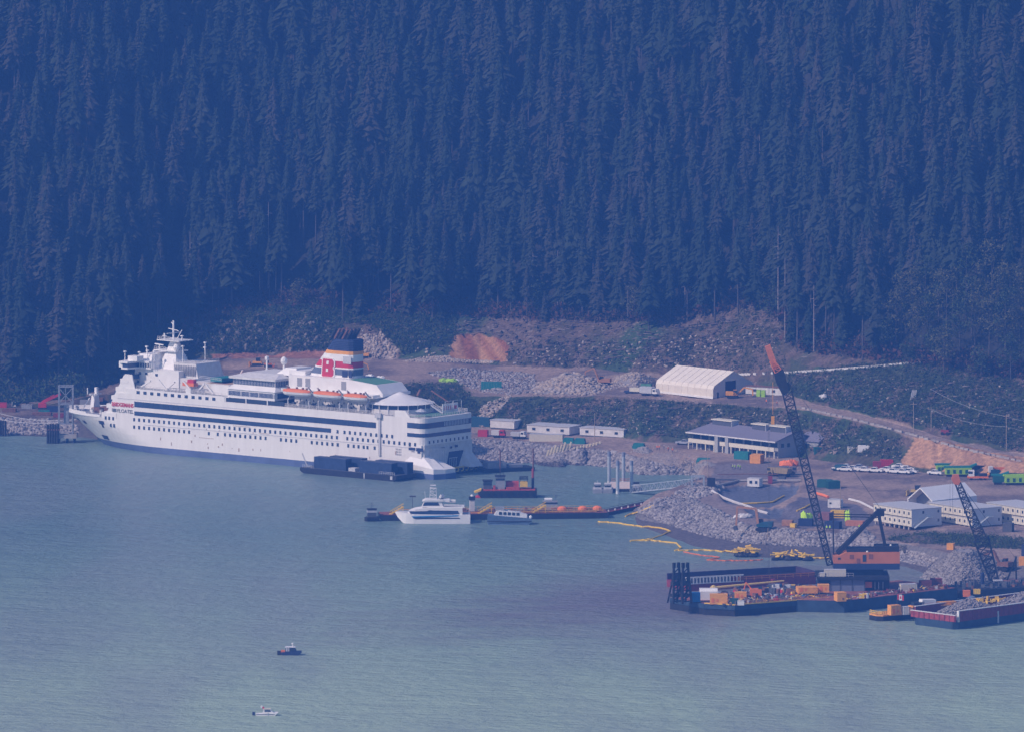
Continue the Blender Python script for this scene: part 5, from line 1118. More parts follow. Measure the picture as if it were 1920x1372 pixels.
# --- floating causeway to the shore
A, rz, L = edge((1138, 966), (1284, 936)); cw = thing('floating_causeway', 'dark floating pipe causeway running from the barge dock to the rocky point', 'causeway', A, rz)
MB().box(0, L, 0, 3, -.4, 1.0).build('float', BLACK, cw); MB().box(0, L, .1, 2.9, 1.0, 1.15).build('planking', MAROON, cw); mb = MB(); rail(mb, [(0, .15, 1.1), (L, .15, 1.1)], 1, 3, .08); rail(mb, [(0, 2.8, 1.1), (L, 2.8, 1.1)], 1, 3, .08); mb.build('railing', DGREY, cw); MB().bar((0, 2, 1.5), (L, 2, 1.5), .5, n=6).build('pipe', RUST, cw)
mb = MB(); 
for i in range(12): mb.lathe([(.1, 1.1), (.3, 1.2), (.25, 1.7), (.05, 1.8)], 6, (2 + i * L / 12, .5))
mb.build('marker', WHITE, cw, kind='stuff')
# --- yellow containment booms
def boom(pts, label, mat=YELLOW, z=None, w=.55):
    mb = MB(); rr_ = random.Random(len(pts)); P = []
    for (ax, ay), (bx_, by_) in zip(pts, pts[1:]):
        n = max(2, int(abs(bx_ - ax) / 5))
        for i in range(n): t = i / n; P.append((ax + (bx_ - ax) * t + rr_.uniform(-.8, .8), ay + (by_ - ay) * t + rr_.uniform(-.5, .5)))
    P.append(pts[-1]); Q = []
    for p in P: g = G(*p); Q.append(Wp(*p, .15) if g.z < .3 and p[1] > profile(p[0]) [0][1] and (HZ + F * H / profile(p[0])[1][0]) < p[1] else g + Vector((0, 0, .3)))
    for a, b in zip(Q, Q[1:]): mb.bar(a, a + (b - a) * .98, w, n=6)
    return tag(mb.build('containment_boom', mat), label, 'boom', 'yellow booms along the shore')
boom([(1122, 977), (1160, 980), (1200, 986), (1222, 989), (1245, 992), (1258, 997), (1240, 1003), (1218, 1010), (1182, 1013)], 'yellow boom hooking out over the water below the long causeway')
boom([(1182, 1013), (1220, 1012), (1268, 1017), (1277, 1026), (1265, 1031), (1315, 1030), (1345, 1032), (1380, 1036)], 'yellow boom zigzagging left of the yellow heap on the mud flat')
boom([(1282, 1034), (1315, 1040), (1350, 1044), (1326, 1049), (1360, 1050), (1400, 1050), (1430, 1048)], 'faded orange boom lying farthest out off the mud flat', ORANGE, w=.4)
boom([(1173, 967), (1200, 960), (1226, 948)], 'short yellow boom beside the shore end of the causeway')
boom([(1500, 1047), (1530, 1047), (1556, 1047)], 'short straight yellow boom just left of the big crane foot')
for k, (x0, x1, y0, lab) in enumerate([(1384, 1414, 1036, 'smaller bright yellow heap of boom on black cradle at the mud flat'), (1452, 1518, 1043, 'larger bright yellow heap of boom on black cradle nearest the crane')]):
    a, b = Wp(x0, y0 + 3, .3), Wp(x1, y0 + 4, .3); c = (a + b) / 2; L = (b - a).length; r = thing('boom_heap', lab, 'boom heap', c, 0); mb = MB(); m2 = MB(); rr_ = random.Random(k)
    for i in range(46): x = rr_.uniform(-L / 2, L / 2); t = 1 - abs(x) / L * 1.6; p = Vector((x, rr_.uniform(-3, 3), rr_.uniform(.9, 1.0 + 1.9 * max(.1, t)))); mb.bar(p, p + Vector((rr_.uniform(-3, 3), rr_.uniform(-1, 1), rr_.uniform(-.4, .5))), .5, n=5)
    for i in range(24): m2.rock(rr_.uniform(-L / 2, L / 2), rr_.uniform(-4, 2), .2, 1.5, 1, .9, rr_)
    mb.build('float_section', YELLOW, r, kind='stuff'); m2.build('black_liner', BLACK, r, kind='stuff')
# --- four piles with a landing float and gangway
PL = [(1142, 846, 906, 'far left'), (1158, 863, 925, 'near left'), (1169, 847, 906, 'far right'), (1184, 863, 923, 'near right')]
for px, t_, b_, nm in PL:
    p = Wp(px, b_); hgt = (b_ - t_) / F * p.y; r = thing('steel_pile', 'tall grey steel pile, %s of the four round the floating landing' % nm, 'pile', p, 0, 'four steel piles of the landing float')
    MB().lathe([(.6, -3), (.6, hgt * .86)], 12).build('shaft', STEEL, r); MB().lathe([(.62, hgt * .86), (.62, hgt)], 12).build('cap', M('pile_cap', (.22, .25, .33), .6), r); MB().lathe([(.61, -.5), (.61, 1.0)], 12).build('waterline_band', WHITE2, r)
lf = thing('landing_float', 'square floating landing with pale deck between four steel piles', 'float', Wp(1143, 921), 0)
MB().box(0, 10.5, 0, 22, -.5, .9).build('hull', BLACK, lf); MB().box(.4, 8, .5, 21, .9, 1.1).build('deck', M('pale_deck', (.66, .55, .47), .8), lf); mb = MB(); rail(mb, [(1, 21, 1.1), (7.5, 21, 1.1), (7.5, 1, 1.1)], 1, 1.6, .08); mb.build('railing', ORANGE, lf); MB().box(8.2, 10.3, 2, 5, 1.0, 2).build('gear_box', LGREY, lf)
a, b = Wp(1187, 916, 1.3), Wp(1303, 903, 6.5); gw = thing('truss_gangway', 'long grey truss gangway from the floating landing up to the shore', 'gangway', (0, 0, 0)); gw.location = a
mb = MB(); lattice(mb, (0, 0, 0), b - a, 2.4, 2.4, 18, .2, .12); mb.build('truss', STEEL, gw); MB().bar((0, 0, -1.0), (b - a) + Vector((0, 0, -1.0)), 2.0, .15).build('walkway', LGREY, gw)
ab = thing('gangway_abutment', 'grey frame standing at the shore end of the truss gangway', 'abutment', b + Vector((-1, -2, -3)), 0); mb = MB(); 
for x in (0, 4): 
    for y in (0, 4): mb.bar((x, y, -2), (x, y, 5.2), .5)
mb.bar((0, 0, 5), (4, 0, 5), .4).bar((0, 4, 5), (4, 4, 5), .4).box(-.5, 4.5, -.5, 4.5, -1.6, 0).build('frame', STEEL, ab)
for px, nm in ((1112, 'left of the two small grey boats nosed against the floating landing'), (1131, 'right of the two small grey boats nosed against the floating landing')):
    r = thing('small_workboat', nm, 'boat', Wp(px, 924), 0, 'grey boats at the floating landing')
    MB().side([(0, -.3), (3.1, -.3), (3.3, 1.3), (-.2, 1.3)], 0, 8).build('hull', GREY, r); MB().frus((.2, 2.9, .5, 4.5), (.5, 2.6, 1.2, 4.2), 1.3, 3.1).build('cabin', LGREY, r); MB().box(.5, 2.6, .7, .8, 2.0, 2.6).box(.25, 2.85, .95, 4.0, 2.2, 2.7).build('windscreen', GLASS, r); MB().box(.4, 2.7, 1, 4.3, 3.1, 3.2).bar((1.5, 2, 3.1), (1.5, 2, 4.2), .12).build('roof', WHITE2, r); mb = MB(); rail(mb, [(.1, .1, 1.3), (3, .1, 1.3)], .8, 1, .06); mb.build('railing', LGREY, r)

# --- two small boats out on the sound
b1 = thing('patrol_boat', 'small navy boat with white roof and orange gear, upper of the two on open water', 'boat', Wp(521, 1228), 0)
wedge(MB(), [(1.2, -.3), (5.8, -.3), (7.0, .8), (6.9, 1.2), (1, .9)], 0, 2.3, -9).build('hull', NAVYP, b1); MB().box(-.2, 1.0, .6, 1.7, -.3, 1.2).build('outboard_motor', BLACK, b1); MB().side([(2.2, .9), (5.6, 1.0), (4.9, 2.3), (2.3, 2.3)], .3, 2.0).build('cabin', NAVYP, b1); MB().box(2.1, 5.2, .2, 2.1, 2.3, 2.5).bar((4.3, 1.1, 2.5), (4.3, 1.1, 3.2), .25).lathe([(.1, 3.1), (.3, 3.2), (.3, 3.5), (.1, 3.6)], 8, (4.3, 1.1)).build('roof', WHITE, b1)
MB().box(2.5, 2.8, .22, .3, 1.2, 2.2).box(3.1, 3.3, .22, .3, 1.2, 2.2).build('door_post', WHITE, b1); MB().box(.9, 2.1, .4, 1.9, .9, 1.4).build('engine_well', ORANGE, b1); MB().box(3.5, 4.9, .2, .3, 1.5, 2.1).build('window', GLASS, b1)
b2 = thing('fishing_boat', 'small white boat with a red and white flag, lower of the two on open water', 'boat', Wp(473, 1341), 0)
wedge(MB(), [(1, -.3), (6, -.3), (7.2, .9), (1, .5)], 0, 2.1, -9).build('hull', WHITE, b2); MB().box(1.0, 6.3, -.03, 2.12, .25, .42).build('hull_stripe', NAVYP, b2); MB().box(0, .7, .6, 1.5, -.2, .9).build('outboard_motor', NAVYP, b2); MB().side([(2.9, .7), (6, .8), (5.0, 1.6), (3.1, 1.6)], .3, 1.8).build('cabin', WHITE, b2); MB().side([(3.4, 1.1), (5.3, 1.1), (4.9, 1.5), (3.5, 1.5)], .22, 1.88).build('cabin_window', NAVY, b2); MB().box(3.0, 5.2, .1, 2.0, 1.75, 1.9).build('roof', CREAM, b2)
MB().box(2.3, 2.8, 1, 1.06, 2.1, 2.7).build('flag_white', WHITE, b2); MB().box(2.8, 3.3, 1, 1.06, 1.8, 2.4).build('flag_red', RED, b2); MB().bar((2.9, 1.03, .8), (2.9, 1.03, 2.7), .06).bar((1.5, .4, .6), (1.2, .4, 1.3), .1).bar((4.4, -.02, 0), (4.4, -.02, .9), .2).build('flag_staff', STEEL, b2)
# ------------------------------------------------------------------ derrick barge, cranes and deck barges
def clutter(mb, x0, x1, y0, y1, z, n, seed, s0=.3, s1=1.4, hz_=1.2):
    r = random.Random(seed)
    for i in range(n):
        x, y = r.uniform(x0, x1), r.uniform(y0, y1); a, b = r.uniform(s0, s1), r.uniform(s0, s1); h = r.uniform(.25, hz_)
        if r.random() < .3: mb.bar((x, y, z + .3), (x + r.uniform(-2, 2), y + r.uniform(-2, 2), z + r.uniform(.3, 1.4)), .22, n=5)
        else: mb.box(x, x + a, y, y + b, z, z + h, r.uniform(0, 3))
    return mb
# left deck barge: near corner at (1378,1155)
A = Wp(1378, 1155); RZ = math.radians(30)
d1 = thing('deck_barge', 'long dark deck barge crowded with gear, black spud frames at its left end', 'barge', A, RZ)
LN, WD = 40, 27
MB().prism([(0, 0), (LN, 0), (LN, WD), (-3, WD + 1), (-8, WD - 2), (-6, 8)], -1, 2.0).build('hull', BLACK, d1)
MB().prism([(-.2, -.2), (LN, -.2), (LN, WD), (-3, WD + 1.2), (-8.2, WD - 2), (-6.2, 7.8)], 2.0, 3.3).build('bulwark', M('barge_navy', (.03, .06, .10), .6, .3, .4), d1)
MB().prism([(.2, .2), (LN - .5, .2), (LN - .5, WD - .5), (-3, WD - .2), (-7, WD - 3), (-5, 8)], 3.3, 3.42).build('deck', M('rust_deck', (.26, .10, .08)), d1)
MB().box(2, 34, -.1, .25, 3.45, 3.75).prism([(-.1, 0), (.4, 0), (-5.6, 8.1), (-6.1, 8)], 3.42, 3.7).build('yellow_kerb', YELLOW, d1)
mb = MB(); rail(mb, [(3, .5, 3.42), (33, .5, 3.42)], 1.1, 1.6, .1); mb.build('deck_railing', ORANGE2, d1)
MI = d1.matrix_basis.inverted()
def D(px, py, z, root=None):
    """point at height z seen at a photo pixel, in the barge's own frame"""
    return (root.matrix_basis.inverted() if root else MI) @ Wp(px, py, z)
for px, nm in ((1268, 'left'), (1285, 'right')):
    p = D(px, 1130, 3.4); mb = MB()
    for sx in (-1.6, 1.6):
        mb.bar((p.x + sx, p.y - 1, 3.4), (p.x + sx * .55, p.y, 15.2), .55).bar((p.x + sx, p.y + 2.5, 3.4), (p.x + sx * .55, p.y, 12.5), .4)
        mb.box(p.x + sx * .5 - .4, p.x + sx * .5 + .4, p.y - .4, p.y + .4, 14.2, 15.8)
    for k in range(6): z = 4 + k * 1.7; w = 1.6 - .12 * k; mb.bar((p.x - w, p.y, z), (p.x + w, p.y, z + 1.6), .28).bar((p.x + w, p.y, z), (p.x - w, p.y, z), .3)
    mb.box(p.x - 1.4, p.x + 1.4, p.y - .6, p.y + 1.2, 8.8, 10).box(p.x - 1.7, p.x + 1.7, p.y - .8, p.y + 1.6, 5.4, 6.2)
    mb.build('spud_frame', BLACK, d1)
def boxthing(name, label, cat, px, py, z, l, w, h, mat, rz, root=d1, ribs=False, extra=None):
    p = root.matrix_basis @ D(px, py, z, root); r = cont(name, mat, None, 0, 0, 0, l, w, h, rz, ribs, label, p, cat)
    if extra: extra(r)
    return r
def vents(mat=DGREY):
    def f(r):
        MB().box(.5, 1.4, -.06, 0, .5, 1.9).box(2.0, 2.6, -.06, 0, .8, 1.6).build('grille', mat, r)
    return f
boxthing('shipping_container', 'bright blue container beside the black spud frames', 'container', 1297, 1128, 3.45, 2.6, 2.6, 2.7, BLUEP, 0, ribs=True)
sh = thing('canopy_shelter', 'white arched canopy behind the blue container on the deck barge', 'shelter', d1.matrix_basis @ D(1312, 1124, 3.45), RZ - .5)
MB().front([(0, 0), (0, 2.6), (.8, 3.3), (3.6, 3.3), (4.4, 2.6), (4.4, 0), (4.1, 0), (4.1, 2.5), (3.5, 3.0), (.9, 3.0), (.3, 2.5), (.3, 0)], 0, 5.5).build('canopy', WHITE, sh); MB().box(.5, 5, .5, 3.9, 0, 2.2).build('stored_gear', NAVYP, sh)
g1 = boxthing('generator_box', 'largest orange equipment box near the middle of the left deck barge', 'equipment box', 1331, 1132, 3.45, 5.4, 3, 2.9, ORANGE2, RZ - .55, extra=vents(ORANGE))
g2 = boxthing('generator_box', 'smaller orange equipment box right of the largest one on the deck barge', 'equipment box', 1377, 1124, 3.45, 3.7, 2.8, 2.2, ORANGE2, RZ - .55, extra=vents(ORANGE))
boxthing('generator_box', 'flat orange roofed box before the grey deckhouse', 'equipment box', 1497, 1112, 4.6, 6.0, 5.0, 1.7, ORANGE2, RZ - .4, extra=vents(ORANGE))
boxthing('generator_box', 'orange box tucked against the left corner of the grey deckhouse', 'equipment box', 1534, 1110, 4.6, 3.4, 3.0, 2.3, ORANGE2, RZ - .5, extra=vents(ORANGE))
boxthing('tool_box', 'dark green box low on the deck barge right of the largest orange box', 'equipment box', 1368, 1132, 3.45, 2.6, 2, 1.6, M('dark_green_paint', (.03, .10, .08), .6), 0)
boxthing('tank_box', 'white rounded tank near the yellow kerb of the deck barge', 'tank', 1383, 1134, 3.45, 2, 1.6, 1.3, WHITE, 0)
exd = thing('deck_excavator', 'rusty orange machine with dark cab amid the deck barge cargo', 'machine', d1.matrix_basis @ D(1406, 1122, 3.45), 0)
MB().box(0, 3.6, 0, 2.6, .8, 3.0).build('house', ORANGE, exd); MB().box(.2, 3.2, -.1, 2.7, 0, .8).build('track', BLACK, exd); MB().box(2.6, 3.8, .1, 1.1, 1.8, 3.7).build('cab', GLASS, exd); MB().bar((.6, 1, 2.8), (-1.2, 1, 5.0), .35).bar((-1.2, 1, 5), (-1.8, 1, 2.8), .3).build('boom', ORANGE, exd)
for k, (mt, n, sd, nm) in enumerate([(RUST, 60, 1, 'rusty_gear'), (YELLOW, 26, 2, 'yellow_gear'), (LGREY, 34, 3, 'grey_gear'), (RED, 9, 4, 'red_gear'), (DGREY, 60, 5, 'dark_gear'), (BLUEP, 3, 6, 'blue_gear')]):
    mb = MB(); clutter(mb, -3, 36, 1, 9, 3.42, n, sd); clutter(mb, 4, 38, 8, 25, 3.42, n, sd + 10, .5, 2.2, 2.2); mb.build(nm, mt, d1, kind='stuff')
mb = MB(); p, q = D(1338, 1101, 5.2), D(1470, 1088, 6.8); mb.bar(p, q, .95, n=8, w2=.5); mb.build('yellow_pipe', M('dull_yellow', (.55, .40, .12), .6), d1); MB().lathe([(1.1, 3.4), (1.1, 5.4), (.4, 6)], 8, (p.x, p.y)).build('pipe_stand', M('dull_yellow', (.55, .40, .12)), d1)
MB().lathe([(.9, 3.4), (.7, 5), (.9, 6.2)], 8, tuple(D(1450, 1098, 4))[:2]).build('red_capstan', MAROON, d1)
# hopper barge moored behind
A, rz, L = edge((1286, 1108), (1530, 1094)); hp = thing('hopper_barge', 'long empty maroon hopper barge moored behind the deck barge', 'barge', A, rz)
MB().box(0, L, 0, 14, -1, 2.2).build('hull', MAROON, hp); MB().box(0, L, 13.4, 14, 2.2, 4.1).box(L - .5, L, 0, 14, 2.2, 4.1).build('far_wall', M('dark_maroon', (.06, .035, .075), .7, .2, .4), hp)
MB().box(L * .35, L, 0, .5, 2.2, 3.7).build('near_wall', MAROON, hp); mb = MB()
for i in range(17): mb.box(.3 + i * 1.15, .55 + i * 1.15, -.1, .5, 2.2, 4.2)
mb.box(0, 20, -.05, .4, 4.0, 4.4).box(0, 20, -.05, .4, 2.1, 2.4).build('ribbed_wall', WHITE2, hp); MB().box(1, L - 1, 1, 13, 2.21, 2.3).build('hopper_floor', BLACK, hp)
mb = MB(); rail(mb, [(L * .4, -.3, 2.4), (L, -.3, 2.4)], 1.2, 2.6, .09); mb.build('railing', ORANGE2, hp)
# main crane barge: near corner at (1583,1148)
A = Wp(1583, 1148); RY = math.radians(41); d2 = thing('crane_barge', 'heavy dark barge carrying the grey deckhouse and the big orange crane', 'barge', A, RY)
MB().prism([(0, 0), (48, 0), (48, 26), (-2, 26), (-12, 14)], -1, 3.6).build('hull', M('barge_navy', (.03, .06, .10)), d2); MB().prism([(.3, .3), (47.5, .3), (47.5, 25.5), (-2, 25.5), (-11.5, 14)], 3.6, 3.72).build('deck', M('rust_deck', (.26, .10, .08)), d2)
for k, (mt, n, sd, nm) in enumerate([(RUST, 60, 11, 'rusty_gear'), (YELLOW, 16, 12, 'yellow_gear'), (LGREY, 34, 13, 'grey_gear'), (MAROON, 34, 14, 'maroon_gear'), (DGREY, 40, 15, 'dark_gear')]):
    mb = MB(); clutter(mb, 2, 45, .8, 7, 3.7, n, sd, hz_=1.0); mb.build(nm, mt, d2, kind='stuff')
def B(px, py, z): return D(px, py, z, d2)
Yc = 2624.0; SCL = F / Yc
BY = [0.0]
def pz(px, py, dy=0.0): s = F / (Yc + BY[0] + dy); return (px - 960) / s, H - (py - HZ) / s      # x and height in the crane's own vertical planes
def flat(mb, pts, y0, y1): return mb.side([pz(*p, y0) for p in pts], y0, y1)
dh = thing('deckhouse', 'dark grey deckhouse with flat black roof under the big crane', 'deckhouse', (0, Yc - 8, 0))
def pb(mb, x0, x1, y0_, y1_, d0, d1_):
    a, b = pz(x0, y1_, d0); c, e = pz(x1, y0_, d0); return mb.box(a, c, d0, d1_, b, e)
BY[0] = -8.0
pb(MB(), 1556, 1622, 1086, 1118, 0, 9).build('wall', M('slate_wall', (.17, .20, .27), .6, .08), dh); pb(MB(), 1532, 1668, 1081, 1086.5, -1, 16).build('roof', BLACK, dh)
mb = MB(); pb(mb, 1534, 1556, 1086, 1098, 0, 9); pb(mb, 1622, 1668, 1086, 1104, 2, 12); mb.build('dark_bay', BLACK, dh)
mb = MB(); 
for px in (1556, 1574.5, 1597, 1620): pb(mb, px, px + 2.2, 1086, 1112, -.12, 0)
mb.build('pillar', DGREY, dh); mb = MB(); a, b = pz(1534, 1081); c, e = pz(1600, 1081); rail(mb, [(a, -.8, b), (c, -.8, b)], 1.3, 1.4, .08); mb.build('roof_railing', LGREY, dh)
mb = MB(); pb(mb, 1622, 1635, 1090, 1101, 1.4, 2); mb.build('orange_panel', ORANGE, dh)
for px in (1640, 1647, 1655): m_ = MB(); pb(m_, px, px + 1.2, 1090, 1104, 1.5, 1.8); m_.build('post', LGREY, dh)
a, b = pz(1546, 1081); r = cont('shipping_container', CREAM, None, 0, 0, 0, 6.6, 2.6, 2.1, 0, True, 'pale container on the black roof at the foot of the big crane', Vector((a, Yc - 7.5, b)))
a, b = pz(1539, 1081); r = boxthing('deck_locker', 'low cream locker left of the pale container on the deckhouse roof', 'locker', 1540, 1081, b, 2.0, 1.6, 1.2, CREAM, 0, d2); r.location = (a - .3, Yc - 7.5, b)
boxthing('generator_box', 'orange cube with a small vent by the near corner of the crane barge', 'equipment box', 1570, 1127, 3.7, 2.9, 3.4, 2.6, ORANGE2, RZ - .25, d2, extra=lambda r: MB().box(1.6, 2.1, -.06, 0, .5, 1.1).build('vent', RUST, r))
boxthing('site_container', 'cream container at the right end of the crane barge deck', 'container', 1690, 1108, 3.7, 5.0, 2.4, 2.1, CREAM, RZ - .3, d2, True)
boxthing('skip_box', 'left rust red steel skip at the right end of the crane barge', 'skip', 1727, 1102, 3.7, 3.4, 2.4, 2.2, M('rust_red', (.26, .08, .07), .8, .2), RZ - .3, d2, True)
boxthing('skip_box', 'right rust red steel skip at the right end of the crane barge', 'skip', 1748, 1098, 3.7, 3.2, 2.4, 2.2, M('rust_red', (.26, .08, .07)), RZ - .3, d2, True)
pw = thing('deck_pump', 'yellow pump set on the near edge of the crane barge', 'pump', d2.matrix_basis @ B(1611, 1121, 3.7), 0); MB().box(0, 1.6, 0, 1, 0, 1.1).bar((1, .5, 1.2), (3.2, .5, 1.3), .6, n=8).build('pump', YELLOW, pw); MB().bar((2.6, .5, 0), (2.6, .5, 1.6), .9, n=8).build('drum', LGREY, pw)
# --- the crane itself
BY[0] = 0.0
cr = thing('crawler_crane', 'big crane with orange machinery house and long black lattice boom with orange tip', 'crane', (0, Yc, 0))
mb = MB(); pb(mb, 1582, 1657, 1066, 1082, -4, 5); mb.build('carbody', BLACK, cr)
mb = MB(); pb(mb, 1563, 1687, 1056, 1067, -5, 5); mb.build('turntable', NAVYP, cr)
hs = flat(MB(), [(1563, 1056), (1563, 1042), (1574, 1041), (1586, 1034.5), (1687, 1034), (1687, 1056)], -4.4, 4.4).build('machinery_house', M('house_orange', (.55, .19, .07), .6, .1, .3), cr)
mb = MB(); pb(mb, 1571, 1576, 1044.5, 1048, -4.5, -4.4); pb(mb, 1617.5, 1624, 1039, 1052, -4.5, -4.4); mb.build('house_window', GLASS, hs)
mb = MB(); pb(mb, 1593, 1601, 1039, 1047, -4.46, -4.4); pb(mb, 1606, 1613, 1046, 1055, -4.46, -4.4); pb(mb, 1629, 1637, 1038, 1047, -4.46, -4.4); mb.build('house_louvre', M('louvre_brown', (.25, .10, .06), .7), hs)
mb = MB(); pb(mb, 1640, 1686, 1024, 1034, -4, 4); pb(mb, 1588, 1640, 1029, 1034, -4, 4); mb.build('counterweight', BLACK, cr)
for px, py in ((1588, 1036), (1625, 1032), (1669, 1020)): a, b = pz(px, py); MB().lathe([(.05, b), (.35, b + .15), (.3, b + .5), (.05, b + .6)], 8, (a, -4)).build('floodlight', WHITE, cr)
mb = MB(); a, b = pz(1556, 1058); c, e = pz(1476, 735); lattice(mb, (a, 0, b), (c, 0, e), 1.6, 2.9, 26, .46, .2, 1.4, 2.6); mb.build('boom_lattice', BLACK, cr)
p0, p1, p2 = Vector(pz(1476, 735)), Vector(pz(1459, 692)), Vector(pz(1441, 652))
mb = MB().side([pz(1449, 694), pz(1464, 687), pz(1472, 700), pz(1479, 734), pz(1467, 740), pz(1455, 716)], -1.3, 1.3).side([pz(1476, 716), pz(1484, 722), pz(1480, 732), pz(1474, 730)], -1, 1).build('boom_plates', BLACK, cr)
mb = MB(); lattice(mb, (p1.x, 0, p1.y - .5), (p2.x + 1, 0, p2.y - 4), 2.6, 1.6, 4, .32, .18, 2.2, 1.4); mb.build('boom_tip_lattice', M('tip_orange', (.62, .19, .09), .6, .1), cr)
MB().side([pz(1434, 650), pz(1444, 646), pz(1452, 668), pz(1460, 690), pz(1452, 692), pz(1441, 672)], -.9, .9).build('boom_tip', M('tip_orange', (.62, .19, .09)), cr)
mb = MB(); a, b = pz(1570, 1036); c, e = pz(1648, 956); mb.bar((a, -1.6, b), (c, -.8, e), 1.5, 1.2).bar((a, 1.6, b), (c, .8, e), 1.5, 1.2)
for k in range(8): t = k / 8; mb.bar((a + (c - a) * t, -1.5, b + (e - b) * t), (a + (c - a) * (t + .12), 1.5, b + (e - b) * (t + .12)), .4)
c2, e2 = pz(1653, 955); mb.box(c2 - 1.6, c2 + .8, -1.5, 1.5, e2 - 1.8, e2 + .3); mb.build('gantry_mast', BLACK, cr)
mb = MB(); a, b = pz(1648, 966); c, e = pz(1660, 1024); 
for y in (-1.2, 1.2): mb.bar((a, y, b), (c, y, e), .95)
mb.build('back_stay', BLACK, cr)
mb = MB(); a, b = pz(1562, 957); c, e = pz(1563, 1038)
for y in (-.7, .7): mb.bar((a, y, b), (c, y, e), .35)
for k in range(10): t = k / 10; mb.bar((a, -.7, b + (e - b) * t), (a, .7, b + (e - b) * (t + .1)), .14)
a, b = pz(1556, 962); c, e = pz(1648, 964); mb.bar((a, -.7, b), (c, -.7, e), .3).bar((a, .7, b - .9), (c, .7, e - .9), .3); mb.build('jib_strut', BLACK, cr)
mb = MB(); a, b = pz(1652, 954)
for y, (tx, ty) in ((-.8, (1470, 700)), (.8, (1472, 700)), (0, (1466, 694))): c, e = pz(tx, ty); mb.bar((a, y, b), (c, y * .7, e), .07)
for (x_, y_) in ((1440, 676), (1442, 690)): a, b = pz(x_, y_); c, e = pz(x_ + .6, 1075); mb.bar((a, -.5, b), (c, -.5, e), .075)
a, b = pz(1449, 690); mb.bar((a, 0, b), (a + .2, 0, b - 3), .3); mb.build('wire_rope', DGREY, cr)
mb = MB(); a, b = pz(1449, 722); mb.box(a - .5, a + .5, -.5, .5, b - 12, b - 9.5); mb.bar((a, 0, b + 1), (a, 0, b - 9), .14).build('hook_block', ORANGE2, cr)
# --- small tug barge with flag
A, rz, L = edge((1656, 1164), (1722, 1168)); tb2 = thing('tender_barge', 'small dark tender with yellow bow rail and orange kerb, left of the gravel barge', 'tender', A, RZ)
MB().prism([(0, 0), (34, 0), (34, 7), (0, 7), (-1.5, 5.5), (-1.5, 1.5)], -.6, 1.5).build('hull', BLACK, tb2); MB().prism([(0, 0), (34, 0), (34, 7), (0, 7), (-1.5, 5.5), (-1.5, 1.5)], 1.5, 1.9).build('kerb', ORANGE2, tb2); mb = MB(); rail(mb, [(3, .2, 1.9), (-.2, .3, 1.9), (-1.3, 1.6, 1.9), (-1.3, 5.4, 1.9)], 1.1, .8, .14); mb.build('bow_rail', YELLOW, tb2)
mb = MB(); clutter(mb, 6, 30, .8, 6, 1.9, 26, 77); mb.build('deck_gear', RUST, tb2, kind='stuff')
boxthing('generator_box', 'bright orange box on the bow of the small tender, under the red and white flag', 'equipment box', 1671, 1153, 1.95, 3.4, 2.4, 2.9, ORANGE2, .45, tb2, extra=vents(ORANGE))
boxthing('stack_box', 'white slatted pallet stack right of the bright orange tender box', 'pallet stack', 1694, 1152, 1.95, 1.8, 1.6, 2.4, WHITE2, .3, tb2, True)
fl = thing('flag', 'red and white maple flag flying over the orange tender box', 'flag', Wp(1682, 1131, 6.2), 0)
MB().bar((0, 0, -3), (0, 0, 3.0), .1).build('staff', DGREY, fl); MB().box(.05, .6, -.03, .03, 1.2, 2.9).box(1.5, 2.05, -.03, .03, .9, 2.6).build('flag_red', RED, fl); MB().box(.6, 1.5, -.03, .03, 1.05, 2.75).build('flag_white', WHITE, fl); MB().side([(.8, 1.6), (1.05, 1.5), (1.3, 1.6), (1.25, 2.1), (1.05, 2.4), (.85, 2.1)], -.05, .05).build('maple_leaf', RED, fl)
dk = thing('work_platform', 'long orange beam deck with a glass fronted white cabin', 'platform', Wp(1712, 1150, 2.5), .42)
MB().box(0, 13, 0, 3, 0, 1.9).build('beam_box', RUST, dk); MB().box(-.1, 13.1, -.1, 3.1, 1.9, 2.3).box(7.5, 15, .6, 2.4, 2.3, 3).build('orange_beam', ORANGE2, dk); MB().box(.6, 4, .3, 2.6, 2.3, 3.4).build('glass_front', GLASS, dk); MB().side([(3, 2.3), (8, 2.3), (8, 3.9), (3.4, 4.1)], .3, 2.6).build('cabin', WHITE, dk)
# --- gravel barge
A = Wp(1797, 1179); RG = math.radians(44); gb = thing('gravel_barge', 'open barge with maroon coaming loaded with grey gravel', 'barge', A, RG)
MB().prism([(0, 0), (74, 0), (74, 18), (0, 18), (-1.5, 16), (-1.5, 1)], -1, 2.3).build('hull', M('barge_navy', (.03, .06, .10)), gb); mb = MB()
mb.box(0, 74, -.2, .3, 2.3, 5.4).box(0, 74, 17.7, 18.2, 2.3, 5.2); mb.build('side_coaming', MAROON, gb)
MB().box(-1.6, -1.1, -.2, 18.2, 2.3, 4.2).build('end_coaming', M('worn_red', (.30, .055, .06), .7, .35, 1.0), gb); mb = MB(); mb.box(-1.7, -1.0, -.3, 18.3, 4.2, 4.4).box(0, 74, -.35, .4, 5.4, 5.6).box(0, 74, 17.6, 18.3, 5.2, 5.4).box(-.25, .1, -.4, .4, 2.2, 5.6).build('coaming_cap', WHITE2, gb)
mb = MB()
for i in range(9): mb.box(-1.75, -1.6, i * 2.1, i * 2.1 + .2, 2.3, 4.2)
for i in range(36): mb.box(2 + i * 2, 2.2 + i * 2, -.3, -.2, 2.4, 5.4)
mb.build('stiffener', MAROON, gb, kind='stuff'); mb = MB().box(17, 17.5, -.5, -.2, .4, 4.0).build('draught_plate', LGREY, gb)
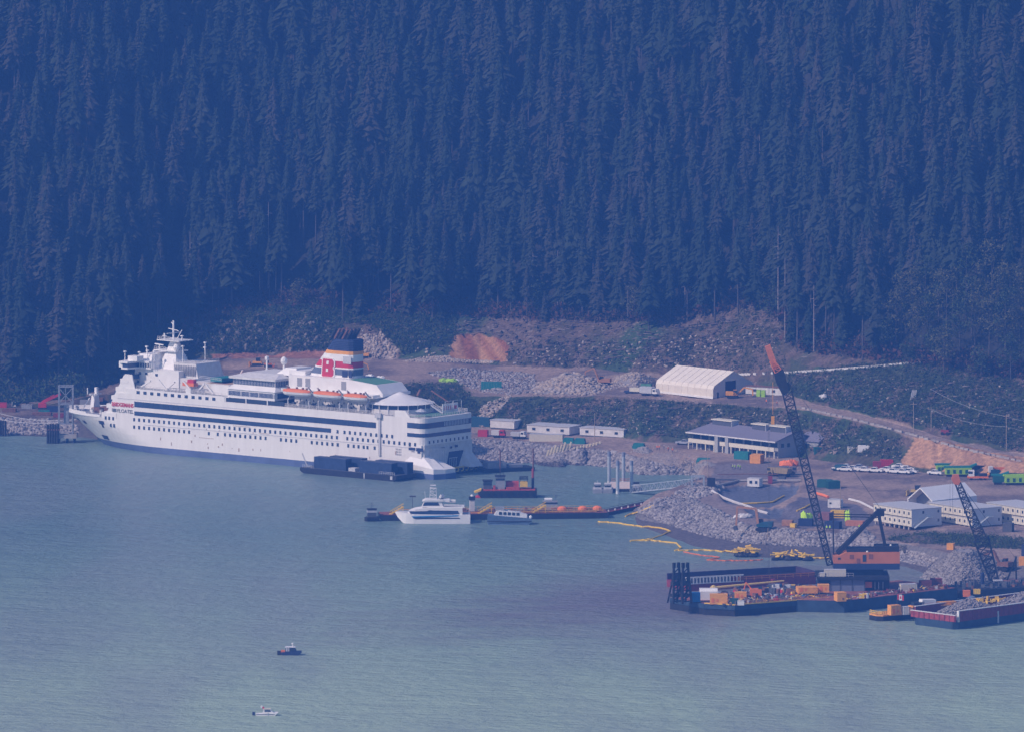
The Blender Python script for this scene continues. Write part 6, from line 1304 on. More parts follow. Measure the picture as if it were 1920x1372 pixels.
def pile(root, cx, cy, rx, ry, hh, z, seed):
    r = random.Random(seed); v = []; f = []; n = 22
    for k in range(7):
        t = k / 6
        for i in range(n): a = 2 * PI * i / n; q = (1 - t) * r.uniform(.9, 1.05); v.append((cx + rx * q * math.cos(a), cy + ry * q * math.sin(a), z + hh * t ** .85 + r.uniform(-.2, .2)))
    for k in range(6):
        for i in range(n): j = (i + 1) % n; f.append((k * n + i, k * n + j, (k + 1) * n + j, (k + 1) * n + i))
    MB().add(v, f).build('gravel_heap', GR, root)
    P = []; 
    for _ in range(900): t = 1 - r.random() ** .5; a = r.uniform(0, 6.28); P.append((cx + rx * (1 - t) * math.cos(a), cy + ry * (1 - t) * math.sin(a), z + hh * t ** .85 + .1))
    scatter('gravel_stones', np.array(P), RNG.uniform(.25, .7, 900) * .6, ROCK, parent=root)
pile(gb, 14, 9, 13, 8, 4.6, 2.6, 1); pile(gb, 44, 9, 20, 8, 5.6, 2.6, 2); MB().box(.2, 73, .4, 17.6, 2.31, 2.5).build('hold_floor', DGREY, gb)
mb = MB(); clutter(mb, 22, 34, 10, 17, 4.5, 30, 8); mb.build('loose_gear', YELLOW, gb, kind='stuff')
# --- second crane
Y2 = 2650.0; S2 = F / Y2
def qz(px, py): return (px - 960) / S2, H - (py - HZ) / S2
A, rz, L = edge((1785, 1128), (1925, 1105)); bb2 = thing('crane_pontoon', 'dark pontoon under the right hand lattice crane', 'barge', Wp(1800, 1122), .35)
MB().box(0, 40, 0, 14, -1, 2.6).build('hull', BLACK, bb2); mb = MB(); clutter(mb, 1, 44, 1, 15, 2.6, 60, 33, hz_=1.8); mb.build('deck_gear', DGREY, bb2, kind='stuff'); mb = MB(); clutter(mb, 1, 44, 1, 8, 2.6, 26, 34); mb.build('rusty_gear', RUST, bb2, kind='stuff')
c2_ = thing('lattice_crane', 'right hand crane with wide black lattice boom and orange boom tip', 'crane', (0, Y2, 0))
mb = MB(); a, b = qz(1868, 1098); c, e = qz(1840, 1010); m1 = Vector((a, 0, b)); m2_ = Vector((c, 0, e)); lattice(mb, m1, m2_, 2.2, 4.6, 7, .5, .26, 1.8, 3.4); c3, e3 = qz(1796, 905); lattice(mb, m2_, (c3, 0, e3), 4.6, 1.9, 12, .42, .22, 3.4, 1.6); mb.build('boom_lattice', BLACK, c2_)
mb = MB().side([qz(1784, 898), qz(1786, 889), qz(1797, 888), qz(1801, 902), qz(1797, 908), qz(1788, 906)], -.9, .9).build('boom_tip', M('tip_orange', (.62, .19, .09)), c2_)
mb = MB(); 
def qb(mb, x0, x1, y0_, y1_, d0, d1_): a, b = qz(x0, y1_); c, e = qz(x1, y0_); return mb.box(a, c, d0, d1_, b, e)
qb(mb, 1880, 1925, 1086, 1108, -3, 3); mb.build('machinery_house', M('pink_brown_house', (.24, .13, .12), .7, .2), c2_); mb = MB(); qb(mb, 1862, 1878, 1086, 1102, -3.4, -1); mb.build('cab', GLASS, c2_); mb = MB()
for x in (1862, 1870, 1877): qb(mb, x, x + 1, 1086, 1102, -3.5, -3.38)
qb(mb, 1861, 1879, 1084.6, 1086.2, -3.6, -.8); mb.build('cab_frame', LGREY, c2_); mb = MB(); qb(mb, 1858, 1925, 1106, 1118, -4, 4); mb.build('undercarriage', BLACK, c2_)
mb = MB(); a, b = qz(1888, 1086); c, e = qz(1905, 1044); mb.bar((a, -1, b), (c, -1, e), .5).bar((a + 3, 1, b), (c, 1, e), .5).bar((c, -1, e), (c, 1, e), .5).build('gantry', BLACK, c2_)
mb = MB(); a, b = qz(1903, 1044)
for tx, ty, y in ((1800, 905, -.5), (1814, 925, .5)): c, e = qz(tx, ty); mb.bar((a, y, b), (c, y, e), .08)
for px in (1781, 1786): a, b = qz(px, 900); c, e = qz(px, 960); mb.bar((a, -.8, b), (c, -.8, e), .07)
mb.build('wire_rope', DGREY, c2_)
boxthing('winch_box', 'small white roofed orange box on the pontoon left of the right hand crane', 'equipment box', 1806, 1118, 3.0, 2.2, 2, 1.8, ORANGE, 0, bb2); boxthing('valve_rack', 'yellow rack standing just left of the right hand crane boom foot', 'rack', 1826, 1113, 3.0, 2.0, 1.4, 1.4, YELLOW, 0, bb2, True)
sc = thing('sheet_scoop', 'dark curved steel scoop lying beside the gravel barge', 'scoop', Wp(1788, 1136, 2.2), .3); MB().side([(0, 0), (8, .3), (7, 2.8), (5.5, 2.2), (4, .9), (1, .6)], 0, 3).build('scoop', M('slate_paint', (.13, .16, .22)), sc)
px_post = thing('mooring_post', 'dark round post standing left of the right hand crane cab', 'post', Wp(1842, 1112, 0), 0); MB().lathe([(.6, -1), (.6, 6.4), (.5, 6.5)], 10).build('post', NAVYP, px_post)
# ------------------------------------------------------------------ the yard
def place(px, py): return GS(px, py)
def obj_rz(pa, pb):
    a, b = place(*pa), place(*pb); d = b - a; return a, math.atan2(d.y, d.x), (b - a).xy.length
SHADEW = M('cream_fabric', (.76, .70, .60), .7, .05, .3)
# large white tent
A, rz, L = obj_rz((1230, 736), (1337, 748)); A.z += .1; W_ = 20.5
tn = thing('fabric_shed', 'large cream white fabric shed on the upper bench beside the trucks', 'shed', A, rz)
prof_ = [(0, 0), (0, 3.4), (.7, 4.6), (W_ / 2, 9.2), (W_ - .7, 4.6), (W_, 3.4), (W_, 0), (W_ - .25, 0), (W_ - .25, 3.3), (W_ - .9, 4.4), (W_ / 2, 8.9), (.9, 4.4), (.25, 3.3), (.25, 0)]
MB().front(prof_, 0, L).build('fabric_roof', SHADEW, tn)
mb = MB(); dl, dr = 6.2, 11.6
mb.front([(.2, 0), (dl, 0), (dl, 5.8), (dr, 5.8), (dr, 0), (W_ - .2, 0), (W_ - .2, 3.3), (W_ - .9, 4.4), (W_ / 2, 8.95), (.9, 4.4), (.2, 3.3)], L - .35, L - .15); mb.build('gable_wall', M('pale_fabric', (.62, .60, .60), .7, .04), tn); MB().front([(.2, 0), (W_ - .2, 0), (W_ - .2, 3.3), (W_ / 2, 8.95), (.2, 3.3)], .1, .3).build('gable_wall', M('pale_fabric', (.62, .60, .60)), tn)
MB().box(L - .6, L - .5, dl, dr, .1, 5.8).build('doorway', M('dark_interior', (.05, .035, .045), .9), tn); MB().box(L - .16, L - .08, 2, 3, 0, 2.2).build('side_door', DGREY, tn); MB().box(-.05, L, -.15, .02, 0, .7).build('base_strip', WHITE, tn)
for i in range(1, 9): MB().front([(-.07, .7), (-.07, 3.4), (.62, 4.7), (W_ / 2, 9.32), (W_ / 2, 9.2), (.7, 4.55), (0, 3.3), (0, .7)], i * L / 9 - .03, i * L / 9 + .03).build('fabric_rib', SHADEW, tn)
# second tent
A, rz, L = obj_rz((1748, 962), (1868, 952)); r = thing('fabric_shed', 'open ended white tent standing behind the white stacked site offices', 'shed', A, rz + .25)
A2 = [(0, 0), (0, 4.2), (5.5, 8.2), (11, 4.2), (11, 0), (10.7, 0), (10.7, 4.0), (5.5, 7.8), (.3, 4.0), (.3, 0)]
MB().front([(y, z) for y, z in A2], 0, 22).build('fabric_roof', WHITE, r); MB().front([(.3, 0), (10.7, 0), (10.7, 4), (5.5, 7.8), (.3, 4)], 4, 4.2).build('inner_wall', GREY, r)
for y in (0, 11): MB().box(-.1, .3, y - .15, y + .15, 0, 4.2).build('corner_post', WHITE2, r)
# stacked site offices
def modular(A, rz, n, label):
    r = thing('site_office_block', label, 'office block', A, rz, 'white stacked site office blocks'); mw, md, mh = 2.6, 12.2, 2.9
    first = None
    for i in range(n):
        for k in range(2):
            if first is None:
                mb = MB().box(.04, mw - .04, .04, md, .3, mh - .06); first = mb.build('module', CREAM, r, loc=(i * mw, 0, k * mh + .3)); w1 = MB().box(.85, 1.5, -.06, .05, 1.2, 2.1).build('window', GLASS, first); e1 = MB().box(0, mw, -.03, 0, mh - .2, mh - .02).box(0, .1, -.03, 0, .3, mh).build('module_frame', LGREY, first)
            else:
                c = first.copy(); C.objects.link(c); c.parent = r; c.location = (i * mw, 0, k * mh + .3)
                for q in (w1, e1): c2 = q.copy(); C.objects.link(c2); c2.parent = c
    ew = MB().box(n * mw - .03, n * mw + .06, .04, md, .4, 2 * mh + .3).build('end_wall', M('pale_wall', (.62, .62, .64), .7, .05), r)
    for y in (4.4, 10.6):
        for z in (1.7, 4.6): MB().box(n * mw + .06, n * mw + .1, y, y + .7, z, z + .9).build('end_window', GLASS, ew)
    MB().box(-.15, n * mw + .2, -.2, md + .2, 2 * mh + .3, 2 * mh + .5).build('flat_roof', LGREY, r)
    st = MB(); st.bar((n * mw + 1, .5, .2), (n * mw + 1, 6, 3.4), .9, .25).bar((n * mw + .4, .5, 1.2), (n * mw + .4, 6, 4.4), .1).bar((n * mw + 1.6, .5, 1.2), (n * mw + 1.6, 6, 4.4), .1).box(n * mw, n * mw + 1.6, 6, 8, 3.2, 3.4); st.build('stair', STEEL, r)
    mb = MB()
    for i in range(n): mb.box(i * mw + .3, i * mw + .9, .3, .9, -.5, .35).box(i * mw + .3, i * mw + .9, 10, 10.6, -.5, .35)
    mb.build('footing', CONC, r, kind='stuff')
for (px, py), n, lab in (((1638, 983), 8, 'nearest white stacked site office block, just right of the crane gantry'), ((1742, 976), 9, 'middle white stacked site office block, in front of the open tent'), ((1850, 974), 8, 'rightmost white stacked site office block at the frame edge')):
    g = place(px, py); g.z = 4.9; modular(g, math.radians(-56), n, lab)
# single storey trailers
def trailer(pa, L, label, W_=3.6, h=3.0, rz=-.52, nwin=3, roof=LGREY):
    g = place(*pa); g.z += .1; r = thing('office_trailer', label, 'trailer', g, rz)
    b_ = MB().box(0, L, 0, W_, .4, h).build('wall', WHITE2, r); MB().box(-.2, L + .2, -.2, W_ + .2, h, h + .2).build('roof', roof, r); MB().box(.1, L - .1, .1, W_ - .1, 0, .4).build('skirt', DGREY, r)
    for i in range(nwin): x = L * (i + .5) / nwin - .7; MB().box(x, x + 1.3, -.06, .04, 1.3, 2.2).build('window', GLASS, b_); MB().box(x - .08, x + 1.38, -.07, .0, 1.16, 1.3).build('sill', LGREY, b_)
trailer((988, 812), 17.5, 'grey roofed white office trailer behind the tan container', W_=9); trailer((1087, 817), 18, 'grey roofed white office trailer right of the other, above the green tanks', W_=6); trailer((919, 803), 10, 'plain windowless white trailer nearest the ship stern', W_=6, nwin=0); trailer((1398, 740), 15, 'long white trailer with brown roof beside the big fabric shed', W_=3, rz=-.5, nwin=2, roof=RUST)
def site_box(name, label, cat, px, py, l, w, h, mat, rz=-.52, ribs=True, extra=None, dz=.05):
    g = place(px, py); g.z += dz; r = cont(name, mat, None, 0, 0, 0, l, w, h, rz, ribs, label, g, cat)
    if extra: extra(r)
    return r
site_box('tan_container', 'long tan container below the left office trailer', 'container', 992, 827, 12.2, 3, 2.6, CREAM, -.22)
site_box('dark_container', 'dark green container tucked behind the ship stern rail', 'container', 880, 800, 7.5, 4, 3.4, M('dark_teal', (.02, .09, .13), .6), -.3); site_box('red_container', 'small red container above the riprap by the ship stern', 'container', 896, 818, 3.4, 2.4, 2.2, RED, -.2)
TG = TEAL
def tank_pair(px, py, label, l=3.6, tilt=0):
    g = place(px, py); r = thing('covered_tank', label, 'tank', g, -.2); MB().side([(0, 0), (l, 0), (l + .2, .9), (l - .2, 1.9), (.3, 2.0), (-.2, .9)], 0, 2.6).build('cover', TG, r); MB().box(-.3, l + .3, -.3, 2.9, -.5, .08).build('base', CONC, r); return r
tank_pair(1056, 831, 'left green covered tank beside the tan container'); tank_pair(1077, 832, 'right green covered tank beside the tan container')
mound('gravel_mound', [(1178, 842), (1196, 838), (1222, 840), (1236, 846), (1222, 854), (1195, 852)], 1.4, 'low gravel mound carrying the green cover nearest the orange clad workers', 'gravel mound', GR, ROCK, 160, .2, .5, 51); tank_pair(1186, 841, 'dark green cover on the gravel mound left of the orange clad workers', 4)
mound('gravel_mound', [(1295, 872), (1310, 866), (1340, 866), (1358, 874), (1345, 886), (1310, 884)], 1.7, 'rounded gravel mound at the shore end of the truss gangway', 'gravel mound', GR, ROCK, 160, .2, .5, 52); tank_pair(1306, 869, 'dark green cover on the rounded mound above the truss gangway', 4.6)
# slanting pale posts on the rocks
ps = [(1024 + i * 5.9, 856 - i * 1.75, 2.6 + (i % 3) * .5) for i in range(8)] + [(1075 + i * 6, 843 - i * 1.3, 1.1) for i in range(9)]
BRT = M('bright_timber', (.85, .74, .50), .35, .06, spec=.6)
pr_ = thing('slanted_rack', 'row of bright slanted yellowish posts standing on the rock shore', 'rack', place(1024, 856), 0); o0 = pr_.location
for px, py, h in ps:
    g = place(px, py) - o0; MB().bar(g + Vector((0, 0, -.2)), g + Vector((h * .34, 0, h)), .55).bar(g + Vector((.55, .6, .2)), g + Vector((.55 + h * .3, .6, h * .8)), .25).build('post', BRT, pr_)
mb = MB(); a, b = place(1024, 852) - o0, place(1062, 843) - o0; mb.bar(a + Vector((0, 1, .4)), b + Vector((0, 1, .4)), .3); mb.build('rail', WOODT, pr_)
# office building with balconies
A, rz, L = obj_rz((1301, 837), (1453, 859)); A.z = max(A.z, 5.2); L = 43; W2 = 19
A = place(1453, 859); A.z = 5.6; rz = math.radians(-47); A = A - Vector((math.cos(rz) * L, math.sin(rz) * L, 0))
of = thing('office_building', 'two storey cream office building with grey roof and three roof monitors', 'building', A, rz)
MB().box(0, L, 1.6, W2, -1, 6.0).build('wall', M('grey_wall', (.36, .37, .37), .8, .06), of)
MB().side([(0, 0), (1, 0), (1, 0)], 0, 0) if False else None
rf = MB().add([(-1, -.6, 5.9), (L + .8, -.6, 5.9), (L + .8, W2 / 2, 8.6), (3, W2 / 2, 8.9), (L + .8, W2 + .8, 5.9), (-1, W2 + .8, 5.9), (-1, -.6, 6.25), (L + .8, -.6, 6.25), (L + .8, W2 / 2, 9.0), (3, W2 / 2, 9.3), (L + .8, W2 + .8, 6.25), (-1, W2 + .8, 6.25)],
    [(6, 7, 8, 9), (9, 8, 10, 11), (6, 9, 11), (0, 1, 7, 6), (4, 5, 11, 10), (0, 6, 11, 5), (1, 2, 8, 7), (2, 4, 10, 8), (0, 3, 2, 1), (3, 5, 4, 2), (0, 5, 3)]).build('roof', M('slate_roof', (.20, .19, .24), .8, .08), of)
MB().front([(0, 5.9), (W2, 5.9), (W2 / 2, 8.6)], L - .1, L + .02).build('gable', M('grey_wall', (.36, .37, .37)), of)
for x0, x1 in ((0, 14), (15.8, 19.2), (20.5, 43)): MB().box(x0, x1, -.5, -.2, 2.7, 4.1).build('balcony_panel', CREAM, of); MB().box(x0, x1, -.2, 1.6, 2.6, 2.75).build('balcony_slab', CONC, of)
for x in np.arange(0, L + .1, 4.3): MB().box(x - .2, x + .2, -.45, -.1, -1, 2.6).build('column', CREAM, of)
for i in range(10):
    x = i * 4.3 + .5; MB().box(x, x + 3.3, 1.5, 1.62, -.4, 2.2).build('window', GLASS if i % 3 else M('dull_glass', (.12, .12, .16), .4), of); MB().box(x, x + 3.3, 1.5, 1.62, 4.0, 5.6).build('window', GLASS, of)
for x in (14.4, 19.6): MB().box(x - .8, x + .8, -.8, 1.7, -1, 6).build('stair_tower', M('grey_wall', (.36, .37, .37)), of)
MB().box(-1.1, L + .9, -.8, -.6, 5.85, 6.3).build('fascia', WHITE2, of)
for x0, x1 in ((4, 14), (24, 31), (33, 41)): m_ = MB().side([(x0, 8.4), (x1, 8.4), (x1, 10.3), (x0, 10.3)], W2 / 2 - 2.0, W2 / 2 + 1).build('roof_monitor', DGREY, rf); MB().box(x0 - .3, x1 + .3, W2 / 2 - 2.4, W2 / 2 + 1.4, 10.3, 10.7).build('monitor_cap', CREAM, m_); MB().box(x1 - .1, x1 + .1, W2 / 2 - 2.2, W2 / 2 + 1.1, 8.4, 10.3).build('monitor_end', LGREY, m_)
for y in (3, 6): MB().box(L, L + .06, y, y + 1.4, 3.8, 5.2).build('gable_window', GLASS, of)
wg = thing('office_annex', 'grey annex wing behind the crane boom, right of the office building', 'building', place(1498, 852) + Vector((0, 3, -.2)), rz + .1); MB().box(0, 9, 0, 11, 0, 5).build('wall', M('grey_wall', (.36, .37, .37)), wg); MB().front([(-.6, 5), (11.6, 5), (5.5, 7.8)], -.5, 9.5).build('roof', M('slate_roof', (.20, .19, .24)), wg); MB().box(9, 9.06, 3, 6, .2, 3).box(2, 5, -.06, 0, 2.6, 4.2).build('window', GLASS, wg)
# vehicles -------------------------------------------------------------
def wheels(parent, xs_, w, r=.4, y0=0.0, name='wheel'):
    f0 = None
    for x in xs_:
        for y in (y0, y0 + w):
            if f0 is None: f0 = MB().bar((0, -.14, 0), (0, .14, 0), r * 2, n=10).build(name, TYRE, parent, loc=(x, y, r))
            else: repeat(f0, [(x, y, r)], parent)
def pickup(label, loc, rz, mat=WHITE):
    r = thing('pickup_truck', label, 'pickup truck', loc, rz, 'pickup trucks parked in the yard row')
    MB().side([(0, .5), (5.6, .5), (5.6, 1.1), (5.4, 1.2), (4.2, 1.25), (2.3, 1.25), (0, 1.2)], 0, 1.95).build('body', mat, r)
    MB().side([(2.05, 1.2), (4.35, 1.2), (3.7, 1.85), (2.3, 1.87)], .1, 1.85).build('cab', mat, r); MB().side([(2.2, 1.27), (4.18, 1.27), (3.66, 1.76), (2.35, 1.78)], .07, 1.88).build('window', GLASS, r)
    MB().box(.1, 1.95, .15, 1.8, 1.15, 1.22).build('bed', DGREY, r); wheels(r, (1.1, 4.5), 1.85, .4, .05)
    MB().box(5.58, 5.63, .15, .5, .85, 1.05).build('headlight', LGREY, r); MB().box(5.58, 5.63, 1.45, 1.8, .85, 1.05).build('headlight', LGREY, r); return r
pk = pickup('white pickup truck at the left end of the yard row, beside the dark van', place(1577 + 24, 883), 2.75)
names = ['second', 'third', 'fourth', 'fifth', 'sixth', 'seventh', 'eighth', 'ninth', 'tenth', 'eleventh', 'twelfth', 'thirteenth']
PKS = [(1604, 879), (1617, 882), (1628, 879), (1638, 884), (1657, 885), (1680, 884), (1692, 887), (1700, 883), (1710, 888), (1722, 887), (1716, 882), (1703, 878)]
SILV = M('silver_paint', (.42, .44, .48), .4, .05)
for i, (px, py) in enumerate(sorted(PKS)):
    dup(pk, place(px, py), 2.75 + random.uniform(-.12, .12), '%s pickup truck, %s from the left in the yard row' % ('silver' if i in (2, 7) else 'white', names[i]), swap={'body': SILV, 'cab': SILV} if i in (2, 7) else None)
dup(pk, place(1288, 833), -.4, 'lone white pickup truck parked left of the cream office building'); dup(pk, place(1266, 833), -.3, 'pale pickup truck farthest left of the cream office building', swap={'body': SILV, 'cab': SILV}); dup(pk, place(1770, 890), 2.6, 'white pickup parked against the left lime green machine')
vn = thing('dark_van', 'dark van with white bonnet at the left end of the parked row', 'van', place(1588, 882), 2.7); MB().side([(0, .4), (5, .4), (5, 1.2), (4.2, 1.3), (3.5, 2.2), (0, 2.3)], 0, 2).build('body', M('dark_teal', (.02, .09, .13)), vn); MB().side([(3.6, 1.3), (4.3, 1.3), (5.02, 1.15), (5.02, .9), (3.6, .9)], -.02, 2.02).build('bonnet', WHITE, vn); wheels(vn, (1, 4), 1.9, .38, .05)
def box_truck(label, px, py, rz, L=7, cabm=WHITE, boxm=WHITE, h=3.2, name='box_truck', cat='truck'):
    r = thing(name, label, cat, place(px, py), rz); MB().box(0, L, 0, 2.4, .6, .95).build('chassis', BLACK, r); MB().box(0, L - 2.2, 0, 2.4, .95, h).build('box', boxm, r); MB().side([(L - 2.0, .6), (L, .6), (L, 1.6), (L - .5, 2.7), (L - 2.0, 2.7)], .05, 2.35).build('cab', cabm, r); MB().side([(L - .44, 1.65), (L - .03, 1.65), (L - .5, 2.6)], 0, 2.4).box(L - 1.7, L - .8, .0, 2.4, 1.7, 2.4).build('windscreen', GLASS, r); wheels(r, (1.2, 2.3, L - 1.1), 2.1, .5, .15); return r
box_truck('service truck with white cab beside the big fabric shed', 1199, 741, -.55, 7.2, boxm=LGREY); box_truck('low cream tank truck second left of the big fabric shed', 1180, 738, -.5, 6.2, boxm=CREAM, h=2.2)
box_truck('white box truck on the track right of the office building', 1608, 852, -.15, 6.4); box_truck('white and red truck behind the rocks near the ship stern', 921, 820, -.2, 5, boxm=WHITE2, cabm=RED, h=2.6); box_truck('grey service truck left of the tan container', 957, 822, -.3, 5.6, boxm=LGREY, h=2.4)
fr = thing('drill_frame', 'dark framed drilling rig parked between the tank truck and the shed', 'rig', place(1198, 735) + Vector((0, 2, 0)), -.4); mb = MB(); lattice(mb, (0, 0, 4.2), (6.5, 0, 4.2), 1.8, 1.8, 5, .18, .12); mb.bar((0, 0, 0), (0, 0, 4), .3).bar((6, 0, 0), (6, 0, 4), .3).build('frame', DGREY, fr); MB().box(1, 5, -.8, .8, .8, 3).build('engine_box', GREEN, fr)
pl = thing('blue_pickup', 'dark blue pickup truck at the left end of the bench trucks', 'pickup truck', place(1170, 738), -.5); MB().side([(0, .5), (5, .5), (5, 1.2), (3.8, 1.3), (3.2, 1.9), (2, 1.9), (1.8, 1.2), (0, 1.2)], 0, 1.9).build('body', NAVYP, pl); wheels(pl, (1, 4), 1.8, .4, .05)
def excavator(label, px, py, rz, mat, s=1.0, reach=((2.2, 1.8), (4.6, 5.2), (8.2, 3.6), (8.8, .6)), house=None):
    g = place(px, py); r = thing('excavator', label, 'excavator', g, rz)
    for y in (-1.6, 1.0): MB().side([(-2.2, .45), (-1.8, 0), (1.8, 0), (2.2, .45), (1.8, .95), (-1.8, .95)], y, y + .6).build('track', BLACK, r)
    MB().side([(-2.6, 1.2), (1.9, 1.2), (1.9, 1.9), (.6, 2.4), (-2.6, 2.6)], -1.5, 1.5).build('house', house or mat, r); MB().side([(.3, 1.3), (1.9, 1.3), (1.9, 2.5), (1.4, 3.2), (.3, 3.2)], -1.5, -.5).build('cab', GLASS, r); MB().box(.2, 1.6, -1.55, -.45, 3.2, 3.3).build('cab_roof', mat, r)
    a, b, c, d = [Vector((x, .2, z)) for x, z in reach]; MB().bar(a, b, .7, .55).bar(b, c, .6, .5).build('boom', mat, r); MB().bar(c, d, .5, .45).build('stick', mat, r); MB().side([(d.x - .5, d.z - .9), (d.x + .5, d.z - 1.1), (d.x + .8, d.z + .1), (d.x - .1, d.z + .4)], -.5, .9).build('bucket', DGREY, r); r.scale = (s,) * 3; return r
BRN = M('dusty_orange', (.42, .22, .12), .8, .15)
excavator('brown armed excavator digging on the rocky point before the basins', 1432, 994, 2.95, BRN, 1.15, ((1.6, 1.9), (2.2, 6.2), (7.6, 6.6), (7.9, 1.0)), M('dark_teal', (.02, .09, .13)))
excavator('orange excavator with dark raised boom on the tan rubble heap', 1132, 722, 2.9, BRN, 1.0, ((1.8, 1.8), (3.6, 6.2), (6.8, 4.8), (7.2, .8)))
excavator('yellow orange excavator before the open gable of the big shed', 1374, 746, -.1, ORANGE2, .95, ((2, 1.8), (4.2, 4.0), (7.4, 3.4), (7.6, .8)))
excavator('small yellow excavator on the brown track above the ship funnel', 683, 671, 3.0, ORANGE2, .7); excavator('yellow excavator half hidden behind the ship funnel base', 660, 696, 0, ORANGE2, .7)
excavator('rust red folded loader arm on the right shore behind the second crane', 1885, 1068, 2.3, RUST, 1.1)
def dozer(label, px, py, rz, mat=YELLOW, s=1.0):
    r = thing('bulldozer', label, 'bulldozer', place(px, py), rz)
    for y in (-1.4, .9): MB().side([(-2, .5), (-1.6, 0), (1.6, 0), (2, .5), (1.4, 1.1), (-1.5, 1.1)], y, y + .5).build('track', BLACK, r)
    MB().box(-1.8, 1.6, -.9, .9, .6, 1.8).build('body', mat, r); MB().box(-1.2, .3, -.8, .8, 1.8, 3.0).build('cab', GLASS, r); MB().box(-1.3, .4, -.9, .9, 3.0, 3.15).build('cab_roof', DGREY, r); MB().side([(2.5, .1), (2.9, 0), (2.8, .9), (3.0, 1.5), (2.7, 1.5), (2.5, .8)], -1.8, 1.8).build('blade', mat, r); MB().bar((0, -1.2, .6), (2.6, -1.2, .5), .25).bar((0, 1.2, .6), (2.6, 1.2, .5), .25).build('push_arm', mat, r); r.scale = (s,) * 3; return r
dozer('dark bulldozer with pale blade alone in the open yard', 1718, 928, 2.9, M('dull_yellow', (.55, .40, .12)), 1.1); dozer('yellow bulldozer on the terrace behind the ship, left one', 482, 686, 3.0, ORANGE2); dozer('orange bulldozer on the terrace behind the ship, right one', 503, 688, 0, ORANGE, .8)
def dump(label, px, py, rz, mat):
    r = thing('dump_truck', label, 'dump truck', place(px, py), rz); MB().side([(0, 1.2), (5.4, 1.2), (6, 3), (-.4, 2.9)], 0, 2.8).build('tipping_body', mat, r); MB().box(6.2, 8.4, .3, 2.5, .9, 2.9).build('cab', mat, r); MB().box(7.2, 8.45, .25, 2.55, 1.9, 2.7).build('windscreen', GLASS, r); MB().box(0, 8.2, .5, 2.3, .7, 1.2).build('chassis', BLACK, r); wheels(r, (1.2, 2.9, 7.2), 2.5, .75, .15)
dump('long grey dump truck below the orange material heap', 1447, 890, -.1, M('dusty_grey', (.17, .15, .17), .85, .2)); dump('dull yellow dump truck partly behind the crane boom', 1484, 893, 2.5, M('dusty_yellow', (.30, .23, .12), .8, .2))
# containers, huts and stores in the yard
site_box('orange_container', 'bright orange container block in front of the office building', 'container', 1406, 868, 3.8, 4.4, 2.9, ORANGE2, -.35)
site_box('green_container', 'blue green container left of the bright orange one', 'container', 1376, 860, 5.6, 2.5, 2.6, TEAL, -.55); site_box('green_skip', 'left dark green open skip in the middle of the yard', 'skip', 1532, 913, 4.6, 3, 2.5, M('deep_green', (.02, .12, .11), .7), -.3); site_box('green_skip', 'right dark green open skip in the middle of the yard', 'skip', 1553, 916, 4.2, 3, 2.5, M('deep_green', (.02, .12, .11)), .25)
site_box('red_container', 'bright red container behind the row of parked pickups', 'container', 1651, 876, 4.4, 2.4, 2.5, RED, 0); site_box('red_container', 'dull red container left of the bright red one, behind the pickups', 'container', 1637, 878, 2.8, 2.4, 2.3, M('dull_red', (.32, .05, .07), .7), 0)
site_box('black_unit', 'tall black cabinet on the rocks at the shore end of the gangway', 'cabinet', 1326, 913, 2.6, 2, 3, BLACK, -.1, False); site_box('site_hut', 'pale blue and white hut beside the upper basin edge', 'hut', 1401, 911, 4.6, 2.6, 2.8, WHITE2, -.5, False, lambda r: MB().box(.9, 1.9, -.06, 0, 1, 2).box(3, 3.9, -.06, 0, 1, 2).build('window', GLASS, r))
site_box('red_cabinet', 'small dark red cabinet right of the pale hut', 'cabinet', 1440, 906, 1.5, 1.3, 2.4, M('dull_red', (.32, .05, .07)), 0, False); site_box('pump_house', 'white pump house with lean post right of the crane boom', 'hut', 1552, 951, 4.4, 3, 2.7, WHITE2, -.35, False, lambda r: MB().box(.6, 1.3, -.06, 0, 1.2, 1.8).build('window', GLASS, r))
site_box('white_shed', 'small cream and green shed on the track right of the office', 'shed', 1589, 850, 3, 2.2, 2.2, CREAM, 0, False); site_box('material_box', 'pale low box left of the cream shed on the track', 'box', 1562, 852, 3.4, 2, 1.2, M('pinkish_box', (.50, .38, .34)), -.2, False); site_box('green_hut', 'dark green hut at the right corner of the office annex', 'hut', 1527, 853, 4, 2.6, 2.6, M('deep_green', (.02, .12, .11)), .1, False)
site_box('lime_booth', 'left lime green toilet booth beside the white bench trailer', 'toilet booth', 1418, 743, 1.4, 1.3, 2.3, LIME, -.3, False); site_box('lime_booth', 'right lime green toilet booth beside the white bench trailer', 'toilet booth', 1427, 744, 1.4, 1.3, 2.3, LIME, -.3, False)
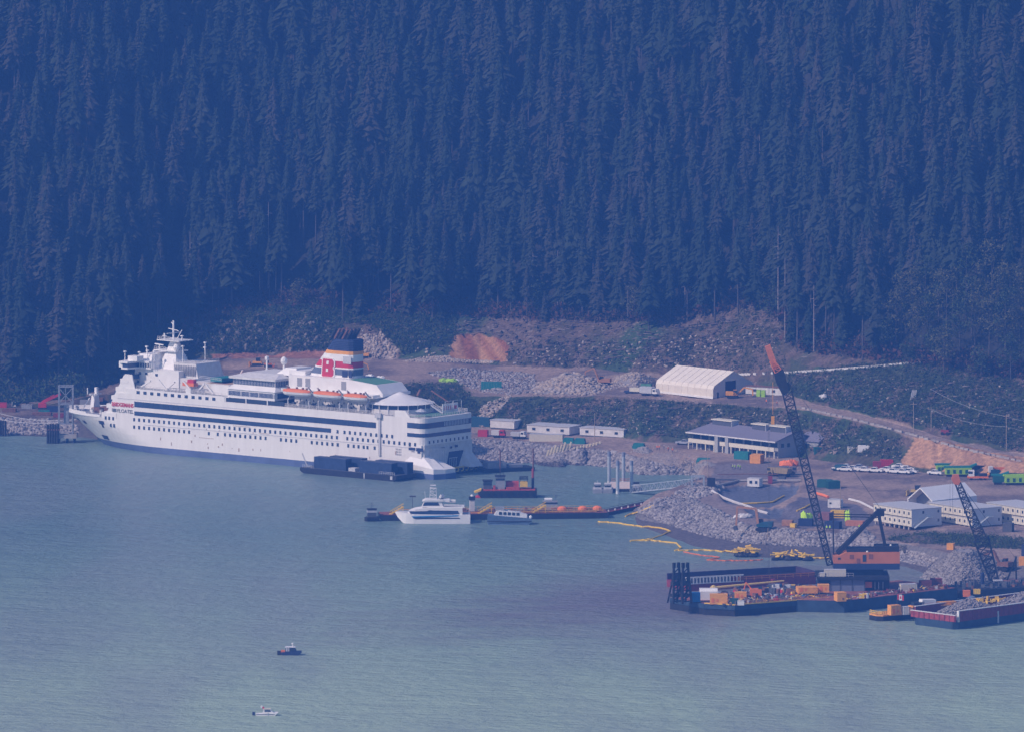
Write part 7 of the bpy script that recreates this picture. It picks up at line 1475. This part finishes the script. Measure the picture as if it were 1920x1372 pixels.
for px, py, l, w, h, mt, nm, lab in [(1466, 985, 3.4, 2.4, 1.7, BRN, 'tool_store', 'brown tool store right of the brown armed excavator'), (1481, 988, 1.8, 1.4, 1.2, YELLOW, 'yellow_barrow', 'small yellow machine between the brown store and blue containers'), (1497, 985, 4.5, 2.5, 2.2, NAVYP, 'blue_container', 'dark blue container left of the lime green cover'),
    (1534, 974, 4, 3, 2.4, M('red_brown', (.25, .12, .12)), 'brown_container', 'red brown container between the lime cover and the yellow one'), (1557, 970, 4.6, 2.6, 2.3, YELLOW, 'yellow_container', 'bright yellow container behind the gantry strut'), (1546, 990, 5, 3, 2.2, NAVYP, 'blue_container', 'dark blue container behind the crane boom foot'), (1585, 985, 6, 2.5, 1.6, M('orange_steel', (.5, .2, .1)), 'steel_rack', 'rusty orange steel rack right of the lime sacks'), (1775, 1030, 2.2, 2, 1.9, ORANGE2, 'generator_box', 'small orange box on the overgrown heap by the stone pile'),
    (1910, 1060, 2.5, 2.5, 2.6, ORANGE2, 'generator_box', 'orange box at the right frame edge above the second crane'), (1880, 996, 3.2, 2, 2.8, DGREY, 'steel_portal', 'dark steel portal below the rightmost site offices'), (1755, 978, 3.2, 2.5, 2.5, NAVYP, 'link_hut', 'dark link hut between the two nearest site office blocks'), (1460, 902, 2.2, 1.6, 1.6, DGREY, 'pump_box', 'dark pump box by the dump trucks'), (1915, 1042, 3, 3, 3.5, NAVYP, 'blue_container', 'dark blue container cut by the right frame edge')]:
    site_box(nm, lab, 'equipment', px, py, l, w, h, mt, random.uniform(-.5, -.2), l > 3)
def lump(name, label, cat, px, py, sx, sy, sz, mat, n=9, seed=1):
    r = random.Random(seed); g = place(px, py); mb = MB()
    for i in range(n): mb.rock(r.uniform(-sx, sx) * .6, r.uniform(-sy, sy) * .6, sz * .25, sx * .55, sy * .5, sz * r.uniform(.5, 1), r)
    o = mb.build(name, mat, None, loc=g); tag(o, label, cat); return o
lump('lime_cover', 'lime green tarp covered machine left of the crane boom', 'covered machine', 1512, 977, 2.0, 1.6, 3.4, HIVIS, 7, 2); lump('lime_sacks', 'upright lime green sacks beneath the crane gantry strut', 'sacks', 1590, 977, 1.1, 1, 3.6, HIVIS, 5, 3); lump('orange_heap', 'heap of bright orange netting below the office building', 'netting heap', 1480, 873, 3.2, 2, 2.0, HIORA, 12, 4)
lump('tarp_heap', 'crumpled pale tarp on the point left of the brown excavator', 'tarp', 1392, 970, 3.2, 2, 1.3, TARP, 10, 5); lump('tarp_heap', 'pale tarp heap on the green slope right of the boom top', 'tarp', 1543, 745, 2.2, 1.6, 1.3, TARP, 8, 6)
for i, (x, lab) in enumerate([(671, 'left white covered heap on the terrace right of the ship funnel'), (692, 'middle white covered heap on the terrace right of the ship funnel'), (715, 'right white covered heap on the terrace right of the ship funnel')]): lump('covered_heap', lab, 'covered heap', x, 707 + i * 2, 2.0, 1.6, 1.6, WHITE, 6, 7 + i)
lump('lime_bags', 'lime and white bags at the end of the terrace beyond the green roof', 'bags', 842, 716, 3.4, 1.5, 1.4, LIME, 7, 12); lump('white_bags', 'white bags beside the lime ones at the end of the terrace', 'bags', 852, 716, 1.8, 1.2, 1.2, WHITE, 6, 13)
sh_ = thing('silt_fence', 'teal sheet fence standing on the rubble above the ship stern', 'fence', place(902, 731), -.1)
for i in range(8): MB().box(i * .95, i * .95 + .9, 0, .12 + (i % 2) * .12, 0, 3.2).build('sheet_panel', TEAL, sh_)
# green machines and the truck crane on the right
def plant_(label, px, py, rz, L, mat, top=TEAL):
    r = thing('screening_plant', label, 'screening plant', place(px, py), rz)
    MB().box(0, L, 0, 2.8, .8, 3.0).build('body', mat, r); MB().side([(-.5, 3.0), (L, 3.0), (L + 2, 4.1), (L + 1.8, 4.5), (L - .6, 3.6), (-.5, 3.5)], .3, 2.5).build('conveyor', top, r); MB().box(.4, L - .5, .2, 2.6, 0, .8).build('track', BLACK, r)
    mb = MB()
    for i in range(4): x = .5 + i * L / 4.3; mb.box(x, x + .9, -.06, 0, 1.1, 2.4)
    mb.build('side_hatch', M('deep_green', (.02, .12, .11)), r); return r
plant_('lime green screening machine at the left of the dark containers', 1756, 888, 0.05, 5, LIME); plant_('lime green screening machine with teal conveyor roof, second from left', 1773, 893, .05, 9, LIME); plant_('lime green screening machine at the right frame edge', 1885, 909, .1, 9, LIME, LIME); plant_('dark green machine between the truck crane and the right lime one', 1862, 908, 0, 3.6, M('deep_green', (.02, .12, .11)))
site_box('dark_container', 'black container behind the white cab of the truck crane', 'container', 1823, 886, 5.2, 2.5, 2.4, BLACK, 0); site_box('dark_container', 'black container between the lime machine and the truck crane', 'container', 1806, 892, 2.6, 2.5, 2.4, NAVYP, 0)
tc = thing('truck_crane', 'truck crane with white cab and orange telescopic boom', 'truck crane', place(1852, 898), 3.1); MB().box(-.2, 7, 0, 2.5, .7, 1.3).build('chassis', ORANGE, tc); MB().box(4.6, 6.6, .1, 2.4, 1.3, 3.3).build('cab', WHITE, tc); MB().box(5.2, 6.65, .05, 2.45, 2.2, 3.0).build('windscreen', GLASS, tc); MB().box(.2, 3, .3, 2.2, 1.3, 2.2).build('engine_house', BLACK, tc); wheels(tc, (1, 2.4, 5.6), 2.2, .55, .15)
rc = thing('yard_crane', 'orange long boomed mobile crane at the foot of the tan slope', 'mobile crane', place(1858, 896), .1); MB().box(0, 3, 0, 2.5, .8, 3).build('cab', M('dark_teal', (.02, .09, .13)), rc); MB().bar((1, 1.2, 3.2), (12, 1.2, 3.0), 1.0, 1.0).build('boom', ORANGE, rc); MB().box(-.6, .8, .2, 2.3, 2.0, 4).build('cab_front', WHITE2, rc); MB().side([(-.4, 1), (-2.5, .3), (-2.5, .6), (-.4, 1.9)], .5, 2).build('bonnet', ORANGE2, rc); wheels(rc, (1, 3.5, 8), 2.3, .7, .1)
rl = thing('road_loader', 'small dark red loader on the dirt road above the tan slope', 'loader', place(1764, 815), -.5); MB().box(0, 3, 0, 2, .7, 1.9).build('body', MAROON, rl); MB().box(.6, 2, .2, 1.8, 1.9, 2.9).build('cab', DGREY, rl); wheels(rl, (.6, 2.5), 1.9, .6, .05)
# barrier lines, poles and wires
bl_ = thing('barrier_line', 'long pale barrier line crossing the green slope below the forest', 'barrier', place(1380, 705), 0); o0 = bl_.location.copy()
blk = MB().box(-.95, .95, -.2, .2, -.2, .55).build('barrier_block', WHITE2, bl_); q = []
for i in range(64):
    px = 1382 + i * 5.6; py = np.interp(px, [1380, 1480, 1560, 1640, 1745], [703, 699, 694, 688, 678]); 
    if 1405 < px < 1470 and i % 3: continue
    q.append((px, py))
G0 = [place(*p) for p in q]; blk.location = G0[0] - o0
repeat(blk, [g - o0 for g in G0[1:]], bl_, rz=[math.atan2((b - a).y, (b - a).x) for a, b in zip(G0, G0[1:])])
kb = thing('kerb_blocks', 'scattered pale blocks along the outer edge of the dirt road', 'road blocks', place(1500, 764), 0); o0 = kb.location.copy(); fb = None
for i in range(44):
    px = 1500 + i * 9.5 + random.uniform(-3, 3); py = np.interp(px, [1500, 1600, 1700, 1800, 1920], [765, 787, 813, 841, 867]); g = place(px, py - .6) - o0
    if fb is None: fb = MB().box(-.9, .9, -.3, .3, -.2, .6).build('road_block', CONC, kb, loc=g)
    else: repeat(fb, [g], kb, rz=[-.5 + random.uniform(-.3, .3)])
def pole(label, px, py, h, arm=True, lean=0.0, grp='utility poles on the slope'):
    g = place(px, py); r = thing('utility_pole', label, 'pole', g, 0, grp); MB().bar((0, 0, -1), (lean, 0, h), .32, n=6, w2=.2).build('shaft', WOODT, r)
    if arm: MB().bar((-1.1, 0, h - .8), (1.1, 0, h - .8), .18).build('crossarm', WOODT, r)
    return g + Vector((lean, 0, h - .8))
t1 = pole('utility pole beside the tall dry grass on the dirt road', 1713, 809, 10.5); t2 = pole('utility pole on the slope just above the dirt road bend', 1746, 808, 8.4); t3 = pole('tallest utility pole near the right frame edge', 1887, 843, 12.5); t4 = t3 + Vector((14, -4, -3))
pole('thin lamp post standing over the gravel mound at the gangway', 1327, 905, 12, False, 0, 'yard lamp posts'); pole('thin lamp post beside the white pump house', 1576, 955, 8, False, 0, 'yard lamp posts'); pole('slim mast behind the two office trailers', 1115, 832, 11, False, 0, 'yard lamp posts'); pole('thin mast right of the brown excavator on the point', 1440, 1012, 4, False, 0, 'yard lamp posts')
wi = thing('power_lines', 'sagging pale power lines between the poles on the right slope', 'power lines', t1, 0)
for a, b in ((t1 + Vector((6, 2, 5)), t3), (t1, t2), (t2, t3 + Vector((0, 0, -3.6))), (t3, t4 + Vector((6, 0, 0))), (t3 + Vector((0, 0, -3.6)), t4 + Vector((6, 0, -3)))):
    P = [a.lerp(b, k / 10) - Vector((0, 0, 4 * (k / 10) * (1 - k / 10) * (b - a).length * .04)) - t1 for k in range(11)]; MB().path(P, .10).build('wire', GREY, wi)
tp = thing('timber_mat', 'pale ribbed timber mat leaning on the slope above the pole', 'timber mat', place(1707, 750), 0)
for i in range(4): MB().bar((i * .5, 0, 0), (i * .45 + .9, 2, 3.4), .28).build('plank', GREY, tp)
# rims and yellow booms of the basins
def strip(name, label, cat, pts, w, mat, lift=.25):
    P = [place(*p) + Vector((0, 0, lift)) for p in pts]; o0 = P[0].copy(); mb = MB().path([p - o0 for p in P], w, 6); o = mb.build(name, mat, None, loc=o0); return tag(o, label, cat)
strip('liner_rim', 'pale folded liner along the lower left rim of the basins', 'liner rim', [(1335, 922), (1355, 934), (1378, 943), (1400, 950), (1425, 960), (1440, 964)], 1.0, TARP, .4); strip('liner_rim', 'grey kerb along the upper rim of the larger basin', 'liner rim', [(1342, 912), (1384, 902), (1502, 902)], .7, CONC, .4); strip('liner_rim', 'pale edging right of the pump house toward the site offices', 'liner rim', [(1592, 937), (1612, 942), (1640, 956), (1650, 962)], .8, WHITE2, .4)
strip('basin_boom', 'yellow boom along the lower edge of the larger basin', 'boom', [(1390, 945), (1420, 944), (1448, 942), (1470, 930)], .6, YELLOW, .3); strip('basin_boom', 'short yellow boom at the lower right of the smaller basin', 'boom', [(1494, 959), (1508, 953), (1518, 947)], .6, YELLOW, .4); strip('orange_net_fence', 'orange net fence left of the white pump house', 'fence', [(1530, 927), (1542, 930), (1553, 934)], .9, HIORA, .6)
strip('safety_fence', 'long low fence across the middle of the yard above the basins', 'fence', [(1345, 893), (1400, 892), (1470, 893)], .3, RUST, .8); strip('retaining_wall', 'dark timber retaining edge of the working pad', 'wall', [(1335, 900), (1380, 900), (1432, 901)], .5, DGREY, .3)
# people
for i, (px, py, v, lab) in enumerate([(1232, 843, HIORA, 'worker in orange at the left of the group near the green cover'), (1236, 843, HIORA, 'second worker in orange beside the leftmost one'), (1253, 846, HIORA, 'worker in orange in the middle of the yard track'), (1261, 848, HIORA, 'rightmost worker in orange on the yard track'), (1245, 844, NAVYP, 'worker in dark clothes between the orange clad pairs'),
    (1374, 879, HIVIS, 'leftmost worker in yellow before the bright orange container'), (1378, 880, HIVIS, 'second worker in yellow before the bright orange container'), (1384, 879, HIVIS, 'third worker in yellow before the bright orange container'), (1388, 880, HIVIS, 'rightmost worker in yellow before the bright orange container'),
    (1437, 757, HIORA, 'worker in orange on the bench right of the lime booths'), (1457, 760, HIORA, 'worker in orange beside the boom on the bench'), (1550, 994, HIVIS, 'left worker in lime vest near the dark blue container'), (1556, 994, HIVIS, 'right worker in lime vest near the dark blue container'), (1611, 992, HIVIS, 'worker in lime vest below the nearest site offices')]):
    person(lab, place(px, py), random.uniform(0, 6.28), v, grp='site workers on foot', pose='walk' if i % 2 else 'stand')
# --- left of the bow
tw = thing('mooring_tower', 'grey steel lattice tower on a concrete dolphin left of the bow', 'tower', Wp(110, 830), 0)
mb = MB(); 
for x in (0, 5): 
    for y in (0, 5): mb.bar((x, y, 3), (x, y, 20.5), .45)
for z in (3.2, 7, 14, 20.3): mb.bar((0, 0, z), (5, 0, z), .4).bar((0, 5, z), (5, 5, z), .4).bar((0, 0, z), (0, 5, z), .4).bar((5, 0, z), (5, 5, z), .4)
mb.bar((0, 0, 14.5), (5, 0, 20), .25).bar((5, 0, 14.5), (0, 0, 20), .25).bar((2.5, 0, 14), (2.5, 0, 20.4), .2).box(1.8, 3.6, 1, 4, 7, 13.6).build('tower_frame', M('tower_grey', (.27, .29, .33), .7), tw)
MB().box(-1, 6.5, -1, 7, 1.8, 3.2).build('cap', CONC, tw); mb = MB()
for x in (0, 3, 5.6): mb.bar((x, 0, -2), (x, 0, 1.8), .7, n=8).bar((x, 6, -2), (x, 6, 1.8), .7, n=8)
mb.build('dolphin_pile', NAVYP, tw)
tl = thing('timber_dolphin', 'dark cluster of timber piles just left of the grey tower', 'dolphin', Wp(89, 831), 0); mb = MB()
for i in range(14): mb.bar(((i % 5) * .9, (i // 5) * 1.2, -2), ((i % 5) * .9 + .1, (i // 5) * 1.2, 7.0 - (i % 3) * .5), .75, n=7)
mb.build('pile', BLACK, tl, kind='stuff'); MB().box(-.3, 4.5, -.3, 3.4, 4.8, 5.3).build('binding', RUST, tl)
t2_ = thing('timber_dolphin', 'dark dolphin at the left frame edge with two slanting piles', 'dolphin', Wp(-4, 817), 0); mb = MB()
for i in range(10): mb.bar(((i % 4) * .9, (i // 4) * 1.2, -2), ((i % 4) * .9, (i // 4) * 1.2, 5.5), .75, n=7)
mb.bar((4.5, 0, -1), (3.2, 0, 2.6), .35).build('pile', BLACK, t2_, kind='stuff')
rm = thing('mooring_line', 'thin pale mooring lines from the shore to the ship bow', 'mooring line', Wp(-10, 783, 5), 0); o0 = rm.location.copy(); b_ = MW @ Vector((-169, 12, 9))
for dz in (0, 2.2): P = [(o0 + Vector((0, 0, dz))).lerp(b_, k / 12) - Vector((0, 0, 2.0 * 4 * (k / 12) * (1 - k / 12))) - o0 for k in range(13)]; MB().path(P, .15).build('rope', LGREY, rm)
rcx = thing('red_boom_crane', 'red crane arm raised over the left shore yard', 'crane', place(76, 766), 0); MB().bar((0, 0, 2), (7.5, 0, 5.6), .8).bar((.5, 0, 2.8), (5, 0, 5.2), .3).build('boom', RED, rcx); MB().box(-.8, 2.2, -1, 1.4, .5, 2.1).build('house', RED, rcx); MB().box(-1, 2.6, -1.2, 1.6, 0, .6).build('track', BLACK, rcx)
site_box('red_vehicle', 'red vehicle at the left frame edge on the shore yard', 'vehicle', -6, 764, 3.6, 2, 1.7, RED, 0, False); site_box('white_vehicle', 'small white vehicle right of the red one on the shore yard', 'vehicle', 22, 762, 1.6, 1.6, 1.6, WHITE2, 0, False); site_box('dark_vehicle', 'dark machine body below the red crane arm', 'vehicle', 88, 772, 4.2, 2, 2.0, NAVYP, 0, False); site_box('teal_boat', 'teal and white boat shape on the shore left of the tower', 'boat', 72, 775, 4, 1.6, 1.2, TEAL, 0, False)

for i, (px, py, l, h, mt, lab) in enumerate([(4, 772, 5, 1.2, RUST, 'rusty pipe rack at the left frame edge'), (40, 766, 4, 1.4, GREY, 'grey skip on the left shore yard'), (60, 778, 7, 1.0, RUST, 'rusty plate stack left of the red crane arm'), (100, 782, 5, 1.3, MAROON, 'maroon steel stack behind the grey tower'), (150, 758, 6, 1.5, GREY, 'grey stores just above the ship bow bulwark'), (168, 752, 5, 1.2, RUST, 'rusty stores right above the ship bow mast')]):
    site_box('steel_stack', lab, 'steel stack', px, py, l, 2.2, h, mt, -.15, True)
